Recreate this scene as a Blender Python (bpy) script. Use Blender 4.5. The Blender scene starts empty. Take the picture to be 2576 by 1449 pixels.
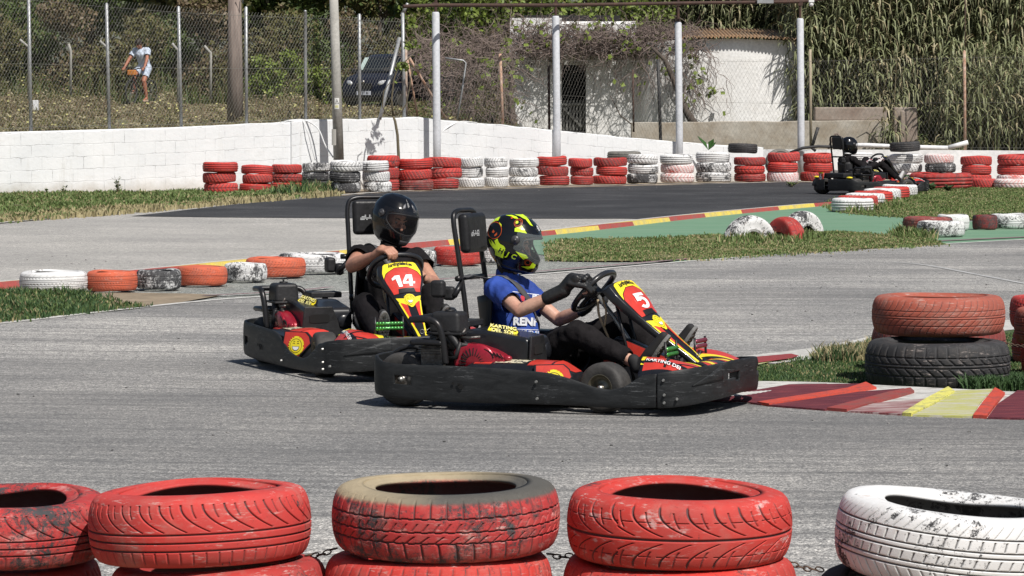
import bpy, bmesh, math, random
import numpy as np
from mathutils import Vector, Matrix, Euler, noise as mnoise
random.seed(7)
R=math.radians; PI=math.pi
scn=bpy.context.scene
COL=scn.collection
# ------------------------------------------------------------------ camera model
F=8587.;CH=1.6;VH=259.
PIT=math.atan((724.5-VH)/F)
def ray(u,v):
    a=(u-1288)/F; b=(724.5-v)/F
    return Vector((a, math.cos(PIT)+b*math.sin(PIT), -math.sin(PIT)+b*math.cos(PIT)))
def G(u,v,z=0.):
    u=float(u);v=float(v)
    d=ray(u,v); t=(z-CH)/d.z; return Vector((0,0,CH))+t*d
def PD(u,v,D):
    u=float(u);v=float(v);D=float(D)
    d=ray(u,v); return Vector((0,0,CH))+(D/d.y)*d
# ------------------------------------------------------------------ materials
class NT:
    def __init__(s,m): s.t=m.node_tree; s.n=s.t.nodes; s.l=s.t.links
    def add(s,ty,**k):
        n=s.n.new(ty)
        for a,b in k.items(): setattr(n,a,b)
        return n
    def link(s,a,b): s.l.new(a,b)
    def noise(s,vec,scale,detail=4,rough=.55,dist=0):
        n=s.add('ShaderNodeTexNoise'); n.inputs['Scale'].default_value=scale; n.inputs['Detail'].default_value=detail
        n.inputs['Roughness'].default_value=rough; n.inputs['Distortion'].default_value=dist
        if vec is not None: s.link(vec,n.inputs['Vector'])
        return n.outputs[0]
    def ramp(s,fac,stops):
        n=s.add('ShaderNodeValToRGB'); e=n.color_ramp.elements
        while len(e)<len(stops): e.new(.5)
        for i,(p,c) in enumerate(stops):
            e[i].position=p; e[i].color=c if len(c)==4 else (*c,1)
        s.link(fac,n.inputs[0]); return n.outputs[0]
    def mix(s,fac,a,b,bt='MIX'):
        n=s.add('ShaderNodeMix',data_type='RGBA',blend_type=bt)
        for k,x in ((0,fac),(6,a),(7,b)):
            if hasattr(x,'is_linked') or hasattr(x,'links'): s.link(x,n.inputs[k])
            elif isinstance(x,(int,float)): n.inputs[k].default_value=x if k==0 else (x,x,x,1)
            else: n.inputs[k].default_value=(*x[:3],1)
        return n.outputs[2]
    def math(s,op,a,b=None):
        n=s.add('ShaderNodeMath',operation=op)
        for k,x in ((0,a),(1,b)):
            if x is None: continue
            if isinstance(x,(int,float)): n.inputs[k].default_value=x
            else: s.link(x,n.inputs[k])
        return n.outputs[0]
    def mapping(s,vec,scale=(1,1,1),rot=(0,0,0),loc=None):
        n=s.add('ShaderNodeMapping'); n.inputs['Scale'].default_value=scale; n.inputs['Rotation'].default_value=rot
        s.link(vec,n.inputs['Vector'])
        if loc is not None: s.link(loc,n.inputs['Location'])
        return n.outputs[0]
def newmat(name):
    m=bpy.data.materials.new(name); m.use_nodes=True
    t=NT(m); b=t.n['Principled BSDF']; return m,t,b
MATS={}
def M(name,col,rough=.6,metal=0.,col2=None,var=.5,scale=6.,lo=.35,hi=.65,bump=0.,bscale=60.,coat=0.,alpha=1.,trans=0.,rnd=False,detail=6,spec=None,stretch=(1,1,1),ior=None):
    if name in MATS: return MATS[name]
    m,t,b=newmat(name)
    tc=t.add('ShaderNodeTexCoord'); vec=tc.outputs['Object']
    if rnd:
        oi=t.add('ShaderNodeObjectInfo'); c=t.add('ShaderNodeCombineXYZ'); r=t.math('MULTIPLY',oi.outputs['Random'],37.)
        t.link(r,c.inputs[0]); t.link(r,c.inputs[1]); vec=t.mapping(vec,loc=c.outputs[0])
    if stretch!=(1,1,1): vec=t.mapping(vec,scale=stretch)
    b.inputs['Base Color'].default_value=(*col,1)
    if col2 is not None:
        n=t.noise(vec,scale,detail,.65); f=t.ramp(n,[(lo,(0,0,0)),(hi,(1,1,1))])
        n2=t.noise(vec,scale*7,3,.6); f2=t.ramp(n2,[(.3,(.75,.75,.75)),(.7,(1.15,1.15,1.15))])
        c=t.mix(f,col,col2); c=t.mix(.6,c,f2,'MULTIPLY'); t.link(c,b.inputs['Base Color'])
    b.inputs['Roughness'].default_value=rough; b.inputs['Metallic'].default_value=metal
    if coat: b.inputs['Coat Weight'].default_value=coat; b.inputs['Coat Roughness'].default_value=.08
    if alpha<1: b.inputs['Alpha'].default_value=alpha
    if trans: b.inputs['Transmission Weight'].default_value=trans
    if ior: b.inputs['IOR'].default_value=ior
    if spec is not None: b.inputs['Specular IOR Level'].default_value=spec
    if bump:
        n=t.noise(vec,bscale,4,.6); bp=t.add('ShaderNodeBump'); bp.inputs['Strength'].default_value=bump; bp.inputs['Distance'].default_value=.01
        t.link(n,bp.inputs['Height']); t.link(bp.outputs[0],b.inputs['Normal'])
    MATS[name]=m; return m
def tyre_mat(name,paint,wear=.2,under=(.03,.03,.032),dirt=.3,streak=None,soft=.06,side=None):
    """painted tyre: paint worn through to rubber in patches, dust in the lower reaches of noise"""
    m,t,b=newmat(name); tc=t.add('ShaderNodeTexCoord'); oi=t.add('ShaderNodeObjectInfo')
    c=t.add('ShaderNodeCombineXYZ'); r=t.math('MULTIPLY',oi.outputs['Random'],37.)
    for k in (0,1,2): t.link(r,c.inputs[k])
    vec=t.mapping(tc.outputs['Object'],loc=c.outputs[0])
    big=t.noise(vec,4.2,3,.5); fine=t.noise(vec,22.,8,.8,.5); fine2=t.noise(vec,110.,4,.8)
    s=t.math('ADD',t.math('MULTIPLY',big,.42),t.math('MULTIPLY',fine,.62)); s=t.math('ADD',s,t.math('MULTIPLY',fine2,.30))
    th=.50+ (wear-.0)*.30        # wear 0 -> nearly none, 1 -> nearly all
    f=t.ramp(s,[(max(0,th-soft),(1,1,1)),(min(1,th+soft*.3),(0,0,0))])
    # paint hue variation + dust
    pv=t.noise(vec,5.,5,.6); pc=t.mix(t.ramp(pv,[(.35,(0,0,0)),(.7,(1,1,1))]),paint,tuple(min(1,x*.72+.02) for x in paint))
    dn=t.noise(vec,9.,7,.7); pc=t.mix(t.math('MULTIPLY',t.ramp(dn,[(.5,(0,0,0)),(.75,(1,1,1))]),dirt),pc,(.30,.25,.21))
    # grime low down on the tread
    sep=t.add('ShaderNodeSeparateXYZ'); t.link(tc.outputs['Object'],sep.inputs[0])
    zz=t.math('ADD',sep.outputs[2],t.math('MULTIPLY',dn,.10)); g=t.ramp(zz,[(.03,(1,1,1)),(.10,(0,0,0))])
    pc=t.mix(t.math('MULTIPLY',g,.45*min(1,dirt*2)),pc,(.13,.09,.07))
    if streak: 
        sn=t.noise(t.mapping(vec,scale=(1,1,3)),7.,6,.7); pc=t.mix(t.ramp(sn,[(.58,(0,0,0)),(.66,(.7,.7,.7))]),pc,streak)
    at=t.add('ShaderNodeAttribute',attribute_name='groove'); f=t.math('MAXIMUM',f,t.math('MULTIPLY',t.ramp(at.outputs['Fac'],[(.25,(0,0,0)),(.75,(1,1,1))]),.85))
    scr=t.noise(t.mapping(vec,scale=(9,9,60)),2.,4,.8); pc=t.mix(t.math('MULTIPLY',t.math('MULTIPLY',t.ramp(scr,[(.56,(0,0,0)),(.66,(1,1,1))]),t.ramp(t.noise(vec,6.,3,.6),[(.45,(0,0,0)),(.60,(1,1,1))])),.6),pc,(.58,.50,.46))
    uv=t.noise(vec,20.,4,.6); uc=t.mix(uv,under,tuple(x*2.2+.02 for x in under))
    col=t.mix(f,pc,uc)
    if side:
        ln=t.add('ShaderNodeVectorMath',operation='LENGTH'); cx=t.add('ShaderNodeCombineXYZ'); t.link(sep.outputs[0],cx.inputs[0]); t.link(sep.outputs[1],cx.inputs[1]); t.link(cx.outputs[0],ln.inputs[0])
        e=t.math('ADD',t.math('MULTIPLY',sep.outputs[2],1.0),t.math('MULTIPLY',t.math('SUBTRACT',fine,.5),.02)); msk=t.ramp(e,[(.158,(0,0,0)),(.168,(1,1,1))])
        lh=t.ramp(t.math('ADD',t.math('ADD',sep.outputs[1],t.math('MULTIPLY',sep.outputs[0],.45)),t.math('MULTIPLY',big,.25)),[(.0,(0,0,0)),(.25,(1,1,1))]); sc=t.mix(lh,side[0],side[1]); col=t.mix(msk,col,sc)
    t.link(col,b.inputs['Base Color'])
    b.inputs['Roughness'].default_value=.72; b.inputs['Specular IOR Level'].default_value=.28
    bp=t.add('ShaderNodeBump'); bp.inputs['Strength'].default_value=.5; bp.inputs['Distance'].default_value=.004
    h=t.math('SUBTRACT',t.math('MULTIPLY',fine,.5),t.math('MULTIPLY',f,.5)); t.link(h,bp.inputs['Height']); t.link(bp.outputs[0],b.inputs['Normal'])
    MATS[name]=m; return m
# ------------------------------------------------------------------ mesh builder
class MB:
    def __init__(s): s.v=[];s.f=[];s.m=[];s.cur=0
    def face(s,pts):
        n=len(s.v); s.v+=[tuple(p) for p in pts]; s.f.append(tuple(range(n,n+len(pts)))); s.m.append(s.cur); return s
    def raw(s,vs,fs):
        n=len(s.v); s.v+=[tuple(p) for p in vs]; s.f+=[tuple(i+n for i in f) for f in fs]; s.m+=[s.cur]*len(fs); return s
    def box(s,c,d,rot=None,taper=1.):
        x,y,z=d[0]/2,d[1]/2,d[2]/2; vs=[]
        for k,(a,b,e) in enumerate([(-1,-1,-1),(1,-1,-1),(1,1,-1),(-1,1,-1),(-1,-1,1),(1,-1,1),(1,1,1),(-1,1,1)]):
            q=taper if e>0 else 1
            p=Vector((a*x*q,b*y*q,e*z))
            if rot is not None: p=rot@p
            vs.append(p+Vector(c))
        return s.raw(vs,[(0,3,2,1),(4,5,6,7),(0,1,5,4),(1,2,6,5),(2,3,7,6),(3,0,4,7)])
    def tube(s,path,r,n=8,cap=True,closed=False,up=None,flat=1.):
        path=[Vector(p) for p in path]; N=len(path); rr=r if hasattr(r,'__len__') else [r]*N
        rings=[];prev=None
        for i,p in enumerate(path):
            if closed: t=path[(i+1)%N]-path[i-1]
            else: t=path[min(i+1,N-1)]-path[max(i-1,0)]
            if t.length<1e-9: t=Vector((0,0,1))
            t.normalize()
            if prev is None:
                a=Vector(up) if up else (Vector((0,0,1)) if abs(t.z)<.9 else Vector((1,0,0)))
            else: a=prev
            a=(a-t*a.dot(t)); 
            if a.length<1e-6: a=t.orthogonal()
            a.normalize(); b=t.cross(a); prev=a
            rings.append([p+(a*math.cos(2*PI*k/n)*flat+b*math.sin(2*PI*k/n))*rr[i] for k in range(n)])
        vs=[q for g in rings for q in g]; fs=[]
        for i in range(N if closed else N-1):
            j=(i+1)%N
            for k in range(n): fs.append((i*n+k,i*n+(k+1)%n,j*n+(k+1)%n,j*n+k))
        if cap and not closed: fs.append(tuple(range(n))[::-1]); fs.append(tuple((N-1)*n+k for k in range(n)))
        return s.raw(vs,fs)
    def cyl(s,c0,c1,r0,r1=None,n=16,cap=True):
        return s.tube([c0,c1],[r0,r0 if r1 is None else r1],n,cap)
    def sphere(s,c,r,n=12,m=8,rot=None):
        r=r if hasattr(r,'__len__') else (r,r,r); vs=[]
        for i in range(m+1):
            a=-PI/2+PI*i/m
            for k in range(n):
                b=2*PI*k/n; p=Vector((math.cos(a)*math.cos(b)*r[0],math.cos(a)*math.sin(b)*r[1],math.sin(a)*r[2]))
                if rot is not None: p=rot@p
                vs.append(p+Vector(c))
        fs=[(i*n+k,i*n+(k+1)%n,(i+1)*n+(k+1)%n,(i+1)*n+k) for i in range(m) for k in range(n)]
        return s.raw(vs,fs)
    def grid(s,fn,nu,nv,u0=0,u1=1,v0=0,v1=1,hole=None):
        vs=[fn(u0+(u1-u0)*i/nu,v0+(v1-v0)*j/nv) for i in range(nu+1) for j in range(nv+1)]
        fs=[]
        for i in range(nu):
            for j in range(nv):
                if hole and hole(u0+(u1-u0)*(i+.5)/nu,v0+(v1-v0)*(j+.5)/nv): continue
                a=i*(nv+1)+j; fs.append((a,a+nv+1,a+nv+2,a+1))
        return s.raw(vs,fs)
    def extrude(s,poly,h,axis='z',base=0.):
        """closed 2D polygon extruded; axis z: (x,y)->z ; y: (x,z)->y ; x:(y,z)->x"""
        def P(a,b,c): return (a,b,c) if axis=='z' else ((a,c,b) if axis=='y' else (c,a,b))
        n=len(poly); vs=[P(a,b,base) for a,b in poly]+[P(a,b,base+h) for a,b in poly]
        return s.raw(vs,[tuple(range(n))[::-1],tuple(range(n,2*n))]+[(i,(i+1)%n,n+(i+1)%n,n+i) for i in range(n)])
    def build(s,name,mat,parent=None,smooth=False,bevel=0.,solid=0.,sub=0,loc=None,rz=None,merge=False):
        me=bpy.data.meshes.new(name); me.from_pydata(s.v,[],s.f); 
        mats=mat if isinstance(mat,(list,tuple)) else [mat]
        for q in mats: me.materials.append(q)
        if len(mats)>1: me.polygons.foreach_set('material_index',s.m)
        bm=bmesh.new(); bm.from_mesh(me)
        bmesh.ops.remove_doubles(bm,verts=bm.verts,dist=1e-5) if merge or smooth or solid or sub else None
        bmesh.ops.recalc_face_normals(bm,faces=bm.faces)
        bm.to_mesh(me); bm.free()
        if smooth: me.polygons.foreach_set('use_smooth',[True]*len(me.polygons))
        me.update()
        o=bpy.data.objects.new(name,me); COL.objects.link(o)
        if parent is not None: o.parent=parent
        if loc is not None: o.location=loc
        if rz is not None: o.rotation_euler=(0,0,rz)
        if solid: 
            md=o.modifiers.new('s','SOLIDIFY'); md.thickness=solid; md.offset=0
        if bevel:
            md=o.modifiers.new('b','BEVEL'); md.width=bevel; md.segments=3; md.limit_method='ANGLE'; md.angle_limit=R(35)
            if not smooth:
                me.polygons.foreach_set('use_smooth',[True]*len(me.polygons))
            md.harden_normals=True
        if sub:
            md=o.modifiers.new('u','SUBSURF'); md.levels=sub; md.render_levels=sub
        return o
def tag(o,label=None,cat=None,group=None,kind=None):
    if label: o['label']=label
    if cat: o['category']=cat
    if group: o['group']=group
    if kind: o['kind']=kind
    return o
def empty(name,loc,label,cat,rz=0.,group=None):
    o=bpy.data.objects.new(name,None); o.empty_display_size=.1; COL.objects.link(o); o.location=loc; o.rotation_euler=(0,0,rz)
    return tag(o,label,cat,group)
def bake(o,smooth=True):
    """apply modifiers into a plain mesh"""
    dg=bpy.context.evaluated_depsgraph_get(); dg.update(); e=o.evaluated_get(dg)
    me=bpy.data.meshes.new_from_object(e); o.modifiers.clear(); old=o.data; o.data=me
    if smooth: me.polygons.foreach_set('use_smooth',[True]*len(me.polygons))
    return o
def blob(prims,name,mat,parent,voxel=.007,smooth=3,nz=0.,nsc=9.,cut=None,seed=0.,stretch=(1,1,1)):
    """one continuous surface from tapered capsules and ellipsoids"""
    mb=MB()
    for p in prims:
        if p[0]=='c':
            a,b=Vector(p[1]),Vector(p[2]); r0,r1=p[3],p[4]; L=max((b-a).length,1e-4); t=(b-a)/L; path=[];rr=[]
            for k in range(5): 
                q=PI/2*(1-k/4.); path.append(a-t*r0*math.sin(q)); rr.append(max(r0*math.cos(q),1e-4))
            for k in range(1,5): 
                q=PI/2*k/4.; path.append(b+t*r1*math.sin(q)); rr.append(max(r1*math.cos(q),1e-4))
            path.insert(5,b); rr.insert(5,r1)
            mb.tube(path,rr,14)
        elif p[0]=='e': mb.sphere(p[1],p[2],16,12,p[3] if len(p)>3 else None)
        elif p[0]=='b': mb.box(p[1],p[2],p[3] if len(p)>3 else None)
    o=mb.build(name,mat,parent,merge=True)
    md=o.modifiers.new('r','REMESH'); md.mode='VOXEL'; md.voxel_size=voxel; md.use_smooth_shade=True
    bake(o); bm=bmesh.new(); bm.from_mesh(o.data)
    for k in range(smooth): bmesh.ops.smooth_vert(bm,verts=bm.verts,factor=.5,use_axis_x=True,use_axis_y=True,use_axis_z=True)
    if cut:
        dl=[v for v in bm.verts if cut(v.co)]; bmesh.ops.delete(bm,geom=dl,context='VERTS')
    if nz:
        bm.normal_update()
        for v in bm.verts:
            q=Vector((v.co.x*stretch[0],v.co.y*stretch[1],v.co.z*stretch[2]))*nsc+Vector((seed,seed,0))
            w=1-abs(mnoise.noise(q))*2.2; w2=mnoise.noise(q*2.3)
            v.co+=v.normal*(nz*(w*.7+w2*.6))
    for f in bm.faces: f.smooth=True
    bm.to_mesh(o.data); bm.free(); return o
def poly_mesh2d(poly,step=.02):
    """2D polygon triangulated and cut on a grid so that it can follow a curved surface"""
    bm=bmesh.new(); vs=[bm.verts.new((p[0],p[1],0)) for p in poly]; f=bm.faces.new(vs)
    bmesh.ops.triangulate(bm,faces=[f])
    grid_cut(bm,step); return bm
def grid_cut(bm,step):
    xs=[v.co.x for v in bm.verts]; ys=[v.co.y for v in bm.verts]
    for ax,a,b in ((0,min(xs),max(xs)),(1,min(ys),max(ys))):
        n=int((b-a)/step)
        for k in range(1,n+1):
            co=[0,0,0]; no=[0,0,0]; co[ax]=a+(b-a)*k/(n+1); no[ax]=1
            bmesh.ops.bisect_plane(bm,geom=bm.verts[:]+bm.edges[:]+bm.faces[:],plane_co=co,plane_no=no,dist=1e-6)
def text_bm(txt,size=1.,bold=.0,shear=0.,space=1.,align='CENTER'):
    cu=bpy.data.curves.new('t','FONT'); cu.body=txt; cu.size=size; cu.offset=bold*size; cu.shear=shear; cu.space_character=space
    cu.align_x=align; cu.align_y='CENTER'; cu.resolution_u=3
    o=bpy.data.objects.new('t',cu); COL.objects.link(o); dg=bpy.context.evaluated_depsgraph_get(); dg.update()
    me=bpy.data.meshes.new_from_object(o.evaluated_get(dg)); bpy.data.objects.remove(o); bpy.data.curves.remove(cu)
    bm=bmesh.new(); bm.from_mesh(me); bmesh.ops.triangulate(bm,faces=bm.faces[:]); bpy.data.meshes.remove(me); return bm
def put(mb,bm,fn):
    """append a 2D bmesh to a builder through a mapping (x,y)->3D"""
    bm.verts.index_update(); vs=[fn(v.co.x,v.co.y) for v in bm.verts]; fs=[tuple(v.index for v in f.verts) for f in bm.faces]
    mb.raw(vs,fs); bm.free()
def disc(n,r,ry=None,c=(0,0),a0=0.,spike=0.):
    ry=ry or r
    return [(c[0]+(r*(1+(spike if k%2 else 0)))*math.cos(a0+2*PI*k/n),c[1]+(ry*(1+(spike if k%2 else 0)))*math.sin(a0+2*PI*k/n)) for k in range(n)]
# ------------------------------------------------------------------ tyres
RED=(.56,.045,.035); RED2=(.42,.035,.03); ORG=(.62,.13,.065); WHT=(.80,.80,.80); BLK=(.028,.028,.03); BRICK=(.40,.10,.065)
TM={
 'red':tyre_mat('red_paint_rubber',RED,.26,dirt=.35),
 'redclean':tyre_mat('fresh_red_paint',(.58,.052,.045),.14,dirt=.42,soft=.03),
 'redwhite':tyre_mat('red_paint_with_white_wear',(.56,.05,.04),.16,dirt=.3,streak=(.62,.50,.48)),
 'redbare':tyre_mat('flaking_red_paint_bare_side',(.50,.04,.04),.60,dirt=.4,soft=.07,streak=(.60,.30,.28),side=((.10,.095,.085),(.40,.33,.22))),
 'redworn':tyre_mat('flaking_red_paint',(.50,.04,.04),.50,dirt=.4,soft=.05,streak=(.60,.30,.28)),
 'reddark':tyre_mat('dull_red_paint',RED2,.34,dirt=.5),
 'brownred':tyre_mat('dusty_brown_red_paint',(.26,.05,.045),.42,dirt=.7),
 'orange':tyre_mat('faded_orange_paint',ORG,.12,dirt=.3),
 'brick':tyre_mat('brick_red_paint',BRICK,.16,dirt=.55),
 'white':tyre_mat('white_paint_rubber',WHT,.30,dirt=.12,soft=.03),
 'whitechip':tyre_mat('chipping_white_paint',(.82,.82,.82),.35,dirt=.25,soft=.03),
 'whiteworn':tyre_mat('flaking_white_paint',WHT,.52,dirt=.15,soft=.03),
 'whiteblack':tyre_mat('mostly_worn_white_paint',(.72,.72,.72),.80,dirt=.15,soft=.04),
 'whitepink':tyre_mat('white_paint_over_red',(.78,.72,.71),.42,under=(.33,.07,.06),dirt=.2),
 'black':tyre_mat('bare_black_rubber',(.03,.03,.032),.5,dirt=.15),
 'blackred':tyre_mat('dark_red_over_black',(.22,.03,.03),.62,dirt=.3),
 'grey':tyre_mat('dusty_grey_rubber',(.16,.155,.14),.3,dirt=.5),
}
def tread(kind,s,w):
    """s arc length (m), w in -1..1 ; returns groove depth 0..1"""
    d=np.zeros_like(s)
    def line(x,c,h): return np.clip(1.25-np.abs(x-c)/h,0,1)
    def rep(s,p): return (s/p-np.floor(s/p)-.5)*p
    if kind=='sweep':
        for c in (-.02,-.30,-.58): d=np.maximum(d,line(w,c,.035))
        up=(w>.05)&(w<.98); q=s-.10*np.power(np.clip(.95-w,0,1),2.0)
        d=np.maximum(d,np.where(up&(w>.06),line(rep(q,.062),0,.0035),0)*.9)
        q2=s+.031-.06*np.power(np.clip(.95-w,0,1),2.0)
        d=np.maximum(d,np.where((w>.52)&(w<.95),line(rep(q2,.062),0,.003),0)*.7)
        d=np.maximum(d,np.where(w<-.63,line(rep(s,.036),0,.0032),0)*.6)
    elif kind=='block':
        for c in (.45,-.02,-.42): d=np.maximum(d,line(w,c+.012*np.sign(np.sin(s*170)),.035))
        d=np.maximum(d,np.where(w>.47,line(rep(s,.045),0,.0035),0)*.8)
        d=np.maximum(d,np.where(w<-.45,line(rep(s+.01*w,.048),0,.0038),0)*.9)
        d=np.maximum(d,np.where((w<.43)&(w>0.02),line(rep(s-w*.06,.030),0,.003),0)*.7*(w<.30))
        d=np.maximum(d,np.where((w<-.04)&(w>-.42),line(rep(s-w*.10,.040),0,.0036),0)*.8*(w<-.16))
    elif kind=='vee':
        for c in (-.06,): d=np.maximum(d,line(w,c,.05))
        a=np.abs(w+.06); q=s-.12*np.power(np.clip(1-a,0,1),2.2)*1.0
        d=np.maximum(d,np.where(a>.13,line(rep(q,.078),0,.0042),0))
        q=s+.039-.05*np.power(np.clip(1-a,0,1),2); d=np.maximum(d,np.where((a>.40)&(a<.95),line(rep(q,.078),0,.003),0)*.7)
        d=np.maximum(d,np.where((a>.25)&(np.abs(rep(s*1.,.052))<.018),line(a,.60,.02),0)*.7)
    elif kind=='rib':
        for c in (.62,.22,.05,-.32,-.50): d=np.maximum(d,line(w,c,.030))
        d=np.maximum(d,np.where((w<.55)&(w>.26),line(rep(s-w*.02,.034),0,.003),0)*.8)
        d=np.maximum(d,np.where((w<-.02)&(w>-.28),line(rep(s-w*.03,.034),0,.003),0)*.8)
        d=np.maximum(d,np.where((w>.66),line(rep(s-w*.08,.032),0,.0025),0)*.6)
        d=np.maximum(d,np.where((w<-.55),line(rep(s+w*.05,.036),0,.003),0)*.6)
    elif kind=='truck':
        for c in (.50,.14,-.02,-.44): d=np.maximum(d,line(w,c,.035))
        d=np.maximum(d,np.where(w>.52,line(rep(s,.046),0,.004),0))
        d=np.maximum(d,np.where((w<.46)&(w>.16),line(rep(s+w*.09,.046),0,.0045),0))
        d=np.maximum(d,np.where((w<-.06)&(w>-.42),line(rep(s+w*.09,.046),0,.0045),0))
        d=np.maximum(d,np.where(w<-.48,line(rep(s,.046),0,.004),0))
    elif kind=='leaf':
        for c in (.38,.05,-.10,-.52): d=np.maximum(d,line(w,c,.022)*.8)
        d=np.maximum(d,np.where(w>.05,line(rep(s+.05*(1-w)**2,.036),0,.003),0)*.8)
        d=np.maximum(d,np.where(w<-.12,line(rep(s-.07*(1+w)**1.5,.036),0,.003),0)*.8)
    elif kind=='ribfar':
        for c in (.5,.0,-.5): d=np.maximum(d,line(w,c,.09))
        d=np.maximum(d,np.where(np.abs(w)>.5,line(rep(s,.06),0,.010),0)*.5)
    elif kind=='blockfar':
        for c in (.55,.18,-.18,-.55): d=np.maximum(d,line(w,c,.07))
        d=np.maximum(d,line(rep(s+.04*w,.065),0,.011)*.9)
    elif kind=='veefar':
        for c in (.0,): d=np.maximum(d,line(w,c,.09))
        d=np.maximum(d,line(rep(s-.06*np.abs(w),.075),0,.011)*.9)
    return d
def tyre_mesh(name,Ro=.3,H=.2,kind='ribfar',nu=120,nt=20,bead=.62,warp=0.,seed=0,depth=.007,bulge=1.):
    rng=np.random.RandomState(seed)
    tw=np.linspace(-1,1,nt+1); rt=Ro-.012*tw**2-.004*tw**6; zt=tw*H*.40
    top=[(Ro-.024,.445),(Ro-.036,.470),(Ro-.052,.482),(Ro-.070,.488*bulge),(Ro-.088,.484*bulge),(Ro*bead+.036,.452),(Ro*bead+.031,.466),(Ro*bead+.024,.466),(Ro*bead+.018,.440),(Ro*bead+.009,.432),(Ro*bead+.001,.42),(Ro*bead-.002,.40),(Ro*bead+.004,.36),(Ro-.070,.43),(Ro-.035,.40),(Ro-.022,.25),(Ro-.018,.0)]
    prof=[(r,z,w,1) for r,z,w in zip(rt,zt,tw)]+[(r,z*H,1,0) for r,z in top]+[(r,-z*H,-1,0) for r,z in top[-2::-1]]
    pr=np.array([p[0] for p in prof]); pz=np.array([p[1] for p in prof]); pw=np.array([p[2] for p in prof]); pm=np.array([p[3] for p in prof])
    th=np.linspace(0,2*PI,nu,endpoint=False); T,Wd=np.meshgrid(th,pw,indexing='ij'); S=T*Ro
    circ=2*PI*Ro; S=S  
    d=tread(kind,S,Wd)*pm[None,:]
    rr=np.broadcast_to(pr,T.shape).copy()-d*depth
    zz=np.broadcast_to(pz,T.shape).copy()
    a1,a2,a3=rng.rand(3)*6.28
    out=1+0*T
    rr*=1+ .010*warp*np.cos(2*T+a1)+.006*warp*np.cos(3*T+a2)
    inner=np.clip((Ro-pr)/(Ro*.38),0,1)[None,:]
    zz+= .012*warp*np.cos(2*T+a2)*(.4+inner)+.008*warp*np.cos(3*T+a3)*inner
    zz*= 1+.05*warp*np.cos(T+a3)
    X=rr*np.cos(T);Y=rr*np.sin(T)
    n=len(prof); V=np.stack([X,Y,zz+H/2],-1).reshape(-1,3)
    i=np.arange(nu)[:,None]; j=np.arange(n)[None,:]; i2=(i+1)%nu; j2=(j+1)%n
    Fc=np.stack([np.broadcast_to(x,(nu,n)) for x in (i*n+j,i2*n+j,i2*n+j2,i*n+j2)],-1).reshape(-1,4)
    me=bpy.data.meshes.new(name); me.vertices.add(len(V)); me.vertices.foreach_set('co',V.ravel())
    me.loops.add(Fc.size); me.loops.foreach_set('vertex_index',Fc.ravel().astype(np.int32))
    me.polygons.add(len(Fc)); me.polygons.foreach_set('loop_start',np.arange(0,Fc.size,4,dtype=np.int32)); me.polygons.foreach_set('loop_total',np.full(len(Fc),4,dtype=np.int32))
    me.polygons.foreach_set('use_smooth',[True]*len(Fc)); me.update(calc_edges=True); me.validate()
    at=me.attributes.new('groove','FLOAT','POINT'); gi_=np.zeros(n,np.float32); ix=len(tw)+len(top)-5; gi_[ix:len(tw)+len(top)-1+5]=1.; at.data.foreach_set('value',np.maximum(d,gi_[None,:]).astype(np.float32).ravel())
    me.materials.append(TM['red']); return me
def place_tyre(me,loc,mat,label,rz=None,tilt=(0,0),group=None,scale=1.,sz=1.,full=None):
    o=bpy.data.objects.new('tyre',me); COL.objects.link(o); o.location=loc
    rz=random.uniform(0,6.28) if rz is None else rz
    if full is not None: o.rotation_euler=full
    else: o.rotation_mode='XYZ'; o.rotation_euler=(Matrix.Rotation(tilt[0],3,'X')@Matrix.Rotation(tilt[1],3,'Y')@Matrix.Rotation(rz,3,'Z')).to_euler()
    o.scale=(scale,scale,sz)
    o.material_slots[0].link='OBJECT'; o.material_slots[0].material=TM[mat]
    return tag(o,label,'tyre',group)
FAR=[tyre_mesh('tyre_far',.3,.2,k,108,16,.62,w,s,.014) for k,w,s in (('ribfar',.3,1),('blockfar',.4,2),('veefar',.4,3),('ribfar',.8,4),('blockfar',.7,5))]
MID=[tyre_mesh('tyre_mid',.3,.2,k,220,40,.62,w,s,.009) for k,w,s in (('rib',.4,6),('leaf',.4,7),('block',.5,8),('sweep',.5,9))]
ORD=['first','second','third','fourth','fifth','sixth','seventh','eighth','ninth','tenth','eleventh','twelfth','thirteenth','fourteenth','fifteenth','sixteenth','seventeenth','eighteenth','nineteenth','twentieth','twenty-first','twenty-second','twenty-third','twenty-fourth','twenty-fifth','twenty-sixth','twenty-seventh']
CW={'red':'red painted','redclean':'bright red','redwhite':'scuffed red','redworn':'flaking red','redbare':'flaking red','reddark':'dull red','brownred':'dusty brown-red','orange':'faded orange','brick':'brick red','white':'white painted','whiteworn':'chipped white','whiteblack':'black and white worn','whitepink':'pinkish white','black':'bare black','blackred':'dark red and black','grey':'dusty grey'}
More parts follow.
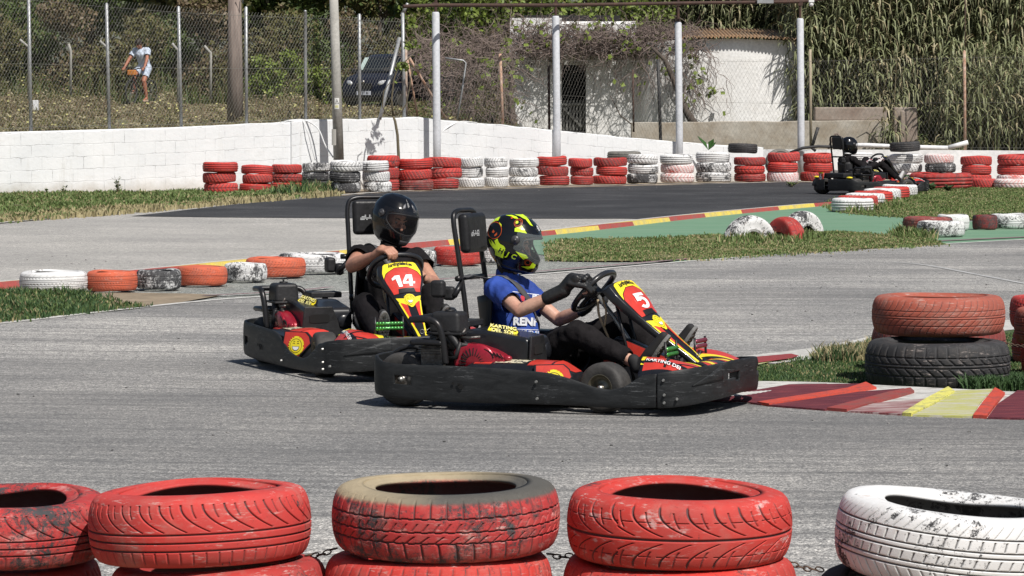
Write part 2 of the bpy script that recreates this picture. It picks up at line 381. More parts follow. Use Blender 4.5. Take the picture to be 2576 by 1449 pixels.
# far barrier of stacks : (u0,u1,vtop,vbase,[top..bottom])
rows=[(507,598,403,487,['red','red','redclean']),(601,683,411,485,['redclean','red','red']),(677,760,409,482,['red','reddark','red']),
(757,830,405,477,['whiteworn','whiteblack','black']),(828,910,400,486,['white','whiteblack','whiteblack']),(908,983,400,484,['white','white','whiteworn']),
(1001,1090,395,480,['red','red','brownred']),(1073,1160,391,476,['red','redclean','reddark']),
(1150,1220,391,473,['white','whiteworn','white']),(1216,1279,391,471,['white','white','white']),(1277,1355,393,469,['white','whiteworn','white']),
(1350,1432,389,467,['red','reddark','reddark']),(1431,1494,394,465,['redclean','reddark','reddark']),(1495,1580,392,464,['reddark','red','red']),
(1578,1660,384,462,['white','whiteworn','whiteblack']),(1661,1750,384,460,['white','whitepink','whitepink']),(1754,1845,378,459,['white','whiteworn','whiteworn']),
(1848,1928,391,458,['reddark','red','reddark']),(1934,2016,379,458,['redclean','red','whitepink']),(2018,2098,381,457,['red','red','reddark']),
(2120,2202,378,455,['white','white','white']),(2234,2328,383,457,['white','white','whitepink']),(2330,2411,383,458,['whitepink','whiteblack','brownred']),
(2422,2502,388,462,['red','red','red']),(2511,2600,384,466,['redclean','red','whitepink'])]
gi=0
LV=['top','middle','bottom']
for i,(u0,u1,vt,vb,cols) in enumerate(rows):
    front=G((u0+u1)/2,vb); D=front.y; w=(u1-u0)*D/F; rad=w/2; c=Vector((front.x,D+rad,0)); n=len(cols)
    zt=CH-(vt+4-VH)*(D+rad)/F; h=zt/n
    kind='red' if cols[0].startswith('red') else 'white'
    for k in range(n):
        lv=n-1-k
        place_tyre(FAR[(i*3+k)%5],(c.x+random.uniform(-.032,.032),c.y+random.uniform(-.03,.03),lv*h),cols[k],
          f"{CW[cols[k]]} tyre, {LV[k]} of the {ORD[i]} stack from left, far barrier",scale=rad/.3*random.uniform(.94,1.03),sz=h/.2*1.0,
          tilt=(random.uniform(-.03,.03),random.uniform(-.045,.045)) if lv else (0,0),group='tyres stacked along the far white wall')
# a stack tucked behind the sixth one
front=G(962,481); 
for k in range(3):
    place_tyre(FAR[k],(front.x,front.y+.42,k*.215),['reddark','reddark','red'][k],f"dark red tyre, {LV[2-k]} of the stack half hidden behind the white sixth stack",sz=1.07,scale=1.0,group='tyres stacked along the far white wall')
# loose tyres behind the wall of stacks
for u,v,D,z,m,lab,sc,tl in [(1868,380,70.2,.57,'black','bare black tyre lying across the tops behind the eighteenth stack',1.03,(.0,.03)),
    (1961,388,70.45,.30,'grey','dusty grey tyre leaning upright behind the nineteenth stack',1.1,(1.1,.2)),
    (1570,388,68.5,.43,'grey','flat dusty grey tyre behind the fourteenth and fifteenth stacks',1.15,(.03,.0)),
    (2277,376,69.3,.615,'black','bare black tyre lying on the white stack behind the far driver',1.05,(0,-.05))]:
    p=PD(u,v,D); place_tyre(FAR[0],(p.x,D,z),m,lab,scale=sc,tilt=tl)
# big red tyre at the head of the inner grass, and the two under the right stacks
p=G(2377,478); place_tyre(FAR[3],(p.x,p.y+.6,0),'reddark','very wide dull red tractor tyre lying on the grass right of the far kart',scale=2.0,sz=1.52,group=None)
p=G(2482,474); place_tyre(FAR[1],(p.x,p.y+.3,0),'redclean','bright red tyre on the grass right of the very wide tyre',scale=.95,sz=.9)
p=G(2550,475); place_tyre(FAR[2],(p.x,p.y+.3,0),'whitepink','white tyre with pink stains at the right edge of the inner grass',scale=1.1,sz=.9)
# red and white row curving away in front of the far kart
cw=['white','red','white','red','white','red','white']; ptsD=[(2150,50.0),(2163,51.4),(2181,52.8),(2202,54.2),(2224,55.6),(2247,57.0),(2268,58.4)]
for i,((u,D),m) in enumerate(zip(ptsD,cw)):
    p=PD(u,500,D); place_tyre(FAR[i%5],(p.x,D+.32,0),m,f"{CW[m]} tyre, {ORD[i]} from the front of the row beside the far kart",scale=1.05,sz=1.0,group='red and white tyres edging the inner grass')
# low tyres at the right on the green paint
for u0,u1,vb,m,lab,k in [(2290,2420,592,'brownred','brown-red tyre behind the front white tyre on the green paint',0),(2313,2436,597,'whiteworn','chipped white tyre, frontmost of the right-hand group on green paint',1),
    (2372,2455,584,'white','white tyre between the chipped front tyre and the dark red one',1),(2450,2514,578,'blackred','dark red and black tyre between two white ones at right',0),(2497,2612,576,'whiteworn','wide chipped white tyre cut by the right edge on green paint',3)]:
    p=G((u0+u1)/2,vb); rad=(u1-u0)*p.y/F/2; back=.52 if 'brown-red' in lab else (.42 if 'between the chipped' in lab else 0)
    place_tyre(MID[k],(p.x,p.y+rad+back,0),m,lab,scale=rad/.3,sz=.93 if back==0 else 1.0,group='low tyres on the green painted run-off')
# half-buried arches
ARCH=tyre_mesh('tyre_arch',.3,.2,'block',220,40,.44,.5,28,.009)
def arch(u,vb,rad,az,m,lab,mesh=ARCH,sink=.05):
    p=G(u,vb); place_tyre(mesh,(0,0,0),m,lab,full=None,rz=1.,group='half-buried tyres standing as arches'); o=COL.objects[-1]
    Mx=Matrix.Rotation(az,3,'Z')@Matrix.Rotation(PI/2,3,'X'); off=Mx@Vector((0,0,.1*rad/.3)); o.scale=(rad/.3,)*3
    o.rotation_euler=(Mx@Matrix.Rotation(.6,3,'Z')).to_euler(); o.location=(p.x-off.x,p.y+.12-off.y,-sink)
arch(1887,604,.335,R(26),'whiteworn','white half-buried tyre, leftmost and widest of the three arches')
arch(1977,603,.315,R(-58),'reddark','red half-buried tyre between the two white arches')
arch(2020,588,.325,R(42),'whiteworn','white half-buried tyre, rearmost and rightmost of the three arches')
# left row between the two straights
for i,(u0,u1,vb,h,m,k,lab,back) in enumerate([(37,210,738,.176,'white',0,'long white tyre at the left end of the low middle row',.0),(205,335,737,.172,'orange',0,'orange tyre second in the low middle row, beside the white end tyre',.12),
  (333,448,732,.17,'whiteblack',2,'mostly black tyre with white flecks in the low middle row',.1),(437,566,721,.17,'orange',1,'orange tyre with arrow tread right of the mostly black tyre',.04),(556,667,711,.165,'whiteworn',1,'chipped white tyre between two orange ones in the low middle row',.08),
  (610,765,700,.18,'orange',1,'largest orange tyre of the low middle row, left of a white one',0),(690,870,691,.185,'whiteworn',0,'white tyre partly hidden behind the seat of kart fourteen',.1),
  (1040,1098,674,.17,'whiteworn',0,'small piece of white tyre between the two drivers, left of the red one',.0),(1088,1212,669,.18,'red',1,'red tyre of the middle row seen between the two drivers',.05),(1196,1290,664,.17,'whiteworn',0,'chipped white tyre behind the neon helmet in the middle row',.1)]):
    p=G((u0+u1)/2,vb); rad=(u1-u0)*p.y/F/2
    place_tyre(MID[k],(p.x,p.y+rad+back,0),m,lab,rz=.3*i,scale=rad/.3,sz=h/.2,group='low row of tyres across the middle of the track')
# right stack
BIG=tyre_mesh('tyre_big',.3,.2,'truck',420,72,.60,.12,21,.007); BIG2=tyre_mesh('tyre_big',.3,.2,'leaf',420,72,.60,.15,22,.005)
p=G(2372,990); place_tyre(BIG,(p.x+.02,p.y+.41,0),'black','large black tyre with white-edged blocks at the foot of the right stack',rz=.2,scale=1.36,sz=1.36,group='right tyre stack')
p=G(2377,960,.0); place_tyre(BIG2,(p.x+.06,20.35,.0),'brownred','dark red tyre hidden mostly behind the large black tyre',scale=1.34,sz=1.46,group='right tyre stack')
p=PD(2372,848,19.1); place_tyre(BIG2,(p.x+.03,19.55,.275),'brick','brick red tyre with pale grooves on top of the large black tyre',rz=1.1,scale=1.27,sz=1.14,group='right tyre stack')
for u,v,D,z,m,lab,k in [(2690,960,19.8,.0,'reddark','dull red bottom tyre of the pair cut by the right edge of the picture',1),(2672,860,19.8,.205,'brick','brick red upper tyre of the pair cut by the right edge of the picture',0),(2655,760,20.9,.215,'redclean','bright red tyre behind the pair cut by the right edge',1),(2660,800,20.9,.0,'reddark','dull red tyre under the bright red one at the right edge',0)]:
    p=PD(u,v,D); place_tyre(MID[k],(p.x,D,z),m,lab,scale=.93,sz=1.06,group='right tyre stack')
# foreground
FD=9.3
def fg(u0,u1,zb,H,kind,m,lab,tilt=(0,0),rz=0,warp=1.,seed=0,D=FD,nu=760,nt=110,bead=.62):
    c=(u0+u1)/2; rad=(u1-u0)*D/F/2; me=tyre_mesh('tyre_near',rad,H,kind,nu,nt,bead,warp,seed,.0065,1.)
    p=PD(c,1300,D); return place_tyre(me,(p.x,D,zb),m,lab,rz=rz,tilt=tilt,group='tyre stacks in the foreground')
fg(-300,276,.322,.18,'sweep','redworn','flaking red tyre cut by the left edge in the foreground',(.015,.01),.4,.55,31,D=9.56)
fg(225,786,.354,.197,'sweep','redclean','bright red tyre with long curved grooves, second from left in front',(-.01,-.035),2.9,.35,32,nu=900)
fg(834,1411,.380,.185,'block','redbare','flaking red and black tyre with a bare tan sidewall in the foreground middle',(.025,-.008),1.5,.22,33,nu=900)
fg(1423,1993,.358,.190,'vee','redwhite','red tyre with deep V-shaped grooves, fourth from left in front',(.03,.012),4.1,.3,34,nu=900)
fg(2090,2700,.30,.215,'rib','whitechip','thick white tyre with chipped paint at the right in front',(.03,.095),.9,.45,35,nu=900)
fg(-330,256,.126,.19,'sweep','reddark','dark red tyre under the flaking left-edge tyre in front',(.015,.01),0,.3,36,nu=400,nt=60,D=9.60)
fg(275,832,.143,.205,'sweep','reddark','brownish red tyre beneath the second front tyre, shifted right',(-.01,-.036),.5,.3,37,nu=400,nt=60)
fg(816,1392,.178,.20,'leaf','red','light red tyre under the flaking red and black front tyre',(0,-.01),1,1,38,nu=500,nt=80)
fg(1415,2006,.158,.20,'block','red','red tyre under the V-grooved front tyre',(0,-.01),2,1,39,nu=400,nt=60)
fg(2044,2640,.12,.19,'rib','black','bare black tyre under the thick white front tyre',(0,.03),2,1,40,nu=400,nt=60)
# ------------------------------------------------------------------ ground
def gpoly(pts,z,name,mat,kind='structure',grid=0):
    P=[G(u,v,0) for u,v in pts]; bm=bmesh.new(); vs=[bm.verts.new((p.x,p.y,z)) for p in P]; f=bm.faces.new(vs); 
    if f.normal.z<0: f.normal_flip()
    me=bpy.data.meshes.new(name); bm.normal_update(); 
    for f in bm.faces:
        if f.normal.z<0: f.normal_flip()
    bm.to_mesh(me); bm.free(); me.materials.append(mat); o=bpy.data.objects.new(name,me); COL.objects.link(o); o['kind']=kind; return o
def smoothline(pts,n=8):
    """Catmull-Rom through image points"""
    out=[]; P=[pts[0]]+list(pts)+[pts[-1]]
    for i in range(1,len(P)-2):
        for k in range(n):
            t=k/n; out.append(tuple(.5*((2*P[i][a])+(-P[i-1][a]+P[i+1][a])*t+(2*P[i-1][a]-5*P[i][a]+4*P[i+1][a]-P[i+2][a])*t*t+(-P[i-1][a]+3*P[i][a]-3*P[i+1][a]+P[i+2][a])*t**3) for a in (0,1)))
    out.append(pts[-1]); return out
def asphalt(name,c1,c2,dark,streak=.5,speck=1.,band=False):
    m,t,b=newmat(name); tc=t.add('ShaderNodeTexCoord'); v=tc.outputs['Object']
    n1=t.noise(v,.55,5,.6); base=t.mix(t.ramp(n1,[(.36,(0,0,0)),(.62,(1,1,1))]),c1,c2)
    sp=t.noise(v,85.,3,.85); spf=t.ramp(sp,[(.38,(.22,.22,.23)),(.50,(.95,.95,.95)),(.61,(2.2,2.17,2.13))]); base=t.mix(min(1,.95*speck),base,spf,'MULTIPLY')
    sp2=t.noise(v,34.,3,.8); base=t.mix(.9*speck if speck<1.1 else 1.,base,t.ramp(sp2,[(.38,(.50,.50,.51)),(.50,(1,1,1)),(.62,(1.55,1.53,1.50))]),'MULTIPLY')
    # fine racing rubber laid along the direction of travel
    sp3=t.noise(v,13.,4,.8); base=t.mix(.9*min(1,speck),base,t.ramp(sp3,[(.36,(.66,.66,.67)),(.50,(1,1,1)),(.64,(1.34,1.33,1.31))]),'MULTIPLY')
    # travel coordinates: along / across arcs that follow the bend
    sx=t.add('ShaderNodeSeparateXYZ'); t.link(v,sx.inputs[0]); dx=t.math('SUBTRACT',sx.outputs[0],4.); dy=t.math('SUBTRACT',58.,sx.outputs[1]); rad=t.math('SQRT',t.math('ADD',t.math('MULTIPLY',dx,dx),t.math('MULTIPLY',dy,dy))); ang=t.math('MULTIPLY',t.math('ARCTAN2',dx,dy),40.)
    cb=t.add('ShaderNodeCombineXYZ'); t.link(ang,cb.inputs[0]); t.link(rad,cb.inputs[1]); v0=v; v=cb.outputs[0]
    if band:
        e=t.math('ADD',rad,t.math('MULTIPLY',t.math('SUBTRACT',t.noise(t.mapping(v,scale=(.25,.8,1)),1.,4,.6),.5),2.4)); bf=t.ramp(t.math('DIVIDE',e,60.),[(.640,(0,0,0)),(.668,(1,1,1)),(.712,(1,1,1)),(.745,(0,0,0))]); base=t.mix(t.math('MULTIPLY',bf,.50),base,dark)
    vd=t.mapping(v,scale=(.35,7.,1.),rot=(0,0,R(-1))); s1=t.noise(vd,1.,6,.72,.5); f=t.ramp(s1,[(.45,(0,0,0)),(.68,(1,1,1))]); base=t.mix(t.math('MULTIPLY',f,streak),base,dark)
    vd=t.mapping(v,scale=(.6,9.,1.),rot=(0,0,R(1.2))); s2=t.noise(vd,1.4,4,.75,.8); f=t.ramp(s2,[(.55,(0,0,0)),(.62,(1,1,1))]); base=t.mix(t.math('MULTIPLY',f,streak*.75),base,dark)
    vd=t.mapping(v,scale=(.09,.42,1.)); s3=t.noise(vd,1.,2,.5); f=t.ramp(s3,[(.42,(0,0,0)),(.66,(1,1,1))]); base=t.mix(t.math('MULTIPLY',f,streak*.75),base,dark)
    t.link(base,b.inputs['Base Color']); b.inputs['Roughness'].default_value=.82; b.inputs['Specular IOR Level'].default_value=.3
    bp=t.add('ShaderNodeBump'); bp.inputs['Strength'].default_value=.7; bp.inputs['Distance'].default_value=.006; t.link(sp,bp.inputs['Height']); t.link(bp.outputs[0],b.inputs['Normal'])
    return m
m_asph=asphalt('worn_grey_asphalt',(.275,.273,.268),(.395,.385,.368),(.115,.115,.116),.66,band=True)
m_asph2=asphalt('pale_far_asphalt',(.36,.35,.33),(.44,.425,.40),(.24,.235,.23),.45,.6)
m_dark=asphalt('fresh_dark_asphalt',(.034,.035,.038),(.070,.071,.075),(.030,.031,.034),.75,.8)
m_speck=asphalt('gravelly_run_off',(.20,.215,.20),(.27,.28,.265),(.16,.16,.16),.2,1.3)
m_soil=M('dry_sandy_soil',(.34,.27,.19),.95,col2=(.20,.16,.11),scale=2.5,bump=.6,bscale=40)
m_verge=M('verge_soil',(.10,.115,.045),.95,col2=(.20,.16,.085),scale=1.6,bump=.6,bscale=40)
m_lawn=M('lawn_soil',(.095,.12,.04),.95,col2=(.20,.18,.085),scale=1.2,bump=.6,bscale=40)
m_green=M('green_paint_on_concrete',(.125,.265,.16),.75,col2=(.20,.31,.21),scale=.9,lo=.3,hi=.75,bump=.2,stretch=(.4,2.5,1))
m_wline=M('worn_white_line',(.66,.65,.62),.8,col2=(.42,.41,.39),scale=9,lo=.4,hi=.62,bump=.2)
m_kred=M('kerb_red_paint',(.34,.035,.035),.75,col2=(.22,.05,.055),scale=7,lo=.3,hi=.7,bump=.3,stretch=(1,3,1))
m_korange=M('kerb_bright_red_edge',(.58,.07,.04),.7,col2=(.30,.07,.06),scale=14,lo=.46,hi=.68,bump=.3)
m_kyel=M('kerb_yellow_paint',(.70,.66,.16),.75,col2=(.36,.36,.18),scale=14,lo=.48,hi=.66,bump=.5)
m_kfyel=M('far_kerb_yellow',(.72,.55,.10),.75,col2=(.50,.42,.2),scale=6,lo=.42,hi=.7)
m_kwhite=M('kerb_white_paint',(.60,.59,.56),.8,col2=(.30,.29,.27),scale=9,lo=.45,hi=.66,bump=.3,stretch=(1,3,1))
m_kdark=M('kerb_worn_maroon',(.105,.016,.028),.78,col2=(.26,.05,.055),scale=9,lo=.46,hi=.72,bump=.5,stretch=(.5,5,1))
# earth to the horizon (dips under the terrain behind the wall)
mb=MB(); mb.face([(-900,-60,-.03),(900,-60,-.03),(900,1500,-.03),(-900,1500,-.03)]); tag(mb.build('ground',m_soil),kind='structure')
# near straight: everything in front of its far edge
edge=smoothline([(-400,850),(0,812),(270,781),(560,752),(880,733),(1120,706),(1370,688),(1750,655),(2100,630),(2380,613),(2700,596)])
gpoly(edge+[(3400,700),(3400,1600),(-800,1600),(-800,1000)],0.,'near_track',m_asph)
# far straight
e2=smoothline([(-300,594),(0,561),(400,526),(610,508),(860,491),(1000,482),(1300,473),(1650,465),(2035,457),(2700,462)])
k2=smoothline([(-300,738),(0,712),(350,681),(640,652),(840,634),(1000,616),(1160,603),(1390,580),(1700,545),(2000,517),(2090,511),(2160,500),(2330,482),(2700,470)])
gpoly(e2+k2[::-1],-.008,'far_track',m_asph2)
gpoly(smoothline([(330,543),(430,532),(610,512),(860,492),(1000,483),(1300,474),(1650,466),(2035,458),(2290,470)])+[(2240,490),(2110,505)]+smoothline([(2040,511),(1840,531),(1640,549),(1560,549),(1300,549),(900,548),(560,546)]),-.002,'dark_asphalt_patch',m_dark)
# strip between the straights (gravelly), green painted run-off, grass islands
gpoly(k2+[(2700,594)]+edge[::-1][1:],-.012,'run_off',m_speck)
gpoly([(1210,607)]+smoothline([(1230,602),(1390,583),(1700,548),(2000,520),(2092,513)])+[(2140,520),(2200,538),(2290,548),(2420,556),(2700,556),(2700,593)]+smoothline([(2380,614),(2100,633),(1750,657),(1370,640),(1180,618)]),-.004,'green_run_off',m_green)
lawn=smoothline([(2086,528),(2096,512),(2160,492),(2230,482),(2330,476),(2450,474),(2700,470)])+smoothline([(2700,553),(2450,553),(2280,547),(2170,540),(2110,534),(2086,528)])
gpoly(lawn,.004,'inner_lawn',m_lawn)
strip=smoothline([(1366,628),(1420,606),(1520,600),(1640,602),(1800,592),(1920,590),(2080,582),(2200,590),(2330,602),(2382,615)])+smoothline([(2230,624),(2100,632),(1900,644),(1750,652),(1560,657),(1380,655)])
gpoly(strip,.004,'grass_strip',m_lawn)
verge=smoothline([(-300,500),(0,488),(260,486),(500,483),(700,478),(850,474)])+smoothline([(862,489),(740,498),(610,507),(400,525),(200,541),(0,560),(-300,592)])
gpoly(verge,.004,'left_verge',m_verge)
lp=smoothline([(-200,752),(0,742),(120,739),(230,748),(300,766),(380,772)])+smoothline([(300,778),(150,795),(0,811),(-200,832)])
gpoly(lp,.004,'left_island',m_verge)
dirt=smoothline([(-200,735),(40,736),(250,736),(460,738),(560,742)])+smoothline([(500,752),(420,766),(300,782),(100,800),(-200,832)])
gpoly(dirt,.0,'left_dirt',m_soil)
gpoly(smoothline([(1838,1000),(1850,940),(1895,917),(2000,905),(2100,880),(2220,846),(2340,840),(2700,800)])+[(2700,1060)]+smoothline([(2576,1045),(2300,1000),(2080,988),(1900,985),(1838,1000)]),.008,'right_island',M('short_dark_turf',(.045,.085,.025),.95,col2=(.12,.12,.05),scale=3.,lo=.4,hi=.75,bump=.7,bscale=60))
# strips built along image lines
def band(pts,w0,w1,z,name,mat,n=8):
    """band whose width (metres on the ground, measured towards the camera) is w0..w1"""
    P=[G(u,v) for u,v in smoothline(pts,n)]; N=len(P); mb=MB()
    def nrm(i):
        t=P[min(i+1,N-1)]-P[max(i-1,0)]; t.z=0; t.normalize(); return Vector((t.y,-t.x,0))
    A=[p+nrm(i)*w0 for i,p in enumerate(P)]; B=[p+nrm(i)*w1 for i,p in enumerate(P)]
    for i in range(N-1): mb.face([(*A[i].xy,z),(*B[i].xy,z),(*B[i+1].xy,z),(*A[i+1].xy,z)])
    return tag(mb.build(name,mat),kind='structure')
band([(-400,850),(0,812),(270,781),(560,752),(880,733),(1120,706),(1370,688),(1750,655),(2100,630),(2380,613),(2700,596)],.0,.09,.004,'white_edge_line',m_wline)
band([(560,748),(760,738),(900,725)],-.30,-.22,.006,'faint_red_line',M('faded_maroon_line',(.24,.12,.14),.8,col2=(.27,.23,.23),scale=3))
band([(1100,706),(1370,684),(1750,652),(1900,642)],-.12,-.02,.006,'maroon_line',MATS['faded_maroon_line'])
band([(2330,609),(2576,598),(2700,592)],-.15,-.02,.006,'maroon_line',MATS['faded_maroon_line'])
band([(-300,590),(0,560),(400,525),(610,507),(860,490),(1000,481),(1300,472),(1650,464),(2035,457)],-.02,.10,.006,'far_edge_line',m_wline)
band([(2250,660),(2340,668),(2460,690),(2576,712),(2700,736)],.0,.06,.004,'thin_white_line',M('thin_faded_line',(.50,.50,.49),.8,col2=(.33,.33,.33),scale=5))
# far kerb, red and yellow blocks with the white line in front of the dark asphalt
P=[G(u,v) for u,v in smoothline([(-300,738),(0,712),(350,681),(640,652),(840,634),(1000,616),(1160,603),(1390,580),(1700,545),(2000,517),(2092,511)],24)]
mk={0:MB(),1:MB(),2:MB()}; acc=0; blk=0
for i in range(len(P)-1):
    t=(P[i+1]-P[i]); acc+=t.length; t.normalize(); n=Vector((t.y,-t.x,0)); 
    if acc>1.55: acc=0; blk+=1
    a,b=P[i],P[i+1]; w=.42
    q=mk[blk%2]; q.raw([(*(a+n*.0).xy,.012),(*(a+n*w).xy,.05),(*(b+n*w).xy,.05),(*(b+n*.0).xy,.012),(*(a+n*(w+.03)).xy,-.02),(*(b+n*(w+.03)).xy,-.02)],[(0,1,2,3),(1,4,5,2)])
    mk[2].face([(*(a-n*.14).xy,.006),(*(a).xy,.006),(*(b).xy,.006),(*(b-n*.14).xy,.006)])
tag(mk[0].build('far_kerb_red_blocks',M('far_kerb_red',(.42,.06,.05),.75,col2=(.30,.10,.09),scale=6)),kind='structure')
tag(mk[1].build('far_kerb_yellow_blocks',m_kfyel),kind='structure'); tag(mk[2].build('far_kerb_line',m_kwhite),kind='structure')
# near kerb at right: concrete strip with stepped, skewed painted blocks
lo=smoothline([(1650,1004),(1760,1008),(1840,1014),(1960,1022),(2080,1033),(2240,1044),(2400,1050),(2576,1057),(2760,1064)],10)
hi=smoothline([(1700,982),(1800,982),(1860,983),(1960,984),(2080,987),(2240,995),(2400,1003),(2576,1012),(2760,1022)],10)
mb=MB()
for i in range(len(lo)-1): 
    a,b,c,d=[G(*q) for q in (lo[i],lo[i+1],hi[i+1],hi[i])]; mb.raw([(a.x,a.y,.004),(b.x,b.y,.004),(c.x,c.y,.055),(d.x,d.y,.055)],[(0,1,2,3)]); 
tag(mb.build('near_kerb',m_kwhite,smooth=False),kind='structure')
def kb(pts,mat,name,h0=.006,h1=.020,side=None,hh=.03):
    mbk=MB(); Q=[G(u,v) for u,v in pts]
    def zk(p,v): # height of the kerb slab under an image point
        ul=[q for q in lo]; vl=np.interp(v[0],[q[0] for q in lo],[q[1] for q in lo]); vh=np.interp(v[0],[q[0] for q in hi],[q[1] for q in hi])
        return .004+.051*min(1,max(0,(vl-v[1])/(vl-vh)))
    top=[(p.x,p.y,zk(p,q)+h0) for p,q in zip(Q,pts)]; bot=[(x,y,z-.02) for x,y,z in top]; n=len(top)
    mbk.raw(bot+top,[tuple(range(n,2*n))]+[(i,(i+1)%n,n+(i+1)%n,n+i) for i in range(n)])
    return tag(mbk.build(name,mat),kind='structure')
# (u,v) outlines of painted blocks, left to right
kb([(1760,1008),(1985,990),(2080,990),(1850,1014)],m_kdark,'kerb_maroon_block',.004)
kb([(1842,1012),(2062,991),(2165,992),(2128,1000),(1915,1020)],m_kdark,'kerb_maroon_block')
kb([(1905,1018),(2130,1001),(2178,991),(2205,1001),(1935,1023)],m_korange,'kerb_red_ridge',.013)
kb([(1935,1023),(2160,1006),(2275,1002),(2210,1012),(2075,1034)],m_kdark,'kerb_maroon_block')
kb([(2080,1033),(2232,1010),(2290,1003),(2300,1009),(2262,1016),(2130,1037)],M('kerb_dull_red_edge',(.34,.045,.04),.7,col2=(.22,.08,.07),scale=9),'kerb_red_ridge',.013)
kb([(2135,1038),(2200,1026),(2345,1020),(2268,1046)],M('kerb_faded_maroon',(.20,.05,.055),.8,col2=(.42,.33,.32),scale=10,lo=.4,hi=.6,stretch=(.5,4,1)),'kerb_faded_block')
kb([(2270,1046),(2330,1022),(2385,1003),(2402,1011),(2345,1032),(2292,1048)],m_kyel,'kerb_yellow_ridge',.014)
kb([(2296,1048),(2350,1031),(2405,1008),(2498,1006),(2465,1030),(2445,1052)],M('kerb_faded_yellow',(.44,.44,.14),.8,col2=(.48,.46,.38),scale=10,lo=.45,hi=.58,stretch=(.5,3,1)),'kerb_yellow_block')
kb([(2448,1052),(2475,1028),(2503,1006),(2528,1016),(2505,1034),(2482,1054)],m_korange,'kerb_red_ridge',.014)
kb([(2485,1054),(2510,1032),(2560,1010),(2740,1020),(2740,1062)],m_kdark,'kerb_maroon_block')
# upper kerb of the right island
lo2=smoothline([(1830,925),(1895,919),(1960,914),(2060,898),(2150,872),(2215,850),(2330,842),(2576,812)],10)
band([(1800,912),(1880,902),(1960,893),(2060,880),(2150,864),(2215,850),(2330,838),(2576,806)],-.05,.42,.012,'island_white_edge',m_kwhite)
gp=[(1850,918),(1900,906),(1990,898),(2010,903),(1990,910),(1900,922)]
gpoly(gp,.022,'island_red_block',m_kred); gpoly([(1822,924),(1860,913),(1905,906),(1890,918),(1960,912),(1900,926),(1850,932)],.018,'island_yellow_block',MATS['kerb_faded_yellow'])
# oil and rubber marks: real thin films of laid rubber following the corner
for k,(pts,w) in enumerate([([(-50,960),(400,985),(800,1030),(1300,1085),(1900,1120),(2600,1118)],.5),([(-50,1010),(500,1050),(1100,1110),(1700,1140),(2600,1138)],.16),([(200,900),(560,950),(900,1020)],.18),
    ([(1900,800),(2100,770),(2400,735),(2600,722)],.12),([(60,900),(480,885),(620,870)],.10)]): pass
# ------------------------------------------------------------------ grass
def inpoly(x,y,P):
    c=False; j=len(P)-1
    for i in range(len(P)):
        if (P[i][1]>y)!=(P[j][1]>y) and x<(P[j][0]-P[i][0])*(y-P[i][1])/(P[j][1]-P[i][1])+P[i][0]: c=not c
        j=i
    return c
def grass(name,imgpoly,n,h,mats,z=0.004,clump=1.5,wd=.006,dry=.25,seed=1,thr=-.15,jit=.05):
    P=[G(u,v) for u,v in imgpoly]; P=[(p.x,p.y) for p in P]; xs=[p[0] for p in P]; ys=[p[1] for p in P]; rnd=random.Random(seed)
    mb=MB(); c=0; tries=0
    while c<n and tries<n*8:
        tries+=1; x=rnd.uniform(min(xs),max(xs)); y=rnd.uniform(min(ys),max(ys))
        if not inpoly(x+rnd.gauss(0,jit),y+rnd.gauss(0,jit*2),P): continue
        q=mnoise.noise(Vector((x*clump,y*clump*.6,seed))); q2=mnoise.noise(Vector((x*clump*4,y*clump*2.4,seed+5)))
        if q+q2*.5<thr and rnd.random()<.75: continue
        hh=h*rnd.uniform(.5,1.3)*(1+q*.9+q2*.7); a=rnd.uniform(0,6.28); w=wd*rnd.uniform(.7,1.5); l=rnd.uniform(.1,.9)*hh; b=rnd.uniform(0,6.28)
        dx,dy=math.cos(a)*w,math.sin(a)*w; ex,ey=math.cos(b)*l,math.sin(b)*l
        mb.cur=(1 if rnd.random()<dry*(1-q*1.5) else 0) if rnd.random()>.3 else 2
        mb.raw([(x-dx,y-dy,z-.01),(x+dx,y+dy,z-.01),(x+dx*.7+ex*.4,y+dy*.7+ey*.4,z+hh*.6),(x-dx*.7+ex*.4,y-dy*.7+ey*.4,z+hh*.6),(x+ex,y+ey,z+hh)],[(0,1,2,3),(3,2,4)]); c+=1
    return tag(mb.build(name,mats),kind='stuff')
GR=M('grass_blade_green',(.075,.125,.028),.7,col2=(.12,.17,.05),scale=3); GD=M('grass_blade_dry',(.30,.25,.12),.8,col2=(.38,.33,.19),scale=4); GL=M('grass_blade_light',(.135,.20,.055),.7,col2=(.18,.23,.08),scale=3)
GK=M('grass_blade_dark',(.03,.075,.02),.7,col2=(.05,.10,.03),scale=3)
grass('grass',lawn,52000,.024,[GR,GD,GL],seed=2,wd=.009,dry=.22,thr=-.35,jit=.12)
grass('grass',strip,36000,.019,[GR,GD,GL],seed=3,wd=.008,dry=.42,thr=-.3,jit=.12)
grass('grass',verge,32000,.048,[GR,GD,GL],seed=4,wd=.014,dry=.2,thr=-.35,jit=.14)
grass('grass',smoothline([(-100,566),(200,547),(400,531),(620,511),(860,492)])+smoothline([(860,486),(620,502),(400,518),(200,532),(-100,550)]),5000,.06,[GD,GD,GD],seed=14,wd=.014,dry=.5,thr=-.3)
grass('grass',lp,16000,.042,[GK,GD,GR],seed=5,wd=.006,dry=.12,thr=-.35)
grass('grass',smoothline([(1880,988),(1885,930),(1930,912),(2040,905),(2110,884),(2210,858),(2330,862),(2700,830)])+[(2700,1040)]+smoothline([(2576,1015),(2300,982),(2080,974),(1880,976)]),30000,.014,[GK,GD,GR],z=.008,seed=6,wd=.0035,dry=.16,thr=-.5,clump=3,jit=.03)
grass('grass',smoothline([(2050,916),(2110,892),(2200,866),(2215,880),(2190,905),(2100,915)]),3000,.06,[GK,GD,GD],z=.008,seed=7,wd=.004,dry=.4)
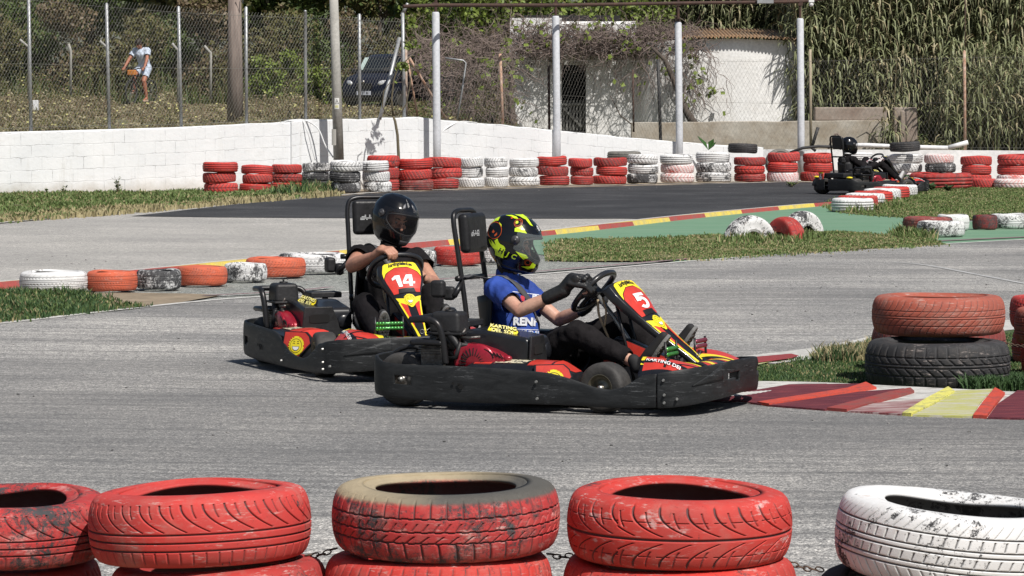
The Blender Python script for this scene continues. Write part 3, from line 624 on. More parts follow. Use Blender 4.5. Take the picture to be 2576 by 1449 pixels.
grass('grass',smoothline([(2425,992),(2500,975),(2600,968),(2640,985),(2560,1000),(2430,998)]),8000,.055,[GK,GK,GK],z=.03,seed=8,wd=.005,thr=-1)
grass('grass',smoothline([(1800,612),(1850,600),(2040,588),(2070,600),(1960,615),(1840,618)]),1500,.075,[GR,GD,GL],seed=9,wd=.009,thr=-.5)
grass('grass',smoothline([(2240,588),(2290,580),(2330,590),(2350,600),(2270,602)]),900,.09,[GR,GD,GL],seed=10,wd=.009,thr=-.5)
grass('grass',smoothline([(2086,530),(2200,520),(2260,505),(2240,526),(2160,537)]),1500,.09,[GR,GD,GL],seed=11,wd=.010,thr=-.5)
grass('grass',smoothline([(660,486),(760,474),(850,478),(840,486),(700,494)]),1800,.14,[GK,GD,GL],seed=12,wd=.012,thr=-.5)
def weed(u,v,h,n,label,spread=.12,mat=None,z=0,leaf=.03):
    p=G(u,v,z); mb=MB(); rnd=random.Random(int(u*7+v))
    st=[]
    for k in range(n):
        a=rnd.uniform(0,6.28); r=rnd.uniform(0,spread); hh=h*rnd.uniform(.5,1.); top=Vector((math.cos(a)*r,math.sin(a)*r,hh)); mid=top*.5+Vector((0,0,.04*h)); 
        mb.cur=0; mb.tube([(0,0,-.01),mid,top],[.004,.003,.0015],4)
        mb.cur=1
        for j in range(7):
            t=rnd.uniform(.25,1); q=top*t; b=rnd.uniform(0,6.28); L=leaf*rnd.uniform(.7,1.5); d=Vector((math.cos(b),math.sin(b),rnd.uniform(-.2,.7)))*L; s=Vector((-math.sin(b),math.cos(b),0))*L*.35
            mb.face([q,q+d*.5+s,q+d,q+d*.5-s])
    o=mb.build('weed',[GD,mat or GR]); o.location=p; return tag(o,label,'plant')
weed(297,490,.32,9,'tall leafy weed growing up the middle of the left white wall',.07,GR,leaf=.05)
weed(115,489,.13,5,'low sprig of weed at the foot of the white wall at far left',.1,GR,leaf=.04)
weed(160,490,.16,6,'small bushy weed beside the low sprig at the left wall',.12,GR,leaf=.04)
weed(2345,480,.13,14,'leafy weed in front of the very wide tyre, left one',.14,GK,leaf=.07)
weed(2385,482,.11,12,'leafy weed in front of the very wide tyre, right one',.12,GK,leaf=.07)
weed(1990,470,.10,12,'low weeds at the foot of the nineteenth stack',.2,GR,leaf=.05)
# ------------------------------------------------------------------ walls
m_white=M('white_block_paint',(.80,.81,.82),.75,col2=(.66,.67,.68),scale=1.2,bump=.35,bscale=30)
def blockwall_mat():
    m,t,b=newmat('white_painted_blockwork'); tc=t.add('ShaderNodeTexCoord'); v=tc.outputs['UV']
    nd=t.noise(v,3.,3,.6); dv=t.add('ShaderNodeVectorMath',operation='MULTIPLY_ADD'); cc=t.add('ShaderNodeCombineXYZ'); t.link(t.math('MULTIPLY',t.math('SUBTRACT',nd,.5),.07),cc.inputs[1]); 
    av=t.add('ShaderNodeVectorMath',operation='ADD'); t.link(v,av.inputs[0]); t.link(cc.outputs[0],av.inputs[1])
    br=t.add('ShaderNodeTexBrick'); t.link(av.outputs[0],br.inputs['Vector']); br.inputs['Scale'].default_value=1; br.inputs['Brick Width'].default_value=.42; br.inputs['Row Height'].default_value=.212
    br.inputs['Mortar Size'].default_value=.006; br.inputs['Mortar Smooth'].default_value=.4
    base=t.mix(t.ramp(t.noise(v,1.3,4,.6),[(.3,(0,0,0)),(.75,(1,1,1))]),(.80,.81,.82),(.70,.72,.74))
    grime=t.ramp(t.noise(t.mapping(v,scale=(1.,3.,1)),1.6,6,.7),[(.60,(0,0,0)),(.74,(1,1,1))]); base=t.mix(t.math('MULTIPLY',grime,.25),base,(.42,.38,.32))
    dr=t.noise(t.mapping(v,scale=(7.,.55,1.)),1.,5,.7); base=t.mix(t.math('MULTIPLY',t.ramp(dr,[(.56,(0,0,0)),(.72,(1,1,1))]),.28),base,(.46,.44,.38))
    so=t.add('ShaderNodeSeparateXYZ'); t.link(tc.outputs['Object'],so.inputs[0]); zl=t.math('ADD',so.outputs[2],t.math('MULTIPLY',t.math('SUBTRACT',t.noise(v,3.,5,.7),.5),.35)); base=t.mix(t.math('MULTIPLY',t.ramp(zl,[(.02,(1,1,1)),(.22,(0,0,0))]),.55),base,(.36,.32,.25))
    j=t.math('MULTIPLY',br.outputs['Fac'],t.ramp(t.noise(v,2.6,5,.75),[(.50,(0,0,0)),(.64,(1,1,1))])); base=t.mix(t.math('MULTIPLY',j,.7),base,(.22,.22,.22))
    t.link(base,b.inputs['Base Color']); b.inputs['Roughness'].default_value=.8
    bp=t.add('ShaderNodeBump'); bp.inputs['Strength'].default_value=.55; bp.inputs['Distance'].default_value=.018
    h=t.math('SUBTRACT',t.math('MULTIPLY',t.noise(v,11.,4,.7),.75),t.math('MULTIPLY',br.outputs['Fac'],t.ramp(t.noise(v,1.7,3,.7),[(.35,(.15,.15,.15)),(.65,(.8,.8,.8))]))); t.link(h,bp.inputs['Height']); t.link(bp.outputs[0],b.inputs['Normal']); return m
m_block=blockwall_mat()
def wall(name,pts,th,label,mat,zb=-.05,cap=None):
    """pts: (u,D,vtop)"""
    P=[(PD(u,vt,D).x,D,PD(u,vt,D).z) for u,D,vt in pts]; me=bpy.data.meshes.new(name); bm=bmesh.new(); uvl=bm.loops.layers.uv.new('UVMap'); s=0; 
    for i in range(len(P)-1):
        a,b=P[i],P[i+1]; L=math.hypot(b[0]-a[0],b[1]-a[1]); nx,ny=-(b[1]-a[1])/L*th,(b[0]-a[0])/L*th
        f4=[(a[0],a[1],zb),(b[0],b[1],zb),(b[0],b[1],b[2]),(a[0],a[1],a[2])]; vs=[bm.verts.new(q) for q in f4]; f=bm.faces.new(vs)
        for l,(x,y) in zip(f.loops,[(s,-a[2]),(s+L,-b[2]),(s+L,0),(s,0)]): l[uvl].uv=(x,y)
        vs2=[bm.verts.new((q[0]+nx,q[1]+ny,q[2])) for q in f4]; bm.faces.new(vs2[::-1])
        ft=bm.faces.new([vs[3],vs[2],vs2[2],vs2[3]])
        for l,(x,y) in zip(ft.loops,[(s,.05),(s+L,.05),(s+L,.2),(s,.2)]): l[uvl].uv=(x,y)
        if i==0: bm.faces.new([vs[0],vs[3],vs2[3],vs2[0]])
        if i==len(P)-2: bm.faces.new([vs[1],vs2[1],vs2[2],vs[2]])
        s+=L
    bm.normal_update(); bm.to_mesh(me); bm.free(); me.materials.append(mat); o=bpy.data.objects.new(name,me); COL.objects.link(o); return tag(o,label,'wall'),P
wl,WL=wall('white_wall',[(-220,59.0,338),(0,60.0,336),(250,61.2,330),(480,62.3,322),(620,63.0,314),(735,63.6,311)],.2,'long low white block wall at left under the tall mesh fence',m_block)
wl2,WL2=wall('white_wall',[(733,63.55,308),(760,63.7,304),(900,64.4,302),(1000,65.0,298),(1052,65.3,297)],.2,'short white block wall with a step, behind the concrete lamp pole',m_block)
wr,WR=wall('white_wall',[(1052,65.3,297),(1090,65.6,303),(1250,66.9,316),(1450,68.5,336),(1640,70.0,354),(1790,70.8,366),(1920,71.3,373)],.2,'white block wall sloping down to the right behind the white posts',m_block)
wr2,WR2=wall('white_wall',[(1920,71.6,376),(2300,71.9,377),(2800,72.2,381)],.2,'very low white wall at the right under the reeds',m_white)
# pier at the corner
p=PD(1010,300,65.0); 
# mortar lumps on the wall tops
mb=MB(); rnd=random.Random(3)
for seg in (WL,WL2,WR):
    for i in range(len(seg)-1):
        a,b=Vector(seg[i]),Vector(seg[i+1]); n=int((b-a).length/.12); pts=[]
        for k in range(n+1):
            q=a.lerp(b,k/n); pts.append(q+Vector((0,.03,.004+.016*mnoise.noise(Vector((q.x*3,seg[0][0],0))))))
        mb.tube(pts,[.018+.012*abs(mnoise.noise(Vector((q.x*2.3,1,0)))) for q in pts],6)
capo=mb.build('mortar_cap',m_white,None,smooth=True); tag(capo,'rough bead of white mortar along the top of the block walls','mortar')
# ------------------------------------------------------------------ terrain behind the walls
def terr(x,y):
    # height of the bank behind the wall
    u=1288+F*x/max(y,1); 
    L=np.interp(u,[-400,0,1000,1300,1600,2000,2600],[1.0,1.02,1.2,.75,.62,.42,.42]); H2=np.interp(u,[-400,0,1000,1200,1600,2000,2600],[1.55,1.55,1.5,1.1,.75,.55,.5])
    t=min(1,max(0,(y-66)/16)); return L*(1-t)+H2*t+max(0,y-110)*.03
mb=MB(); NX,NY=110,24
def tf(a,b):
    u=-500+3500*a; 
    D0=np.interp(u,[-220,0,735,1052,1250,1450,1640,1920,2800],[59.3,60.3,63.9,65.6,67.2,68.8,70.3,71.9,72.5])+.12
    y=D0+(170-D0)*b**2.2; x=(u-1288)/F*y*(1+.8*b); 
    z=terr((u-1288)/F*y,y)+ (.10*mnoise.noise(Vector((x*.8,y*.5,0))) if b>0 else -.9)
    return (x,y,z)
mb.grid(tf,NX,NY); tag(mb.build('terrain',M('scrubby_earth',(.17,.14,.085),.95,col2=(.10,.11,.045),scale=.9,bump=.6,bscale=20),smooth=True),kind='structure')
# ------------------------------------------------------------------ posts and fences
m_galv=M('galvanised_steel',(.46,.47,.48),.5,.55,col2=(.36,.37,.38),scale=8)
m_rust=M('rusty_pipe',(.42,.22,.13),.8,col2=(.55,.42,.34),scale=9,bump=.3)
m_rail=M('dark_brown_rusty_steel',(.085,.045,.032),.8,col2=(.05,.03,.025),scale=10)
m_conc=M('weathered_concrete',(.44,.43,.40),.9,col2=(.33,.32,.295),scale=3,bump=.5,bscale=25)
m_post=M('pale_grey_painted_post',(.60,.62,.66),.6,col2=(.53,.55,.58),scale=3,lo=.3,hi=.8)
m_bark=M('weathered_pole_timber',(.30,.24,.21),.95,col2=(.17,.135,.12),scale=3.,stretch=(6,6,.5),bump=.9,bscale=5)
m_blackst=M('blackened_steel',(.03,.03,.032),.6)
def pole(name,u0,v0,u1,v1,D,r,mat,label,cat='post',group=None,r1=None,n=12,cap=None,D1=None,extra=None):
    a=PD(u0,v0,D); b=PD(u1,v1,D1 or D); mb=MB(); mb.tube([Vector((0,0,0)),(b-a)*.5,b-a],[r,(r+(r1 or r))/2,r1 or r],n)
    if cap=='round': mb.sphere(b-a,(r1 or r)*1.0,n,6)
    o=mb.build(name,mat,None,smooth=True); o.location=a
    return tag(o,label,cat,group)
def wallD(u): return float(np.interp(u,[-220,0,250,480,735,1052,1250,1450,1640,1920,2800],[59.1,60.1,61.3,62.4,63.7,65.4,67.,68.6,70.1,71.5,72.3]))
fp=[(-125,340,-130,-10),(78,328,72,-6),(275,322,268,11),(456,320,449,19),(620,313,619,20),(769,305,768,29),(905,302,904,38)]
for i,(a,b,c,d) in enumerate(fp): 
    lab=['galvanised fence post just outside the left edge','galvanised fence post nearest the left edge of the picture','galvanised fence post left of the cyclist','galvanised fence post right of the cyclist','galvanised fence post just right of the wooden pole','galvanised fence post between the wooden pole and the concrete pole','galvanised fence post in front of the dark blue van'][i]
    pole('fence_post',a,b+4,c,d,wallD(a)+.1,.031,m_galv,lab,'fence post','posts of the tall left mesh fence',cap='round')
o=pole('fence_post',1017,300,1013,32,wallD(1017)+.1,.034,m_galv,'last post of the tall fence, with a bent arm and rusty stays','fence post','posts of the tall left mesh fence')
a=PD(1013,34,wallD(1017)+.1); b=PD(1026,8,wallD(1017)+.1); ar=MB(); ar.tube([a-o.location,b-o.location],.032,8); arm=ar.build('bent_arm',m_galv,o,smooth=True)
def mesh_fence(name,A,label,sp=.075,r=.0021,mat=m_galv,mid=True):
    """A: list of (xy bottom, z0, z1) stations; wires run diagonally both ways between bottom and top"""
    mb=MB(); 
    S=[0]
    for i in range(len(A)-1): S.append(S[-1]+math.hypot(A[i+1][0]-A[i][0],A[i+1][1]-A[i][1]))
    X=lambda s:(float(np.interp(s,S,[a[0] for a in A])),float(np.interp(s,S,[a[1] for a in A])))
    Z0=lambda s:float(np.interp(s,S,[a[2] for a in A])); Z1=lambda s:float(np.interp(s,S,[a[3] for a in A]))
    Lt=S[-1]; hmax=max(a[3]-a[2] for a in A); s=-hmax*.6
    def P(s,z): x,y=X(s); return Vector((x,y,z))
    slope=.60
    while s<Lt+hmax*.6:
        for sg in (1,-1):
            # diagonal s+sg*slope*(z-z0)
            pts=[]
            for k in range(9):
                t=k/8; zz=Z0(min(max(s,0),Lt))+t*(Z1(min(max(s,0),Lt))-Z0(min(max(s,0),Lt))); q=s+sg*slope*(zz-Z0(min(max(s,0),Lt)))
                if 0<=q<=Lt: pts.append(P(q,zz)+Vector((0,.008*sg,0)))
            if len(pts)>=2: mb.tube(pts,r,3,cap=False)
        s+=sp
    for zt in ([0.02,.98,.5] if mid else [.02,.98]):
        pts=[P(q,Z0(q)+zt*(Z1(q)-Z0(q))) for q in np.linspace(0,Lt,24)]; mb.tube(pts,r*1.5,4)
    o=mb.build(name,mat); return tag(o,label,'fence')
def stat(u,vb,vt,dD=.06):
    D=wallD(u)+dD; a=PD(u,vb,D); b=PD(u,vt,D); return (a.x,D,a.z,b.z)
m_wire=M('dull_fence_wire',(.22,.22,.20),.6,.3)
mesh_fence('chain_link_fence',[stat(-125,336,-14),stat(78,327,-6),stat(275,321,12),stat(456,318,26),stat(620,311,34),stat(769,304,40),stat(905,301,46),stat(1015,297,50)],'tall chain link mesh standing on the left white wall',.066,.0018,m_wire)
mesh_fence('chain_link_fence',[stat(1055,298,150),stat(1262,316,150),stat(1450,334,150),stat(1640,352,150),stat(1800,364,150),stat(2036,374,150),stat(2430,376,140),stat(2700,378,138)],'chain link mesh behind the white posts, in front of the white shed',.085,.0015,M('grey_fence_wire',(.16,.155,.14),.6,.3))
# stays and rusty bits at the corner
G1='stays braced against the last fence post'
pole('brace_pipe',955,300,1005,95,64.6,.035,m_galv,'pale steel stay leaning from the wall up to the last fence post','pipe',D1=65.3)
pole('brace_pipe',1052,300,1025,150,65.8,.020,m_rust,'thin rusty stay just right of the last fence post','pipe',D1=65.5)
pole('brace_pipe',1124,304,1030,146,66.4,.025,m_rust,'long rusty pipe leaning left from the white wall top','pipe',D1=65.6)
pole('brace_pipe',1022,297,1021,120,65.75,.028,M('brown_spiral_pipe',(.33,.22,.17),.8,col2=(.5,.42,.35),scale=14),'brown scaly pipe standing right behind the last fence post','pipe')
o=MB(); D=66.8; o.tube([PD(1150,300,D),PD(1163,225,D),PD(1172,158,D),PD(1165,152,D),PD(1120,146,D)],.018,6); tag(o.build('bent_frame',m_galv,smooth=True),'thin bent grey pipe frame among the dry vines','pipe')
# small bent-arm posts of the road fence further back
for i,(u,vb,vt,dx) in enumerate([(-10,330,118,-22),(72,250,118,-22),(271,250,121,-20),(448,262,127,-15),(530,250,133,-16),(178,240,128,-6)]):
    D=77.; a=PD(u,vb,D); b=PD(u,vt,D); c=PD(u+dx,vt-18,D); mb=MB(); mb.tube([Vector((0,0,0)),b-a,c-a],.03,6)
    o=mb.build('fence_post',m_conc,smooth=True); o.location=a
    tag(o,['thin road fence post outside the left edge','thin bent-topped post left of the cyclist near the left edge','thin bent-topped post just left of the cyclist','thin bent-topped post right of the cyclist','rightmost thin bent-topped post, left of the wooden pole','short bent-topped post half lost in scrub at left'][i],'fence post','bent-topped posts along the road behind')
# concrete lamp pole
o=pole('utility_pole',852,402,838,-60,63.55,.098,m_conc,'round concrete pole with a warning sticker in front of the white wall','pole',r1=.078,n=20)
o.data.materials.append(M('sticker_white',(.75,.75,.73),.5)); 
base=o.location; 
def onpole(mb,fn,u,v,w,h):
    pass
a=PD(848,260,63.55)-base
mb=MB(); rr=.0905
def cyl_patch(mb,c,r,w,h,a0=-PI/2,n=6,off=.003,dz=0):
    mb.grid(lambda s,t:(c.x+(r+off)*math.cos(a0+(s-.5)*w/r),c.y+(r+off)*math.sin(a0+(s-.5)*w/r),c.z+dz+(t-.5)*h),n,1)
cyl_patch(mb,a,rr,.085,.20); mb.build('warning_sticker',MATS['sticker_white'],o)
mb=MB(); cyl=lambda x,y:(a.x+(rr+.006)*math.cos(-PI/2+x/rr),a.y+(rr+.006)*math.sin(-PI/2+x/rr),a.z+y)
put(mb,poly_mesh2d([(-.036,-.01),(.036,-.01),(.036,-.004),(-.036,-.004)],.02),cyl); put(mb,poly_mesh2d([(-.036,-.01),(-.029,-.01),(.002,.075),(0,.083)],.02),cyl); put(mb,poly_mesh2d([(.036,-.01),(.029,-.01),(-.002,.075),(0,.083)],.02),cyl); put(mb,poly_mesh2d([(.004,.05),(-.012,.024),(0,.026),(-.004,.004),(.011,.032),(0,.03)],.02),cyl)
mb.build('warning_symbol',m_blackst,o)
mb=MB(); put(mb,poly_mesh2d([(-.03,-.08),(.03,-.08),(.03,-.035),(-.03,-.035)],.02),cyl); mb.build('small_yellow_label',M('label_yellow',(.6,.58,.3),.6),o)
c=PD(843,345,63.55)-base; mb=MB(); mb.grid(lambda s,t:(c.x+.098*math.cos(-PI/2-.2+(s-.5)*.9),c.y+.098*math.sin(-PI/2-.2+(s-.5)*.9),c.z+(t-.5)*.3),6,1); mb.build('access_plate',M('pole_plate',(.40,.39,.36),.8),o)
# old wooden telegraph pole
o=pole('utility_pole',592,330,590,-60,67.5,.165,m_bark,'thick weathered wooden pole behind the tall mesh fence','pole',r1=.125,n=18)
mb=MB(); c=PD(610,5,67.3)-o.location; mb.tube([c+Vector((-.1,0,.1)),c+Vector((0,0,-.03)),c+Vector((.02,0,.2))],.012,5); mb.build('bracket',m_galv,o,smooth=True)
# pale thick posts carrying the rusty rail
wp=[(1099,395,1096,30),(1401,392,1398,40),(1709,388,1706,55),(2015,392,2013,46)]
nm=['first pale thick post from the left, right of the wall corner','second pale thick post, in front of the shed doorway','third pale thick post, at the left end of the corrugated roof','fourth pale thick post, right end of the shed behind red tyres']
WPD=[65.15,68.0,70.2,71.05]
for i,(a,b,c,d) in enumerate(wp):
    D=WPD[i]; p0=PD(a,b,D); p1=PD(c,d,D); o=MB(); o.tube([(0,0,-p0.z),(0,0,.4),p1-p0-Vector((0,0,.03)),p1-p0],[.075,.074,.072,.055],20); q=o.build('post',m_post,smooth=True); q.location=p0; tag(q,nm[i],'post','pale thick posts along the right wall')
    u=MB(); h=PD(c,-40,D)-p1; u.tube([Vector((0,0,.0)),Vector((0,0,h.z))],.03,8); u.box((0,0,(PD(c,10,D)-p1).z),(.10,.08,.07)); e=u.build('steel_extension',m_rail,q); e.location=p1-p0
mb=MB(); mb.tube([PD(1015,16,63.8),PD(1097,13,64.35),PD(1400,13,67.45),PD(1706,8,69.85),PD(2014,4,71.05),PD(2080,-4,71.4)],.035,8); tag(mb.build('rail',m_rail,smooth=True),'dark rusty steel rail running across the tops of the pale posts','rail')
# cameras / lamp box at top
o=MB(); p=PD(1925,4,70.5); o.box((0,0,.02),(.34,.1,.12)); q=o.build('floodlight',m_galv,bevel=.01); q.location=p; tag(q,'grey floodlight housing cut by the top edge near the last pale post','floodlight')
o=MB(); p=PD(2041,8,70.9); o.sphere((0,0,-.02),(.05,.05,.05)); o.box((0,0,.05),(.11,.11,.06)); q=o.build('security_camera',M('white_plastic',(.78,.78,.78),.4)); q.location=p; tag(q,'small white dome camera on the rusty rail beside the last pale post','camera')
# thin posts of the right fence
pole('fence_post',1265,320,1258,135,67.25,.030,m_rust,'thin rusty post left of the white shed','fence post')
pole('fence_post',1662,356,1655,150,70.4,.033,m_blackst,'thin black post left of the third pale post','fence post')
pole('fence_post',1382,335,1380,165,68.2,.026,m_rail,'thin dark brown post just left of the shed doorway','fence post')
pole('fence_post',1594,332,1592,175,72.5,.022,m_rail,'thin dark post in front of the shed wall, right of the doorway','fence post')
pole('fence_post',2428,380,2426,130,72.1,.031,m_rust,'rust and white post standing alone in front of the reeds','fence post',cap='round')
pole('fence_post',2428,131,2428,-20,72.1,.012,m_rail,'thin dark rod continuing above the lone rusty post','rod')
pole('bamboo_pole',2040,372,2038,124,72.4,.030,M('bamboo_cane',(.42,.36,.25),.7,col2=(.30,.25,.18),scale=5),'brown bamboo pole right of the last pale post','pole')
pole('timber_prop',2043,368,2058,320,72.3,.035,m_blackst,'short dark prop leaning beside the bamboo pole','prop')
mb=MB(); D=71.2; mb.tube([PD(2084,375,D),PD(2092,352,D),PD(2101,338,D),PD(2107,336,D),PD(2118,350,D),PD(2114,377,D)],.022,6); tag(mb.build('bent_frame',M('brown_pipe',(.17,.13,.11),.7),smooth=True),'bent brown pipe frame behind the far driver','frame')
mb=MB(); D=71.35; mb.tube([PD(2120,366,D),PD(2180,365,D),PD(2260,369,D),PD(2385,372,D)],.045,10); mb.tube([PD(2385,372,D),PD(2435,358,D)],.05,10); tag(mb.build('pipe',m_white,smooth=True),'white pipe lying along the low wall at right','pipe')
mb=MB(); D=71.2; mb.tube([PD(2040,370,D),PD(2052,380,D)],.03); mb.tube([PD(1985,385,70.9),PD(2020,372,70.9),PD(2060,368,70.9),PD(2120,370,70.9)],.03,8); tag(mb.build('hose',m_blackst,smooth=True),'black hose lying behind the tyres right of the last pale post','hose')
def cable(name,pts,r,label,mat=m_white):
    mb=MB(); sp=smoothline([(a,b) for a,b,_ in pts],6); Ds=np.interp([q[0] for q in sp],*zip(*sorted((p[0],p[2]) for p in pts))); mb.tube([PD(u,v,d) for (u,v),d in zip(sp,Ds)],r,6); return tag(mb.build(name,mat,smooth=True),label,'cable')
cable('cable',[(590,317,63.0),(640,314,63.3),(700,309,63.65),(730,303,63.75),(768,303,63.75),(800,324,63.68),(818,365,63.65),(838,396,63.6)],.014,'white cable looping from the wall top down to the concrete pole')
cable('cable',[(762,304,63.7),(775,335,63.66),(783,365,63.70),(793,403,63.75)],.010,'thin white cable hanging down the wall left of the concrete pole')
cable('cable',[(0,334,60.15),(120,331,60.7),(300,326,61.6),(430,322,62.2),(590,315,63.0)],.014,'long white cable lying on the left wall top')
cable('cable',[(1105,338,65.75),(1130,318,65.9),(1160,306,66.2),(1200,309,66.5)],.012,'short white cable on the wall right of the first pale post')
# ------------------------------------------------------------------ shed
m_shed=M('whitewashed_render',(.84,.84,.83),.85,col2=(.76,.75,.73),scale=2.2,bump=.5,bscale=18)
SD=76.
def SX(u,D=SD): return PD(u,300,D).x
def SZ(v,D=SD): return PD(1500,v,D).z
shed=empty('shed',(SX(1640),SD,0),'whitewashed shed with dark doorway under dry vines behind the mesh fence','shed')
L=lambda x,y,z:(x-shed.location.x,y-SD,z)
mb=MB()
def wallrect(u0,u1,v0,v1,D=SD,th=.25):
    x0,x1,z0,z1=SX(u0,D),SX(u1,D),SZ(v1,D),SZ(v0,D); mb.box(L((x0+x1)/2,D+th/2,(z0+z1)/2),(x1-x0,th,z1-z0))
wallrect(1283,1413,45,352); wallrect(1474,1600,120,352); wallrect(1413,1474,120,163); wallrect(1413,1474,60,120.0); wallrect(1474,1600,60,120)
mb.build('wall',m_shed,shed)
mb=MB(); D2=75.4
pts=[(SX(1600,D2+.6),D2+.6),(SX(1640,D2),D2),(SX(1720,D2-.1),D2-.1),(SX(1850,D2-.12),D2-.12),(SX(2000,D2-.05),D2-.05),(SX(2030,D2+.4),D2+.4),(SX(2040,D2+3),D2+3)]
def archz(u): return SZ(97+ (abs(u-1830)/190.)**2*7,75.3)
for i in range(len(pts)-1):
    (xa,ya),(xb,yb)=pts[i],pts[i+1]; ua=1288+F*xa/ya; ub=1288+F*xb/yb; za,zb=archz(ua),archz(ub); mb.face([L(xa,ya,.3),L(xb,yb,.3),L(xb,yb,zb),L(xa,ya,za)])
mb.build('tank_wall',m_shed,shed,merge=True,smooth=True)
# roof: corrugated, overhanging
mb=MB()
def rf(a,b):
    u=1700+325*a; x=SX(u,75.3); z=archz(u)+.03+.025*math.sin(a*2*PI*36)+b*.25; return L(x,75.10+b*3.2,z)
mb.grid(rf,36*8,4); mb.build('corrugated_roof',M('rusty_orange_corrugated',(.38,.22,.11),.8,col2=(.26,.21,.15),scale=4),shed,smooth=True,solid=.012)
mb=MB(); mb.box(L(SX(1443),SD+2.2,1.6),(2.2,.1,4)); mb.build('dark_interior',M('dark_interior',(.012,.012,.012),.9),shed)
mb=MB()
for k in range(7): mb.box(L(SX(1418+k*8.5),SD+.15,SZ(290)),(.045,.03,SZ(255)-SZ(330)))
mb.box(L(SX(1440),SD+.12,SZ(262)),(.5,.03,.05)); mb.box(L(SX(1440),SD+.10,SZ(295)),(.6,.03,.05),Matrix.Rotation(.8,3,'Y'))
mb.build('slatted_gate',M('grey_timber_slats',(.16,.16,.15),.9),shed)
mb=MB(); x0,x1=SX(1283),SX(1600); mb.box(L((x0+x1)/2,SD+1.7,(SZ(45))-.1),(x1-x0,3,.06)); mb.build('roof_slab',m_shed,shed)
# concrete retaining wall and blocks
m_ret=M('stained_old_concrete',(.46,.43,.38),.9,col2=(.30,.25,.19),scale=1.6,lo=.35,hi=.7,bump=.7,bscale=14)
m_brn=M('brown_rendered_block',(.25,.19,.155),.92,col2=(.33,.28,.24),scale=2.2,bump=.6,bscale=16)
mb=MB(); D=73.8; x0,x1=SX(1588,D),SX(2236,D); z1=SZ(308,D)
prof=[(x0+(x1-x0)*k/14,z1+.03*mnoise.noise(Vector((k*.7,3,0)))+.05*k/14) for k in range(15)]; mb.extrude([(x0,.2)]+[(x1,.2)]+prof[::-1],.3,'y',D); tag(mb.build('retaining_wall',m_ret,bevel=.02),'low stained concrete wall in front of the shed and reeds','wall')
mb=MB(); x0,x1=SX(2050,D),SX(2232,D); mb.box(((x0+x1)/2,D+.2,(SZ(306,D)+SZ(272,D))/2+.02),(x1-x0,.3,SZ(271,D)-SZ(305,D))); tag(mb.build('block',m_brn,bevel=.03),'long brown rendered slab lying on the retaining wall','block')
mb=MB(); x0,x1=SX(2246,D),SX(2308,D); mb.box(((x0+x1)/2,D+.1,(SZ(385,D)+SZ(270,D))/2),(x1-x0,.4,SZ(270,D)-SZ(385,D)),taper=.94); mb.box((SX(2268,D),D-.18,SZ(330,D)),(.09,.06,.9)); tag(mb.build('block',m_brn,bevel=.03),'upright brown block at the end of the retaining wall','block')
# ------------------------------------------------------------------ vegetation
m_lf={}
def leafmat(name,c1,c2,tr=.0):
    m,t,b=newmat(name); tc=t.add('ShaderNodeTexCoord'); n=t.noise(tc.outputs['Object'],2.2,4,.6); n2=t.noise(tc.outputs['Object'],11.,2,.6)
    c=t.mix(t.ramp(n,[(.32,(0,0,0)),(.68,(1,1,1))]),c1,c2); c=t.mix(.6,c,t.ramp(n2,[(.3,(.55,.55,.55)),(.7,(1.45,1.45,1.45))]),'MULTIPLY'); t.link(c,b.inputs['Base Color'])
    b.inputs['Roughness'].default_value=.55; b.inputs['Specular IOR Level'].default_value=.35
    if tr:
        b.inputs['Subsurface Weight'].default_value=0
    return m
L_dark=leafmat('leaf_dark_green',(.045,.070,.018),(.085,.125,.030)); L_olive=leafmat('leaf_olive',(.085,.082,.030),(.155,.145,.055)); L_yel=leafmat('leaf_yellow_green',(.11,.16,.025),(.19,.24,.05))
L_brown=leafmat('scrub_brown',(.105,.075,.043),(.18,.135,.08)); L_straw=leafmat('straw',(.22,.19,.11),(.33,.29,.18)); L_twig=M('grey_brown_twig',(.115,.085,.075),.9,col2=(.21,.165,.145),scale=6)
L_bark=M('dark_bark',(.07,.055,.045),.95,col2=(.11,.09,.075),scale=6); L_fl=M('small_yellow_flower',(.75,.72,.30),.6); L_reed=leafmat('reed_grey_green',(.125,.145,.065),(.27,.285,.155)); L_reedd=leafmat('reed_dry',(.24,.21,.12),(.40,.35,.22))
def crown(mb,c,r,n,leaf,rnd,mi=0,dens=2.2,holes=0.0,seed=0):
    """leaf quads through an uneven volume: clumps and gaps from noise"""
    k=0; tr=0
    while k<n and tr<n*6:
        tr+=1; d=Vector((rnd.gauss(0,1),rnd.gauss(0,1),rnd.gauss(0,1))).normalized(); q=rnd.random()**.45
        p=Vector((d.x*r[0],d.y*r[1],d.z*r[2]))*q; nn=mnoise.noise((p+Vector((seed*3.1,seed,0)))*dens); 
        if nn<holes-.12+.25*(q-.5): continue
        p=p*(1+.35*mnoise.noise(p*.9+Vector((seed,9,0))))+Vector(c)
        a=Vector((rnd.gauss(0,1),rnd.gauss(0,1),rnd.gauss(0,1)+.3)).normalized(); b=a.orthogonal().normalized(); b.rotate(Matrix.Rotation(rnd.uniform(0,6.28),3,a)); e=a.cross(b); L=leaf*rnd.uniform(.6,1.5); 
        mb.cur=mi if rnd.random()<.86 else mi+1
        mb.face([p-b*L*.5,p+e*L*.26,p+b*L*.5,p-e*L*.26]); k+=1
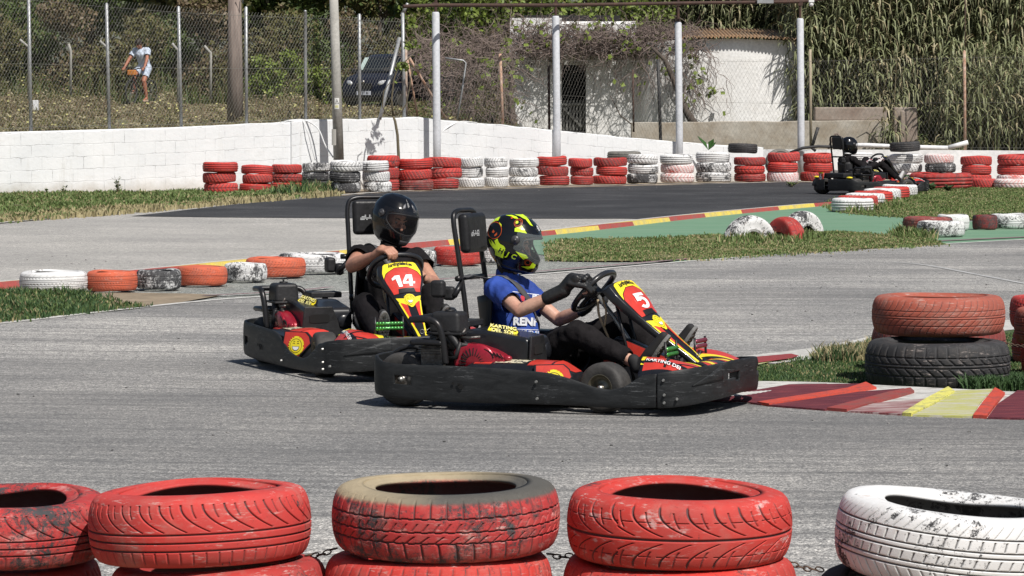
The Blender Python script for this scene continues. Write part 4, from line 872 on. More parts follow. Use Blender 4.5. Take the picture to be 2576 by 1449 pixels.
def tree_mesh(h,cr,n,leaf,seed,mats,trunk=.1,lean=.0,limbs=7,bush=False,holes=0.,blobs=7):
    rnd=random.Random(seed); root=[]; tk=MB(); 
    top=Vector((lean,0,h*.75)); tk.tube([Vector((0,0,-.2)),top*.35+Vector((rnd.uniform(-.1,.1),0,0)),top*.7,top],[trunk,trunk*.8,trunk*.55,trunk*.2],8)
    cm=MB()
    for k in range(blobs):
        a=rnd.uniform(0,6.28); rr=rnd.uniform(.15,.75)*cr; z=h*(rnd.uniform(.12,.95) if bush else rnd.uniform(.45,.98)); c=Vector((math.cos(a)*rr+lean*z/h,math.sin(a)*rr*.7,z)); s=cr*rnd.uniform(.32,.62)
        if z>h*.25: st=top*max(.2,min(.95,z/h-.2)); tk.tube([st,(st+c)/2+Vector((0,0,-.05)),c],[trunk*.4,trunk*.25,trunk*.08],5)
        crown(cm,c,(s,s*.8,s*.75),n//blobs,leaf,rnd,0,1.9/max(.4,cr*.5),holes,seed+k)
    return tk,cm
PROTO={}
def tree(name,u,v,D,h,cr,mats,label,cat='tree',n=2600,leaf=.13,seed=1,group=None,proto=None,bush=False,trunk=.08,sc=1.,rz=0.,holes=0.,lean=0.,blobs=8,z=None):
    p=PD(u,v,D); zt=terr(p.x,D) if z is None else z
    root=empty(name,(p.x,D,zt),label,cat,rz,group); root.scale=(sc,sc,sc)
    if proto in PROTO:
        for me,nm in PROTO[proto]:
            o=bpy.data.objects.new(nm,me); COL.objects.link(o); o.parent=root
        return root
    tk,cm=tree_mesh(h,cr,n,leaf,seed,mats,trunk,bush=bush,holes=holes,lean=lean,blobs=blobs); a=tk.build('trunk',L_bark,root,smooth=True); b=cm.build('crown' if not bush else 'foliage',mats,root)
    PROTO[proto]=[(a.data,'trunk'),(b.data,b.name.split('.')[0])]; return root
pos=['at the far left','left of the cyclist','behind the cyclist','between the cyclist and the wooden pole','behind the wooden pole','right of the wooden pole','behind the concrete pole','left of the dark blue van','above the dark blue van','right of the dark blue van','above the left end of the shed','over the shed doorway','above the middle of the shed','above the right part of the shed']
for i in range(14):
    u=-60+i*145; dk=i%3; D=94+3*((i*7)%4)
    tree('tree',u,200,D,5.4,2.1,[[L_dark,L_olive],[L_olive,L_dark],[L_dark,L_yel]][dk],f"tall {['dark','olive green','dense leafy'][dk]} tree in the back row {pos[i]}",n=9000,leaf=.15,seed=10+dk,proto='bt%d'%dk,rz=i*1.3,sc=.95+.1*((i*5)%3),holes=0.02,blobs=12,group='trees in the row behind the road')
# a nearer lower bush row so that no gap is left under the crowns
for i in range(13):
    u=-40+i*118; dk=i%3; D=86+2*((i*5)%3)
    if 800<u<1100: D=90
    tree('shrub',u,230,D,2.6,1.5,[[L_olive,L_brown],[L_dark,L_olive],[L_brown,L_olive]][dk],f"{['olive','dark green','brownish'][dk]} shrub, {ORD[i]} from the left along the road behind the mesh fence",'shrub',n=5200,leaf=.10,seed=40+dk,proto='sh%d'%dk,rz=i*2.1,bush=True,trunk=.04,sc=.9+.12*((i*7)%4)*.5,group='shrubs along the road',blobs=9)
tree('shrub',705,250,82,1.3,.9,[L_yel,L_olive],'bright green bush left of the dark blue van','shrub',n=3500,leaf=.10,seed=61,proto='gb',bush=True,trunk=.03)
tree('shrub',800,250,81,.95,.7,[L_yel,L_olive],'bright green bush between the concrete pole and the second last fence posts','shrub',n=2500,leaf=.09,seed=62,proto='gb2',bush=True,trunk=.03)
for i in range(11):
    tree('tree',-80+i*150,200,103,5.6,2.0,[L_dark,L_olive],f"dark bushy tree, {ORD[i]} from the left in the furthest row behind the road",n=5000,leaf=.16,seed=81,proto='df',rz=i*1.1,bush=True,group='furthest trees behind the road',blobs=12)
# branches with bright leaves over the shed
for i,(u,z,s) in enumerate([(1130,3.9,1.),(1250,4.1,1.1),(1370,4.2,1.0),(1500,4.3,1.0),(1620,4.3,.9),(1060,3.2,.8)]):
    tree('vine_clump',u,200,79.5,1.2,1.2,[L_yel,L_dark],f"bright leafy clump, {ORD[i]} from the left hanging over the shed and dry vines",'plant',n=1100,leaf=.12,seed=70,proto='vc',bush=True,trunk=.03,z=z-.9,rz=i,sc=s,group='leafy clumps above the vines',holes=.1)
# scrub on the bank: brown grasses and weeds, uncountable
def scrub(name,u0,u1,D0,D1,n,h,mats,seed,flow=0.,hv=None,leaf=.10):
    rnd=random.Random(seed); mb=MB()
    for k in range(n):
        D=rnd.uniform(D0,D1); u=rnd.uniform(u0,u1); x=(u-1288)/F*D; z=terr(x,D)-.02; q=mnoise.noise(Vector((x*.9,D*.45,seed))); q2=mnoise.noise(Vector((x*3.1,D*1.5,seed)))
        hh=h*(1+q*1.3+q2*.7)*rnd.uniform(.4,1.25); hh=max(.08,hh)
        if hv: hh*=hv(u,D)
        if hh<.05: continue
        a=rnd.uniform(0,6.28); w=rnd.uniform(.006,.014); e=Vector((math.cos(a),math.sin(a),0))*hh*rnd.uniform(.1,.5); t=Vector((-math.sin(a),math.cos(a),0))*w
        b=Vector((x,D,z)); mb.cur=0 if rnd.random()<.5+q else 1
        mb.raw([b-t,b+t,b+e*.4+Vector((0,0,hh*.6))+t*.6,b+e*.4+Vector((0,0,hh*.6))-t*.6,b+e+Vector((0,0,hh))],[(0,1,2,3),(3,2,4)])
        for j in range(3):
            s=rnd.uniform(.3,1); p=b+e*s*s+Vector((rnd.gauss(0,.03),rnd.gauss(0,.03),hh*s)); d=Vector((rnd.gauss(0,1),rnd.gauss(0,1),rnd.gauss(0,.6))).normalized(); o=d.orthogonal().normalized(); L=leaf*rnd.uniform(.4,1.); mb.cur=rnd.choice([0,1,1,2]); mb.face([p-d*L*.5,p+o*L*.2,p+d*L*.5,p-o*L*.2])
        if flow and rnd.random()<flow*(1+3*max(0,q2)): 
            p=b+e+Vector((0,0,hh)); mb.cur=3; mb.box(p,(.04,.04,.025))
    return tag(mb.build(name,mats),kind='stuff')
hvf=lambda u,D:(.35 if ((455<u<590 or 290<u<400) and D<84) else 1.)*(.45 if 800<u<1110 else 1.)
scrub('scrub',-250,1100,61.,70,14000,.20,[L_brown,L_olive,L_straw,L_fl],5,.003,lambda u,D:(.75 if D<64 else 1)*hvf(u,D)*(.0 if D<wallD(u)+.5 else 1))
scrub('scrub',-250,1100,70,84,17000,.24,[L_olive,L_brown,L_straw,L_fl],6,.012,hvf)
scrub('scrub',1040,1300,68.2,78,5000,.20,[L_olive,L_brown,L_dark,L_fl],7,.008)
scrub('scrub',-300,1300,84,92,7000,.7,[L_olive,L_dark,L_brown,L_fl],8,.010)
# reeds
def reeds(name,u0,u1,D0,D1,n,hlo,hhi,seed,drop=0.,face=None):
    rnd=random.Random(seed); mb=MB()
    for k in range(n):
        D=D0+(D1-D0)*rnd.random()**1.3; u=rnd.uniform(u0,u1); x=(u-1288)/F*D; z=terr(x,D); h=rnd.uniform(hlo,hhi); a=rnd.uniform(0,6.28); ln=rnd.uniform(.05,.35)*h*.5
        if mnoise.noise(Vector((x*.5,D*.4,seed)))<-.45: continue
        e=Vector((math.cos(a)*ln,math.sin(a)*ln,0)); b=Vector((x,D,z)); dry=rnd.random()<.10; mb.cur=1 if dry or rnd.random()<.3 else 0
        mb.tube([b,b+e*.3+Vector((0,0,h*.5)),b+e+Vector((0,0,h))],[.014,.011,.004],4,cap=False)
        m=int(h*8.5)
        for j in range(m):
            t=rnd.uniform(.12,1.0)**.8; p=b+e*(.3*t*2 if t<.5 else .3+(t-.5)*1.4)+Vector((0,0,h*t)); c=rnd.uniform(0,6.28) if rnd.random()<.5 else rnd.uniform(PI*1.0,PI*2.0); d=Vector((math.cos(c),math.sin(c),0)); s=Vector((-d.y,d.x,0)); L=rnd.uniform(.25,.55); w=rnd.uniform(.011,.026)
            up=rnd.uniform(.05,.6); mb.cur=1 if (dry or rnd.random()<.12) else 0
            q0=p; q1=p+d*L*.35+Vector((0,0,L*up*.55)); q2=p+d*L*.75+Vector((0,0,L*(up*.45-.12))); q3=p+d*L*.95+Vector((0,0,-L*rnd.uniform(.1,.75)))
            mb.raw([q0-s*w*.6,q0+s*w*.6,q1+s*w,q1-s*w,q2+s*w*.8,q2-s*w*.8,q3],[(0,1,2,3),(3,2,4,5),(5,4,6)])
    return tag(mb.build(name,[L_reed,L_reedd]),kind='stuff')
reeds('reeds',2000,2850,75.2,80,2000,2.8,5.2,3)
reeds('reeds',2215,2850,73.2,75.5,420,.7,2.6,4)
reeds('reeds',1660,2120,79.8,83.5,620,4.0,5.6,5)
# dark fill of dense canes behind
tree_fill=[(1560+i*120) for i in range(11)]
for i,u in enumerate(tree_fill):
    tree('tree',u,200,85,5.6,2.0,[L_olive,L_reed],f"dark thicket tree, {ORD[i]} from the left behind the reeds and shed",n=6500,leaf=.16,seed=83,proto='rf',rz=i*1.7,bush=True,group='dark trees behind the reeds',blobs=12)
# dead stalks and weeds by the blocks
reeds('dry_stalks',2232,2250,73.3,73.6,16,.5,.95,9)
scrub('scrub',2310,2420,72.6,74.5,1500,.22,[L_dark,L_olive,L_straw,L_fl],12)
# ------------------------------------------------------------------ dry vine tangle over the shed
def vines(name,boxes,label,seed,mats,leafn=0,r=.008):
    rnd=random.Random(seed); mb=MB()
    for (u0,u1,v0,v1,D0,D1,n,L,drop) in boxes:
        for k in range(n):
            D=rnd.uniform(D0,D1); p=PD(rnd.uniform(u0,u1),rnd.uniform(v0,v1),D); d=Vector((rnd.gauss(0,1),rnd.gauss(0,.35),rnd.gauss(0,.7)-drop)).normalized(); pts=[p.copy()]
            for j in range(9):
                d=(d+Vector((rnd.gauss(0,.55),rnd.gauss(0,.3),rnd.gauss(0,.5)-drop*.5))).normalized(); p=p+d*L/9; pts.append(p.copy())
            rr=r*rnd.uniform(.5,1.6); mb.cur=0; mb.tube(pts,[rr*(1-.07*q) for q in range(len(pts))],3,cap=False)
            if rnd.random()<leafn:
                for j in range(5):
                    q=pts[rnd.randrange(len(pts))]+Vector((rnd.gauss(0,.05),0,rnd.gauss(0,.05))); a=Vector((rnd.gauss(0,1),rnd.gauss(0,1),rnd.gauss(0,1))).normalized(); o=a.orthogonal(); mb.cur=1; s=.07; mb.face([q-a*s,q+o*s*.7,q+a*s,q-o*s*.7])
    return mb,tag(mb.build(name,mats),label,'plant')
vines('dry_vines',[(1040,1300,95,200,69,76.5,420,1.3,0),(1290,1700,80,150,74.2,76.,560,1.2,0),(1270,1420,45,110,75.2,76.,130,1.0,0),(1400,1760,70,120,74.2,77,330,1.2,.1),(1700,1790,95,150,74.,75,110,.9,.5),(1060,1290,180,290,70,76,230,1.0,.5)],'thick tangle of dry brown vines hanging over the shed roof','1',[L_twig,L_yel],.08) if False else None
mb,vo=vines('dry_vines',[(1040,1290,95,190,69,76.5,560,1.0,0),(1290,1700,85,132,75.3,75.9,900,.7,0),(1290,1700,100,135,74.9,75.3,90,.8,0),(1270,1420,55,105,75.2,75.8,110,.8,0),(1400,1760,68,112,74.9,77,520,.8,.1),(1700,1780,98,140,74.6,74.9,80,.6,.3),(1060,1290,180,290,70,76,330,.8,.5)],'thick tangle of dry brown vines over and beside the shed',1,[L_twig,L_yel],.035)
mb,vo=vines('hanging_vines',[(1480,1600,130,200,75.3,75.85,34,.8,.9),(1600,1730,120,200,74.6,75.0,80,.9,1.0),(1715,1790,140,230,74.7,74.95,75,.8,1.2),(1800,1850,170,270,74.7,74.95,8,.7,1.2),(1290,1410,130,190,75.2,75.85,34,.7,.7)],'thin bare tendrils hanging down the white shed wall',2,[L_twig,L_yel],.07,.006)
# old vine trunk in front of the shed and the sapling
mb=MB(); D=74.6
mb.tube([PD(1752,318,D),PD(1735,295,D),PD(1718,262,D),PD(1700,215,D),PD(1672,150,D),PD(1640,120,D)],[.09,.085,.07,.06,.05,.03],8); mb.tube([PD(1700,215,D),PD(1712,150,D),PD(1740,110,D)],[.05,.04,.02],6)
mb.tube([PD(1610,330,74.9),PD(1560,290,74.9),PD(1535,240,74.9)],[.02,.015,.01],5)
tag(mb.build('old_vine',L_bark,smooth=True),'dark crooked vine trunk beside the third pale post','vine')
mb=MB(); D=75.0
mb.tube([PD(1300,350,D),PD(1290,310,D),PD(1284,240,D),PD(1290,170,D),PD(1275,120,D)],[.10,.09,.07,.06,.04],8); tag(mb.build('old_vine',L_bark,smooth=True),'dark vine trunk at the left corner of the shed','vine')
sap=empty('sapling',PD(1003,398,63.6),'thin young tree growing in front of the wall corner','tree')
o0=sap.location; D=63.6; q=lambda u,v:PD(u,v,D)-o0
mb=MB(); mb.cur=0
mb.tube([Vector((0,0,-o0.z)),q(1003,398),q(1000,340),q(994,305),q(989,292)],[.03,.028,.026,.024,.02],8)
mb.tube([q(989,292),q(985,250),q(991,200),q(1000,172),q(1022,152),q(1045,130)],[.02,.018,.016,.014,.010,.006],6)
mb.tube([q(989,292),q(972,285),q(962,268),q(965,230),q(982,205)],[.014,.012,.011,.01,.006],6); mb.tube([q(989,292),q(1010,280),q(1022,262),q(1032,215),q(1036,172)],[.014,.012,.011,.010,.006],6)
mb.build('trunk',M('sapling_bark',(.13,.11,.07),.9),sap,smooth=True)
mb=MB(); rnd=random.Random(4); crown(mb,q(1012,168),(.16,.08,.09),110,.07,rnd,0,6,-.5,3); crown(mb,q(1035,115),(.22,.1,.10),60,.08,rnd,0,6,-.5,5); mb.build('crown',[L_yel,L_dark],sap)
# banana-like plant behind the seventeenth stack
mb=MB(); p=PD(1782,378,70.3)
for a,l,w in ((-.7,.36,.07),(.4,.28,.06),(.9,.2,.04)):
    mb.raw([(0,0,0),(math.sin(a)*l*.5-w,0,l*.6),(math.sin(a)*l,-.05,l*.85),(math.sin(a)*l*.5+w,0,l*.45)],[(0,1,2,3)])
o=mb.build('agave',M('glossy_green_leaf',(.05,.13,.03),.35)); o.location=p; tag(o,'plant with a few broad glossy leaves behind the white stacks','plant')
# white markers in the scrub
mb=MB(); p=PD(88,325,78); 
o=MB(); o.box((0,0,0),(.12,.1,.22)); q2=o.build('marker',m_white,bevel=.01); q2.location=PD(90,318,73)+Vector((0,0,.45)); tag(q2,'small white block half hidden in scrub at the far left','marker')
# ------------------------------------------------------------------ karts
def scuffed():
    m,t,b=newmat('scuffed_black_plastic'); tc=t.add('ShaderNodeTexCoord'); v=tc.outputs['Object']
    s=t.noise(t.mapping(v,scale=(2,2,9)),3.,6,.7,.6); s2=t.noise(t.mapping(v,scale=(5,5,42),rot=(.05,.04,0)),1.6,5,.85); big=t.noise(v,2.6,3,.5)
    f=t.math('MULTIPLY',t.ramp(s2,[(.58,(0,0,0)),(.63,(1,1,1))]),t.ramp(big,[(.45,(.0,.0,.0)),(.62,(1,1,1))]))
    c=t.mix(t.ramp(s,[(.4,(0,0,0)),(.75,(1,1,1))]),(.013,.014,.015),(.030,.032,.034)); c=t.mix(t.math('MULTIPLY',f,.9),c,(.12,.125,.13)); 
    b.inputs['Specular IOR Level'].default_value=.3; t.link(c,b.inputs['Base Color']); r=t.ramp(s,[(.3,(.42,.42,.42)),(.7,(.62,.62,.62))]); t.link(r,b.inputs['Roughness'])
    bp=t.add('ShaderNodeBump'); bp.inputs['Strength'].default_value=.35; bp.inputs['Distance'].default_value=.004; t.link(s2,bp.inputs['Height']); t.link(bp.outputs[0],b.inputs['Normal']); return m
K_bump=scuffed()
K_blk=M('glossy_black_bodywork',(.010,.011,.014),.28,col2=(.020,.021,.025),scale=5,coat=.15,spec=.4)
K_mat=M('matt_black_plastic',(.014,.014,.015),.5,col2=(.028,.028,.030),scale=9,bump=.2,spec=.35)
K_met=M('black_steel_tube',(.02,.02,.022),.35,.3,col2=(.07,.05,.04),scale=10,lo=.55,hi=.75)
K_red=M('sticker_red',(.66,.045,.03),.35,col2=(.55,.05,.035),scale=4,coat=.25)
K_yel=M('sticker_yellow',(.88,.72,.03),.4,coat=.2)
K_wht=M('sticker_white_print',(.86,.86,.86),.4)
K_ink=M('sticker_black_print',(.012,.012,.012),.4)
K_eng=M('engine_red_metal',(.42,.015,.035),.32,.25,col2=(.30,.015,.03),scale=9,coat=.4)
K_alu=M('dirty_engine_metal',(.22,.21,.20),.45,.8,col2=(.07,.06,.055),scale=22,lo=.3,hi=.7,bump=.4)
K_tyr=M('kart_slick_rubber',(.035,.033,.032),.7,col2=(.085,.08,.075),scale=7,lo=.4,hi=.75,bump=.2)
K_rim=M('kart_rim_metal',(.50,.48,.46),.35,.85,col2=(.22,.20,.18),scale=10)
K_brass=M('dull_hub_cap',(.32,.29,.22),.35,.7,col2=(.16,.14,.10),scale=8)
K_grn=M('green_anodised',(.06,.30,.06),.3,.6,col2=(.12,.34,.12),scale=20)
K_pur=M('purple_red_anodised',(.22,.05,.08),.4,.5)
K_bolt=M('zinc_bolt',(.35,.35,.34),.4,.7)
K_seat=M('seat_black_shell',(.016,.016,.018),.5)
K_pad=M('black_leatherette',(.012,.012,.013),.42,col2=(.022,.022,.024),scale=14,bump=.25,bscale=30,spec=.35)
K_rope=M('dirty_cable_tan',(.34,.27,.18),.8)
K_pale=M('pad_print_grey',(.42,.43,.44),.5)
def sun_decal(fn,r,parent,step=.02,simple=False):
    """the smiling sun emblem"""
    mb=MB(); put(mb,poly_mesh2d([(r*1.03*(1.0 if k%2 else .83)*math.cos(2*PI*k/44),r*1.03*(1.0 if k%2 else .83)*math.sin(2*PI*k/44)) for k in range(44)],step),lambda x,y:fn(x,y,.0026)); s=mb.build('sun_emblem',K_yel,parent)
    mb=MB()
    ring=[(r*.76*math.cos(2*PI*k/40),r*.76*math.sin(2*PI*k/40)) for k in range(40)]
    for k in range(40):
        a=ring[k];b=ring[(k+1)%40]; mb.face([fn(a[0],a[1],.004),fn(b[0],b[1],.004),fn(b[0]*.95,b[1]*.95,.004),fn(a[0]*.95,a[1]*.95,.004)])
    for sx in (-1,1):
        for k in range(8):
            a=PI*(.1+.8*k/8); b=PI*(.1+.8*(k+1)/8); f=lambda a,q:fn(sx*r*.27+math.cos(a)*r*.16*q,r*.16+math.sin(a)*r*.13*q,.004); mb.face([f(a,1),f(b,1),f(b,.68),f(a,.68)])
        f=lambda x,y:fn(sx*x*r,y*r,.004); mb.face([f(.12,.42),f(.36,.46),f(.36,.50),f(.12,.47)])
    if not simple:
        put(mb,poly_mesh2d([(-.47*r,-.08*r),(.47*r,-.08*r),(.40*r,-.34*r),(.22*r,-.50*r),(0,-.55*r),(-.22*r,-.50*r),(-.40*r,-.34*r)],step),lambda x,y:fn(x,y,.0036))
    mb.build('sun_face_lines',K_ink,s)
    mb=MB(); put(mb,poly_mesh2d([(-.41*r,-.12*r),(.41*r,-.12*r),(.35*r,-.32*r),(.19*r,-.45*r),(0,-.49*r),(-.19*r,-.45*r),(-.35*r,-.32*r)],step),lambda x,y:fn(x,y,.0048)); mb.build('sun_teeth',K_wht,s)
    return s
def decal(fn,poly,mat,parent,name,off=.0015,step=.03):
    mb=MB(); put(mb,poly_mesh2d(poly,step),lambda x,y:fn(x,y,off)); return mb.build(name,mat,parent)
def tdecal(fn,txt,size,mat,parent,name,x0=0,y0=0,rot=0,off=.003,bold=.02,shear=0.,sx=1.,step=0,space=1.,out=None):
    bm=text_bm(txt,size,bold,shear,space)
    if step: grid_cut(bm,step)
    c,s=math.cos(rot),math.sin(rot)
    f=lambda x,y:fn(x0+c*x*sx-s*y,y0+s*x*sx+c*y,off)
    mb=MB(); put(mb,bm,f); return mb.build(name,mat,parent)
def wheel(parent,c,r,w,steer=0.,side=-1,hub='cap'):
    """axle along local y; side -1 outer face towards -y"""
    rot=Matrix.Rotation(steer,3,'Z'); q=lambda p:rot@Vector(p)+Vector(c)
    prof=[(r*.52,.5),(r*.60,.52),(r*.80,.53),(r*.90,.50),(r*.965,.42),(r*.99,.30),(r,.0),(r*.99,-.30),(r*.965,-.42),(r*.90,-.50),(r*.80,-.53),(r*.60,-.52),(r*.52,-.5)]
    n=40; mb=MB(); vs=[q((rr*math.cos(2*PI*k/n),y*w,rr*math.sin(2*PI*k/n))) for k in range(n) for rr,y in prof]; m=len(prof)
    mb.raw(vs,[(k*m+j,k*m+j+1,((k+1)%n)*m+j+1,((k+1)%n)*m+j) for k in range(n) for j in range(m-1)])
    hubp=bpy.data.objects.new('wheel',None); COL.objects.link(hubp); hubp.parent=parent; hubp.empty_display_size=.05
    mb.build('tyre',K_tyr,hubp,smooth=True)
    mb=MB(); s=side
    pr=[(r*.55,.50*s),(r*.535,.52*s),(r*.50,.47*s),(r*.46,.30*s),(r*.30,.27*s),(r*.18,.30*s),(r*.10,.40*s),(r*.06,.46*s),(.0001,.47*s)]
    vs=[q((rr*math.cos(2*PI*k/n),y*w,rr*math.sin(2*PI*k/n))) for k in range(n) for rr,y in pr]; m=len(pr)
    mb.raw(vs,[(k*m+j,k*m+j+1,((k+1)%n)*m+j+1,((k+1)%n)*m+j) for k in range(n) for j in range(m-1)])
    mb.build('rim',K_rim if hub=='cap' else K_brass,hubp,smooth=True)
    mb=MB(); mb.tube([q((0,s*w*.2,0)),q((0,s*w*.55,0))],.014,8); mb.tube([q((0,-s*w*.2,0)),q((0,-s*w*1.0,0))],.016,8); mb.build('axle_stub',K_bolt,hubp,smooth=True)
def strip(path,tops,bots,th,holes=(),n=10):
    """wall that follows a plan path; tops/bots are heights at each path point"""
    P=[Vector((a,b,0)) for a,b in path]; S=[0]
    for i in range(len(P)-1): S.append(S[-1]+(P[i+1]-P[i]).length)
    return P,S
def bumper(parent,name,pts,holes=(),th=.016,nseg=90,nz=9,mat=None,bulge=.004):
    """pts: (x,y,top,bot); holes: (x0,x1 along metres, z0,z1)"""
    xs=[p[0] for p in pts]; N=len(pts); S=[0]
    for i in range(N-1): S.append(S[-1]+math.hypot(pts[i+1][0]-pts[i][0],pts[i+1][1]-pts[i][1]))
    L=S[-1]
    def cr(t,k):
        i=min(max(int(np.searchsorted(S,t,side='right'))-1,0),N-2); f=(t-S[i])/(S[i+1]-S[i]); p0=pts[max(i-1,0)][k];p1=pts[i][k];p2=pts[i+1][k];p3=pts[min(i+2,N-1)][k]
        a=.5*((2*p1)+(-p0+p2)*f+(2*p0-5*p1+4*p2-p3)*f*f+(-p0+3*p1-3*p2+p3)*f**3); b=p1+(p2-p1)*f; return .6*a+.4*b
    def fn(a,b):
        t=a*L; x,y,zt,zb=[cr(t,k) for k in range(4)]; e=1e-3; t2=min(t+e,L); t1=max(t-e,0); dx,dy=cr(t2,0)-cr(t1,0),cr(t2,1)-cr(t1,1); l=math.hypot(dx,dy) or 1
        nx,ny=dy/l,-dx/l; o=bulge*(1-(2*b-1)**2)-.003*max(0,(b-.9)/.1)-.004*max(0,(.1-b)/.1); return (x+nx*o,y+ny*o,zb+(zt-zb)*b)
    mb=MB()
    def hole(a,b):
        t=a*L; zt,zb=cr(t,2),cr(t,3); z=zb+(zt-zb)*b
        return any(h[0]<t<h[1] and h[2]<z<h[3] for h in holes)
    mb.grid(fn,nseg,nz,hole=hole if holes else None)
    o=mb.build(name,mat or K_bump,parent,smooth=True,solid=th); md=o.modifiers.new('b','BEVEL'); md.width=.004; md.segments=2; md.limit_method='ANGLE'; md.angle_limit=R(50)
    return o,fn,L
SIDE14=[(-.985,.10,.270,.075),(-.990,-.20,.272,.075),(-.985,-.42,.272,.072),(-.955,-.535,.268,.068),(-.88,-.595,.262,.060),(-.72,-.612,.258,.050),(-.50,-.615,.252,.044),(-.22,-.614,.242,.042),(-.12,-.612,.225,.042),(-.03,-.610,.185,.042),(.08,-.607,.140,.042),(.20,-.600,.118,.043),(.31,-.595,.112,.043),(.40,-.590,.128,.042),(.49,-.583,.172,.042),(.56,-.577,.212,.045),(.628,-.572,.220,.048)]
def kart(name,num,origin,deg,label,rear_num=False):
    k=empty(name,(origin[0],origin[1],0),label,'go-kart',-R(deg),'rental go-karts on the track')
    W=.585
    # --- bumpers
    side=SIDE14 if num=='14' else [(-.985,.10,.270,.075),(-.990,-.20,.272,.075),(-.985,-.42,.272,.072),(-.955,-.535,.268,.068),(-.88,-.595,.240,.060),(-.72,-.612,.230,.050),(-.50,-.615,.232,.044),(-.17,-.612,.224,.046),(.05,-.605,.210,.048),(.18,-.60,.180,.048),(.30,-.595,.143,.045),(.385,-.59,.132,.043),(.46,-.585,.150,.042),(.52,-.58,.190,.043),(.56,-.577,.212,.045),(.628,-.572,.220,.048)]
    o,fn,L=bumper(k,'side_bumper',side,holes=((.80,.905,.130,.172),),nseg=120,nz=12)
    o2,fn2,_=bumper(k,'side_bumper',[(x,-y,a,b) for x,y,a,b in side[1:]][::-1],nseg=70,nz=6)
    o3,_,_=bumper(k,'rear_bumper',[(-.99,.20,.272,.075),(-.992,.0,.272,.075),(-.990,-.20,.272,.075)],nseg=10,nz=4) if False else (None,None,None)
    fr=[(.634,-.578,.222,.046),(.70,-.565,.236,.050),(.78,-.50,.248,.060),(.84,-.34,.256,.072),(.868,-.15,.262,.080),(.872,.05,.262,.085),(.868,.25,.256,.080),(.845,.40,.246,.072),(.79,.52,.240,.060),(.70,.575,.232,.050),(.634,.58,.222,.046)]
    o4,fnf,LF=bumper(k,'front_bumper',fr,holes=((.50,.68,.165,.198),(1.02,1.20,.165,.198)),nseg=130,nz=12,bulge=.006)
    mb=MB(); 
    # bolts near the seam, holes in the side
    def bolt(p,n,r=.0085):
        p=Vector(p); n=Vector(n).normalized(); mb=MB(); mb.tube([p,p+n*.010],[r,r*.7],8); mb.build('bolt',K_bolt,o4)
    for (x,z) in ((.67,.190),(.675,.115),(.675,.075)): bolt((x,-.590,z),(0.15,-1,0))
    bolt((.735,-.568,.095),(.5,-1,0)); bolt((-.01,-.628,.165),(0,-1,0)) if num!='14' else 0; bolt((-.005,-.628,.078),(0,-1,0))
    for (x,z) in ((.67,.190),(.675,.115),(.675,.075)): bolt((x,.590,z),(0.15,1,0))
    ho=MB()
    for (x,z,r) in ((-.475,.142,.008),(-.445,.138,.008),(-.432,.128,.015)): ho.cyl((x,-.633,z),(x,-.6345,z),r,n=14)
    ho.build('drain_holes',M('dark_hole',(.004,.004,.004),.9),o)
    mb=MB(); mb.grid(lambda a,b:tuple(Vector(fnf(.13+.20*a,.50+.46*b*a+.02))+Vector((.006,-.012,0))),16,3); rib=mb.build('moulded_rib',K_bump,o4,smooth=True,solid=.006)
    # --- chassis
    mb=MB()
    for s in (-1,1):
        mb.tube([(-.92,s*.30,.09),(-.5,s*.30,.07),(.10,s*.26,.06),(.35,s*.20,.07),(.78,s*.20,.10)],.016,8)
        mb.tube([(-.62,s*.32,.09),(-.60,s*.57,.10)],.012,6); mb.tube([(.02,s*.28,.08),(.02,s*.58,.10)],.012,6); mb.tube([(.55,s*.2,.08),(.60,s*.56,.10)],.012,6)
    mb.tube([(-.92,-.30,.09),(-.95,0,.10),(-.92,.30,.09)],.016,8); mb.tube([(.78,-.2,.10),(.82,0,.11),(.78,.2,.10)],.016,8); mb.tube([(.31,-.40,.10),(.31,.40,.10)],.014,8); mb.tube([(-.82,-.42,.14),(-.82,.42,.14)],.018,8)
    mb.build('chassis_frame',K_met,k,smooth=True)
    mb=MB(); mb.extrude([(-.35,-.27),(.20,-.27),(.74,-.19),(.74,.19),(.20,.27),(-.35,.27)],.006,'z',.045); mb.build('floor_tray',K_mat,k)
    # --- wheels
    wheel(k,(-.82,-.455,.145),.145,.15,0,-1); wheel(k,(-.82,.475,.145),.145,.17,0,1)
    wheel(k,(.31,-.465,.133),.132,.12,R(-9),-1,'brass'); wheel(k,(.31,.465,.133),.132,.12,R(-9),1,'brass')
    # fender hoops over the rear wheels
    for s in (-1,1):
        mb=MB(); mb.grid(lambda a,b:(-.82+.172*math.cos(PI*(.02+a*.96)),s*(.38+.17*b),.135+.172*math.sin(PI*(.02+a*.96))),16,2); mb.build('wheel_guard',K_mat,k,smooth=True,solid=.012) if s>0 else None
    mb=MB(); mb.tube([(-.82+.168*math.cos(a),-.365,.14+.168*math.sin(a)) for a in np.linspace(PI*1.0,0.1,14)],.013,8)
    mb.grid(lambda a,b:(-.82+.172*math.cos(PI*(.10+a*.70)),-.31-.06*b,.14+.172*math.sin(PI*(.10+a*.70))),14,2); mb.build('wheel_guard',K_mat,k,smooth=True)
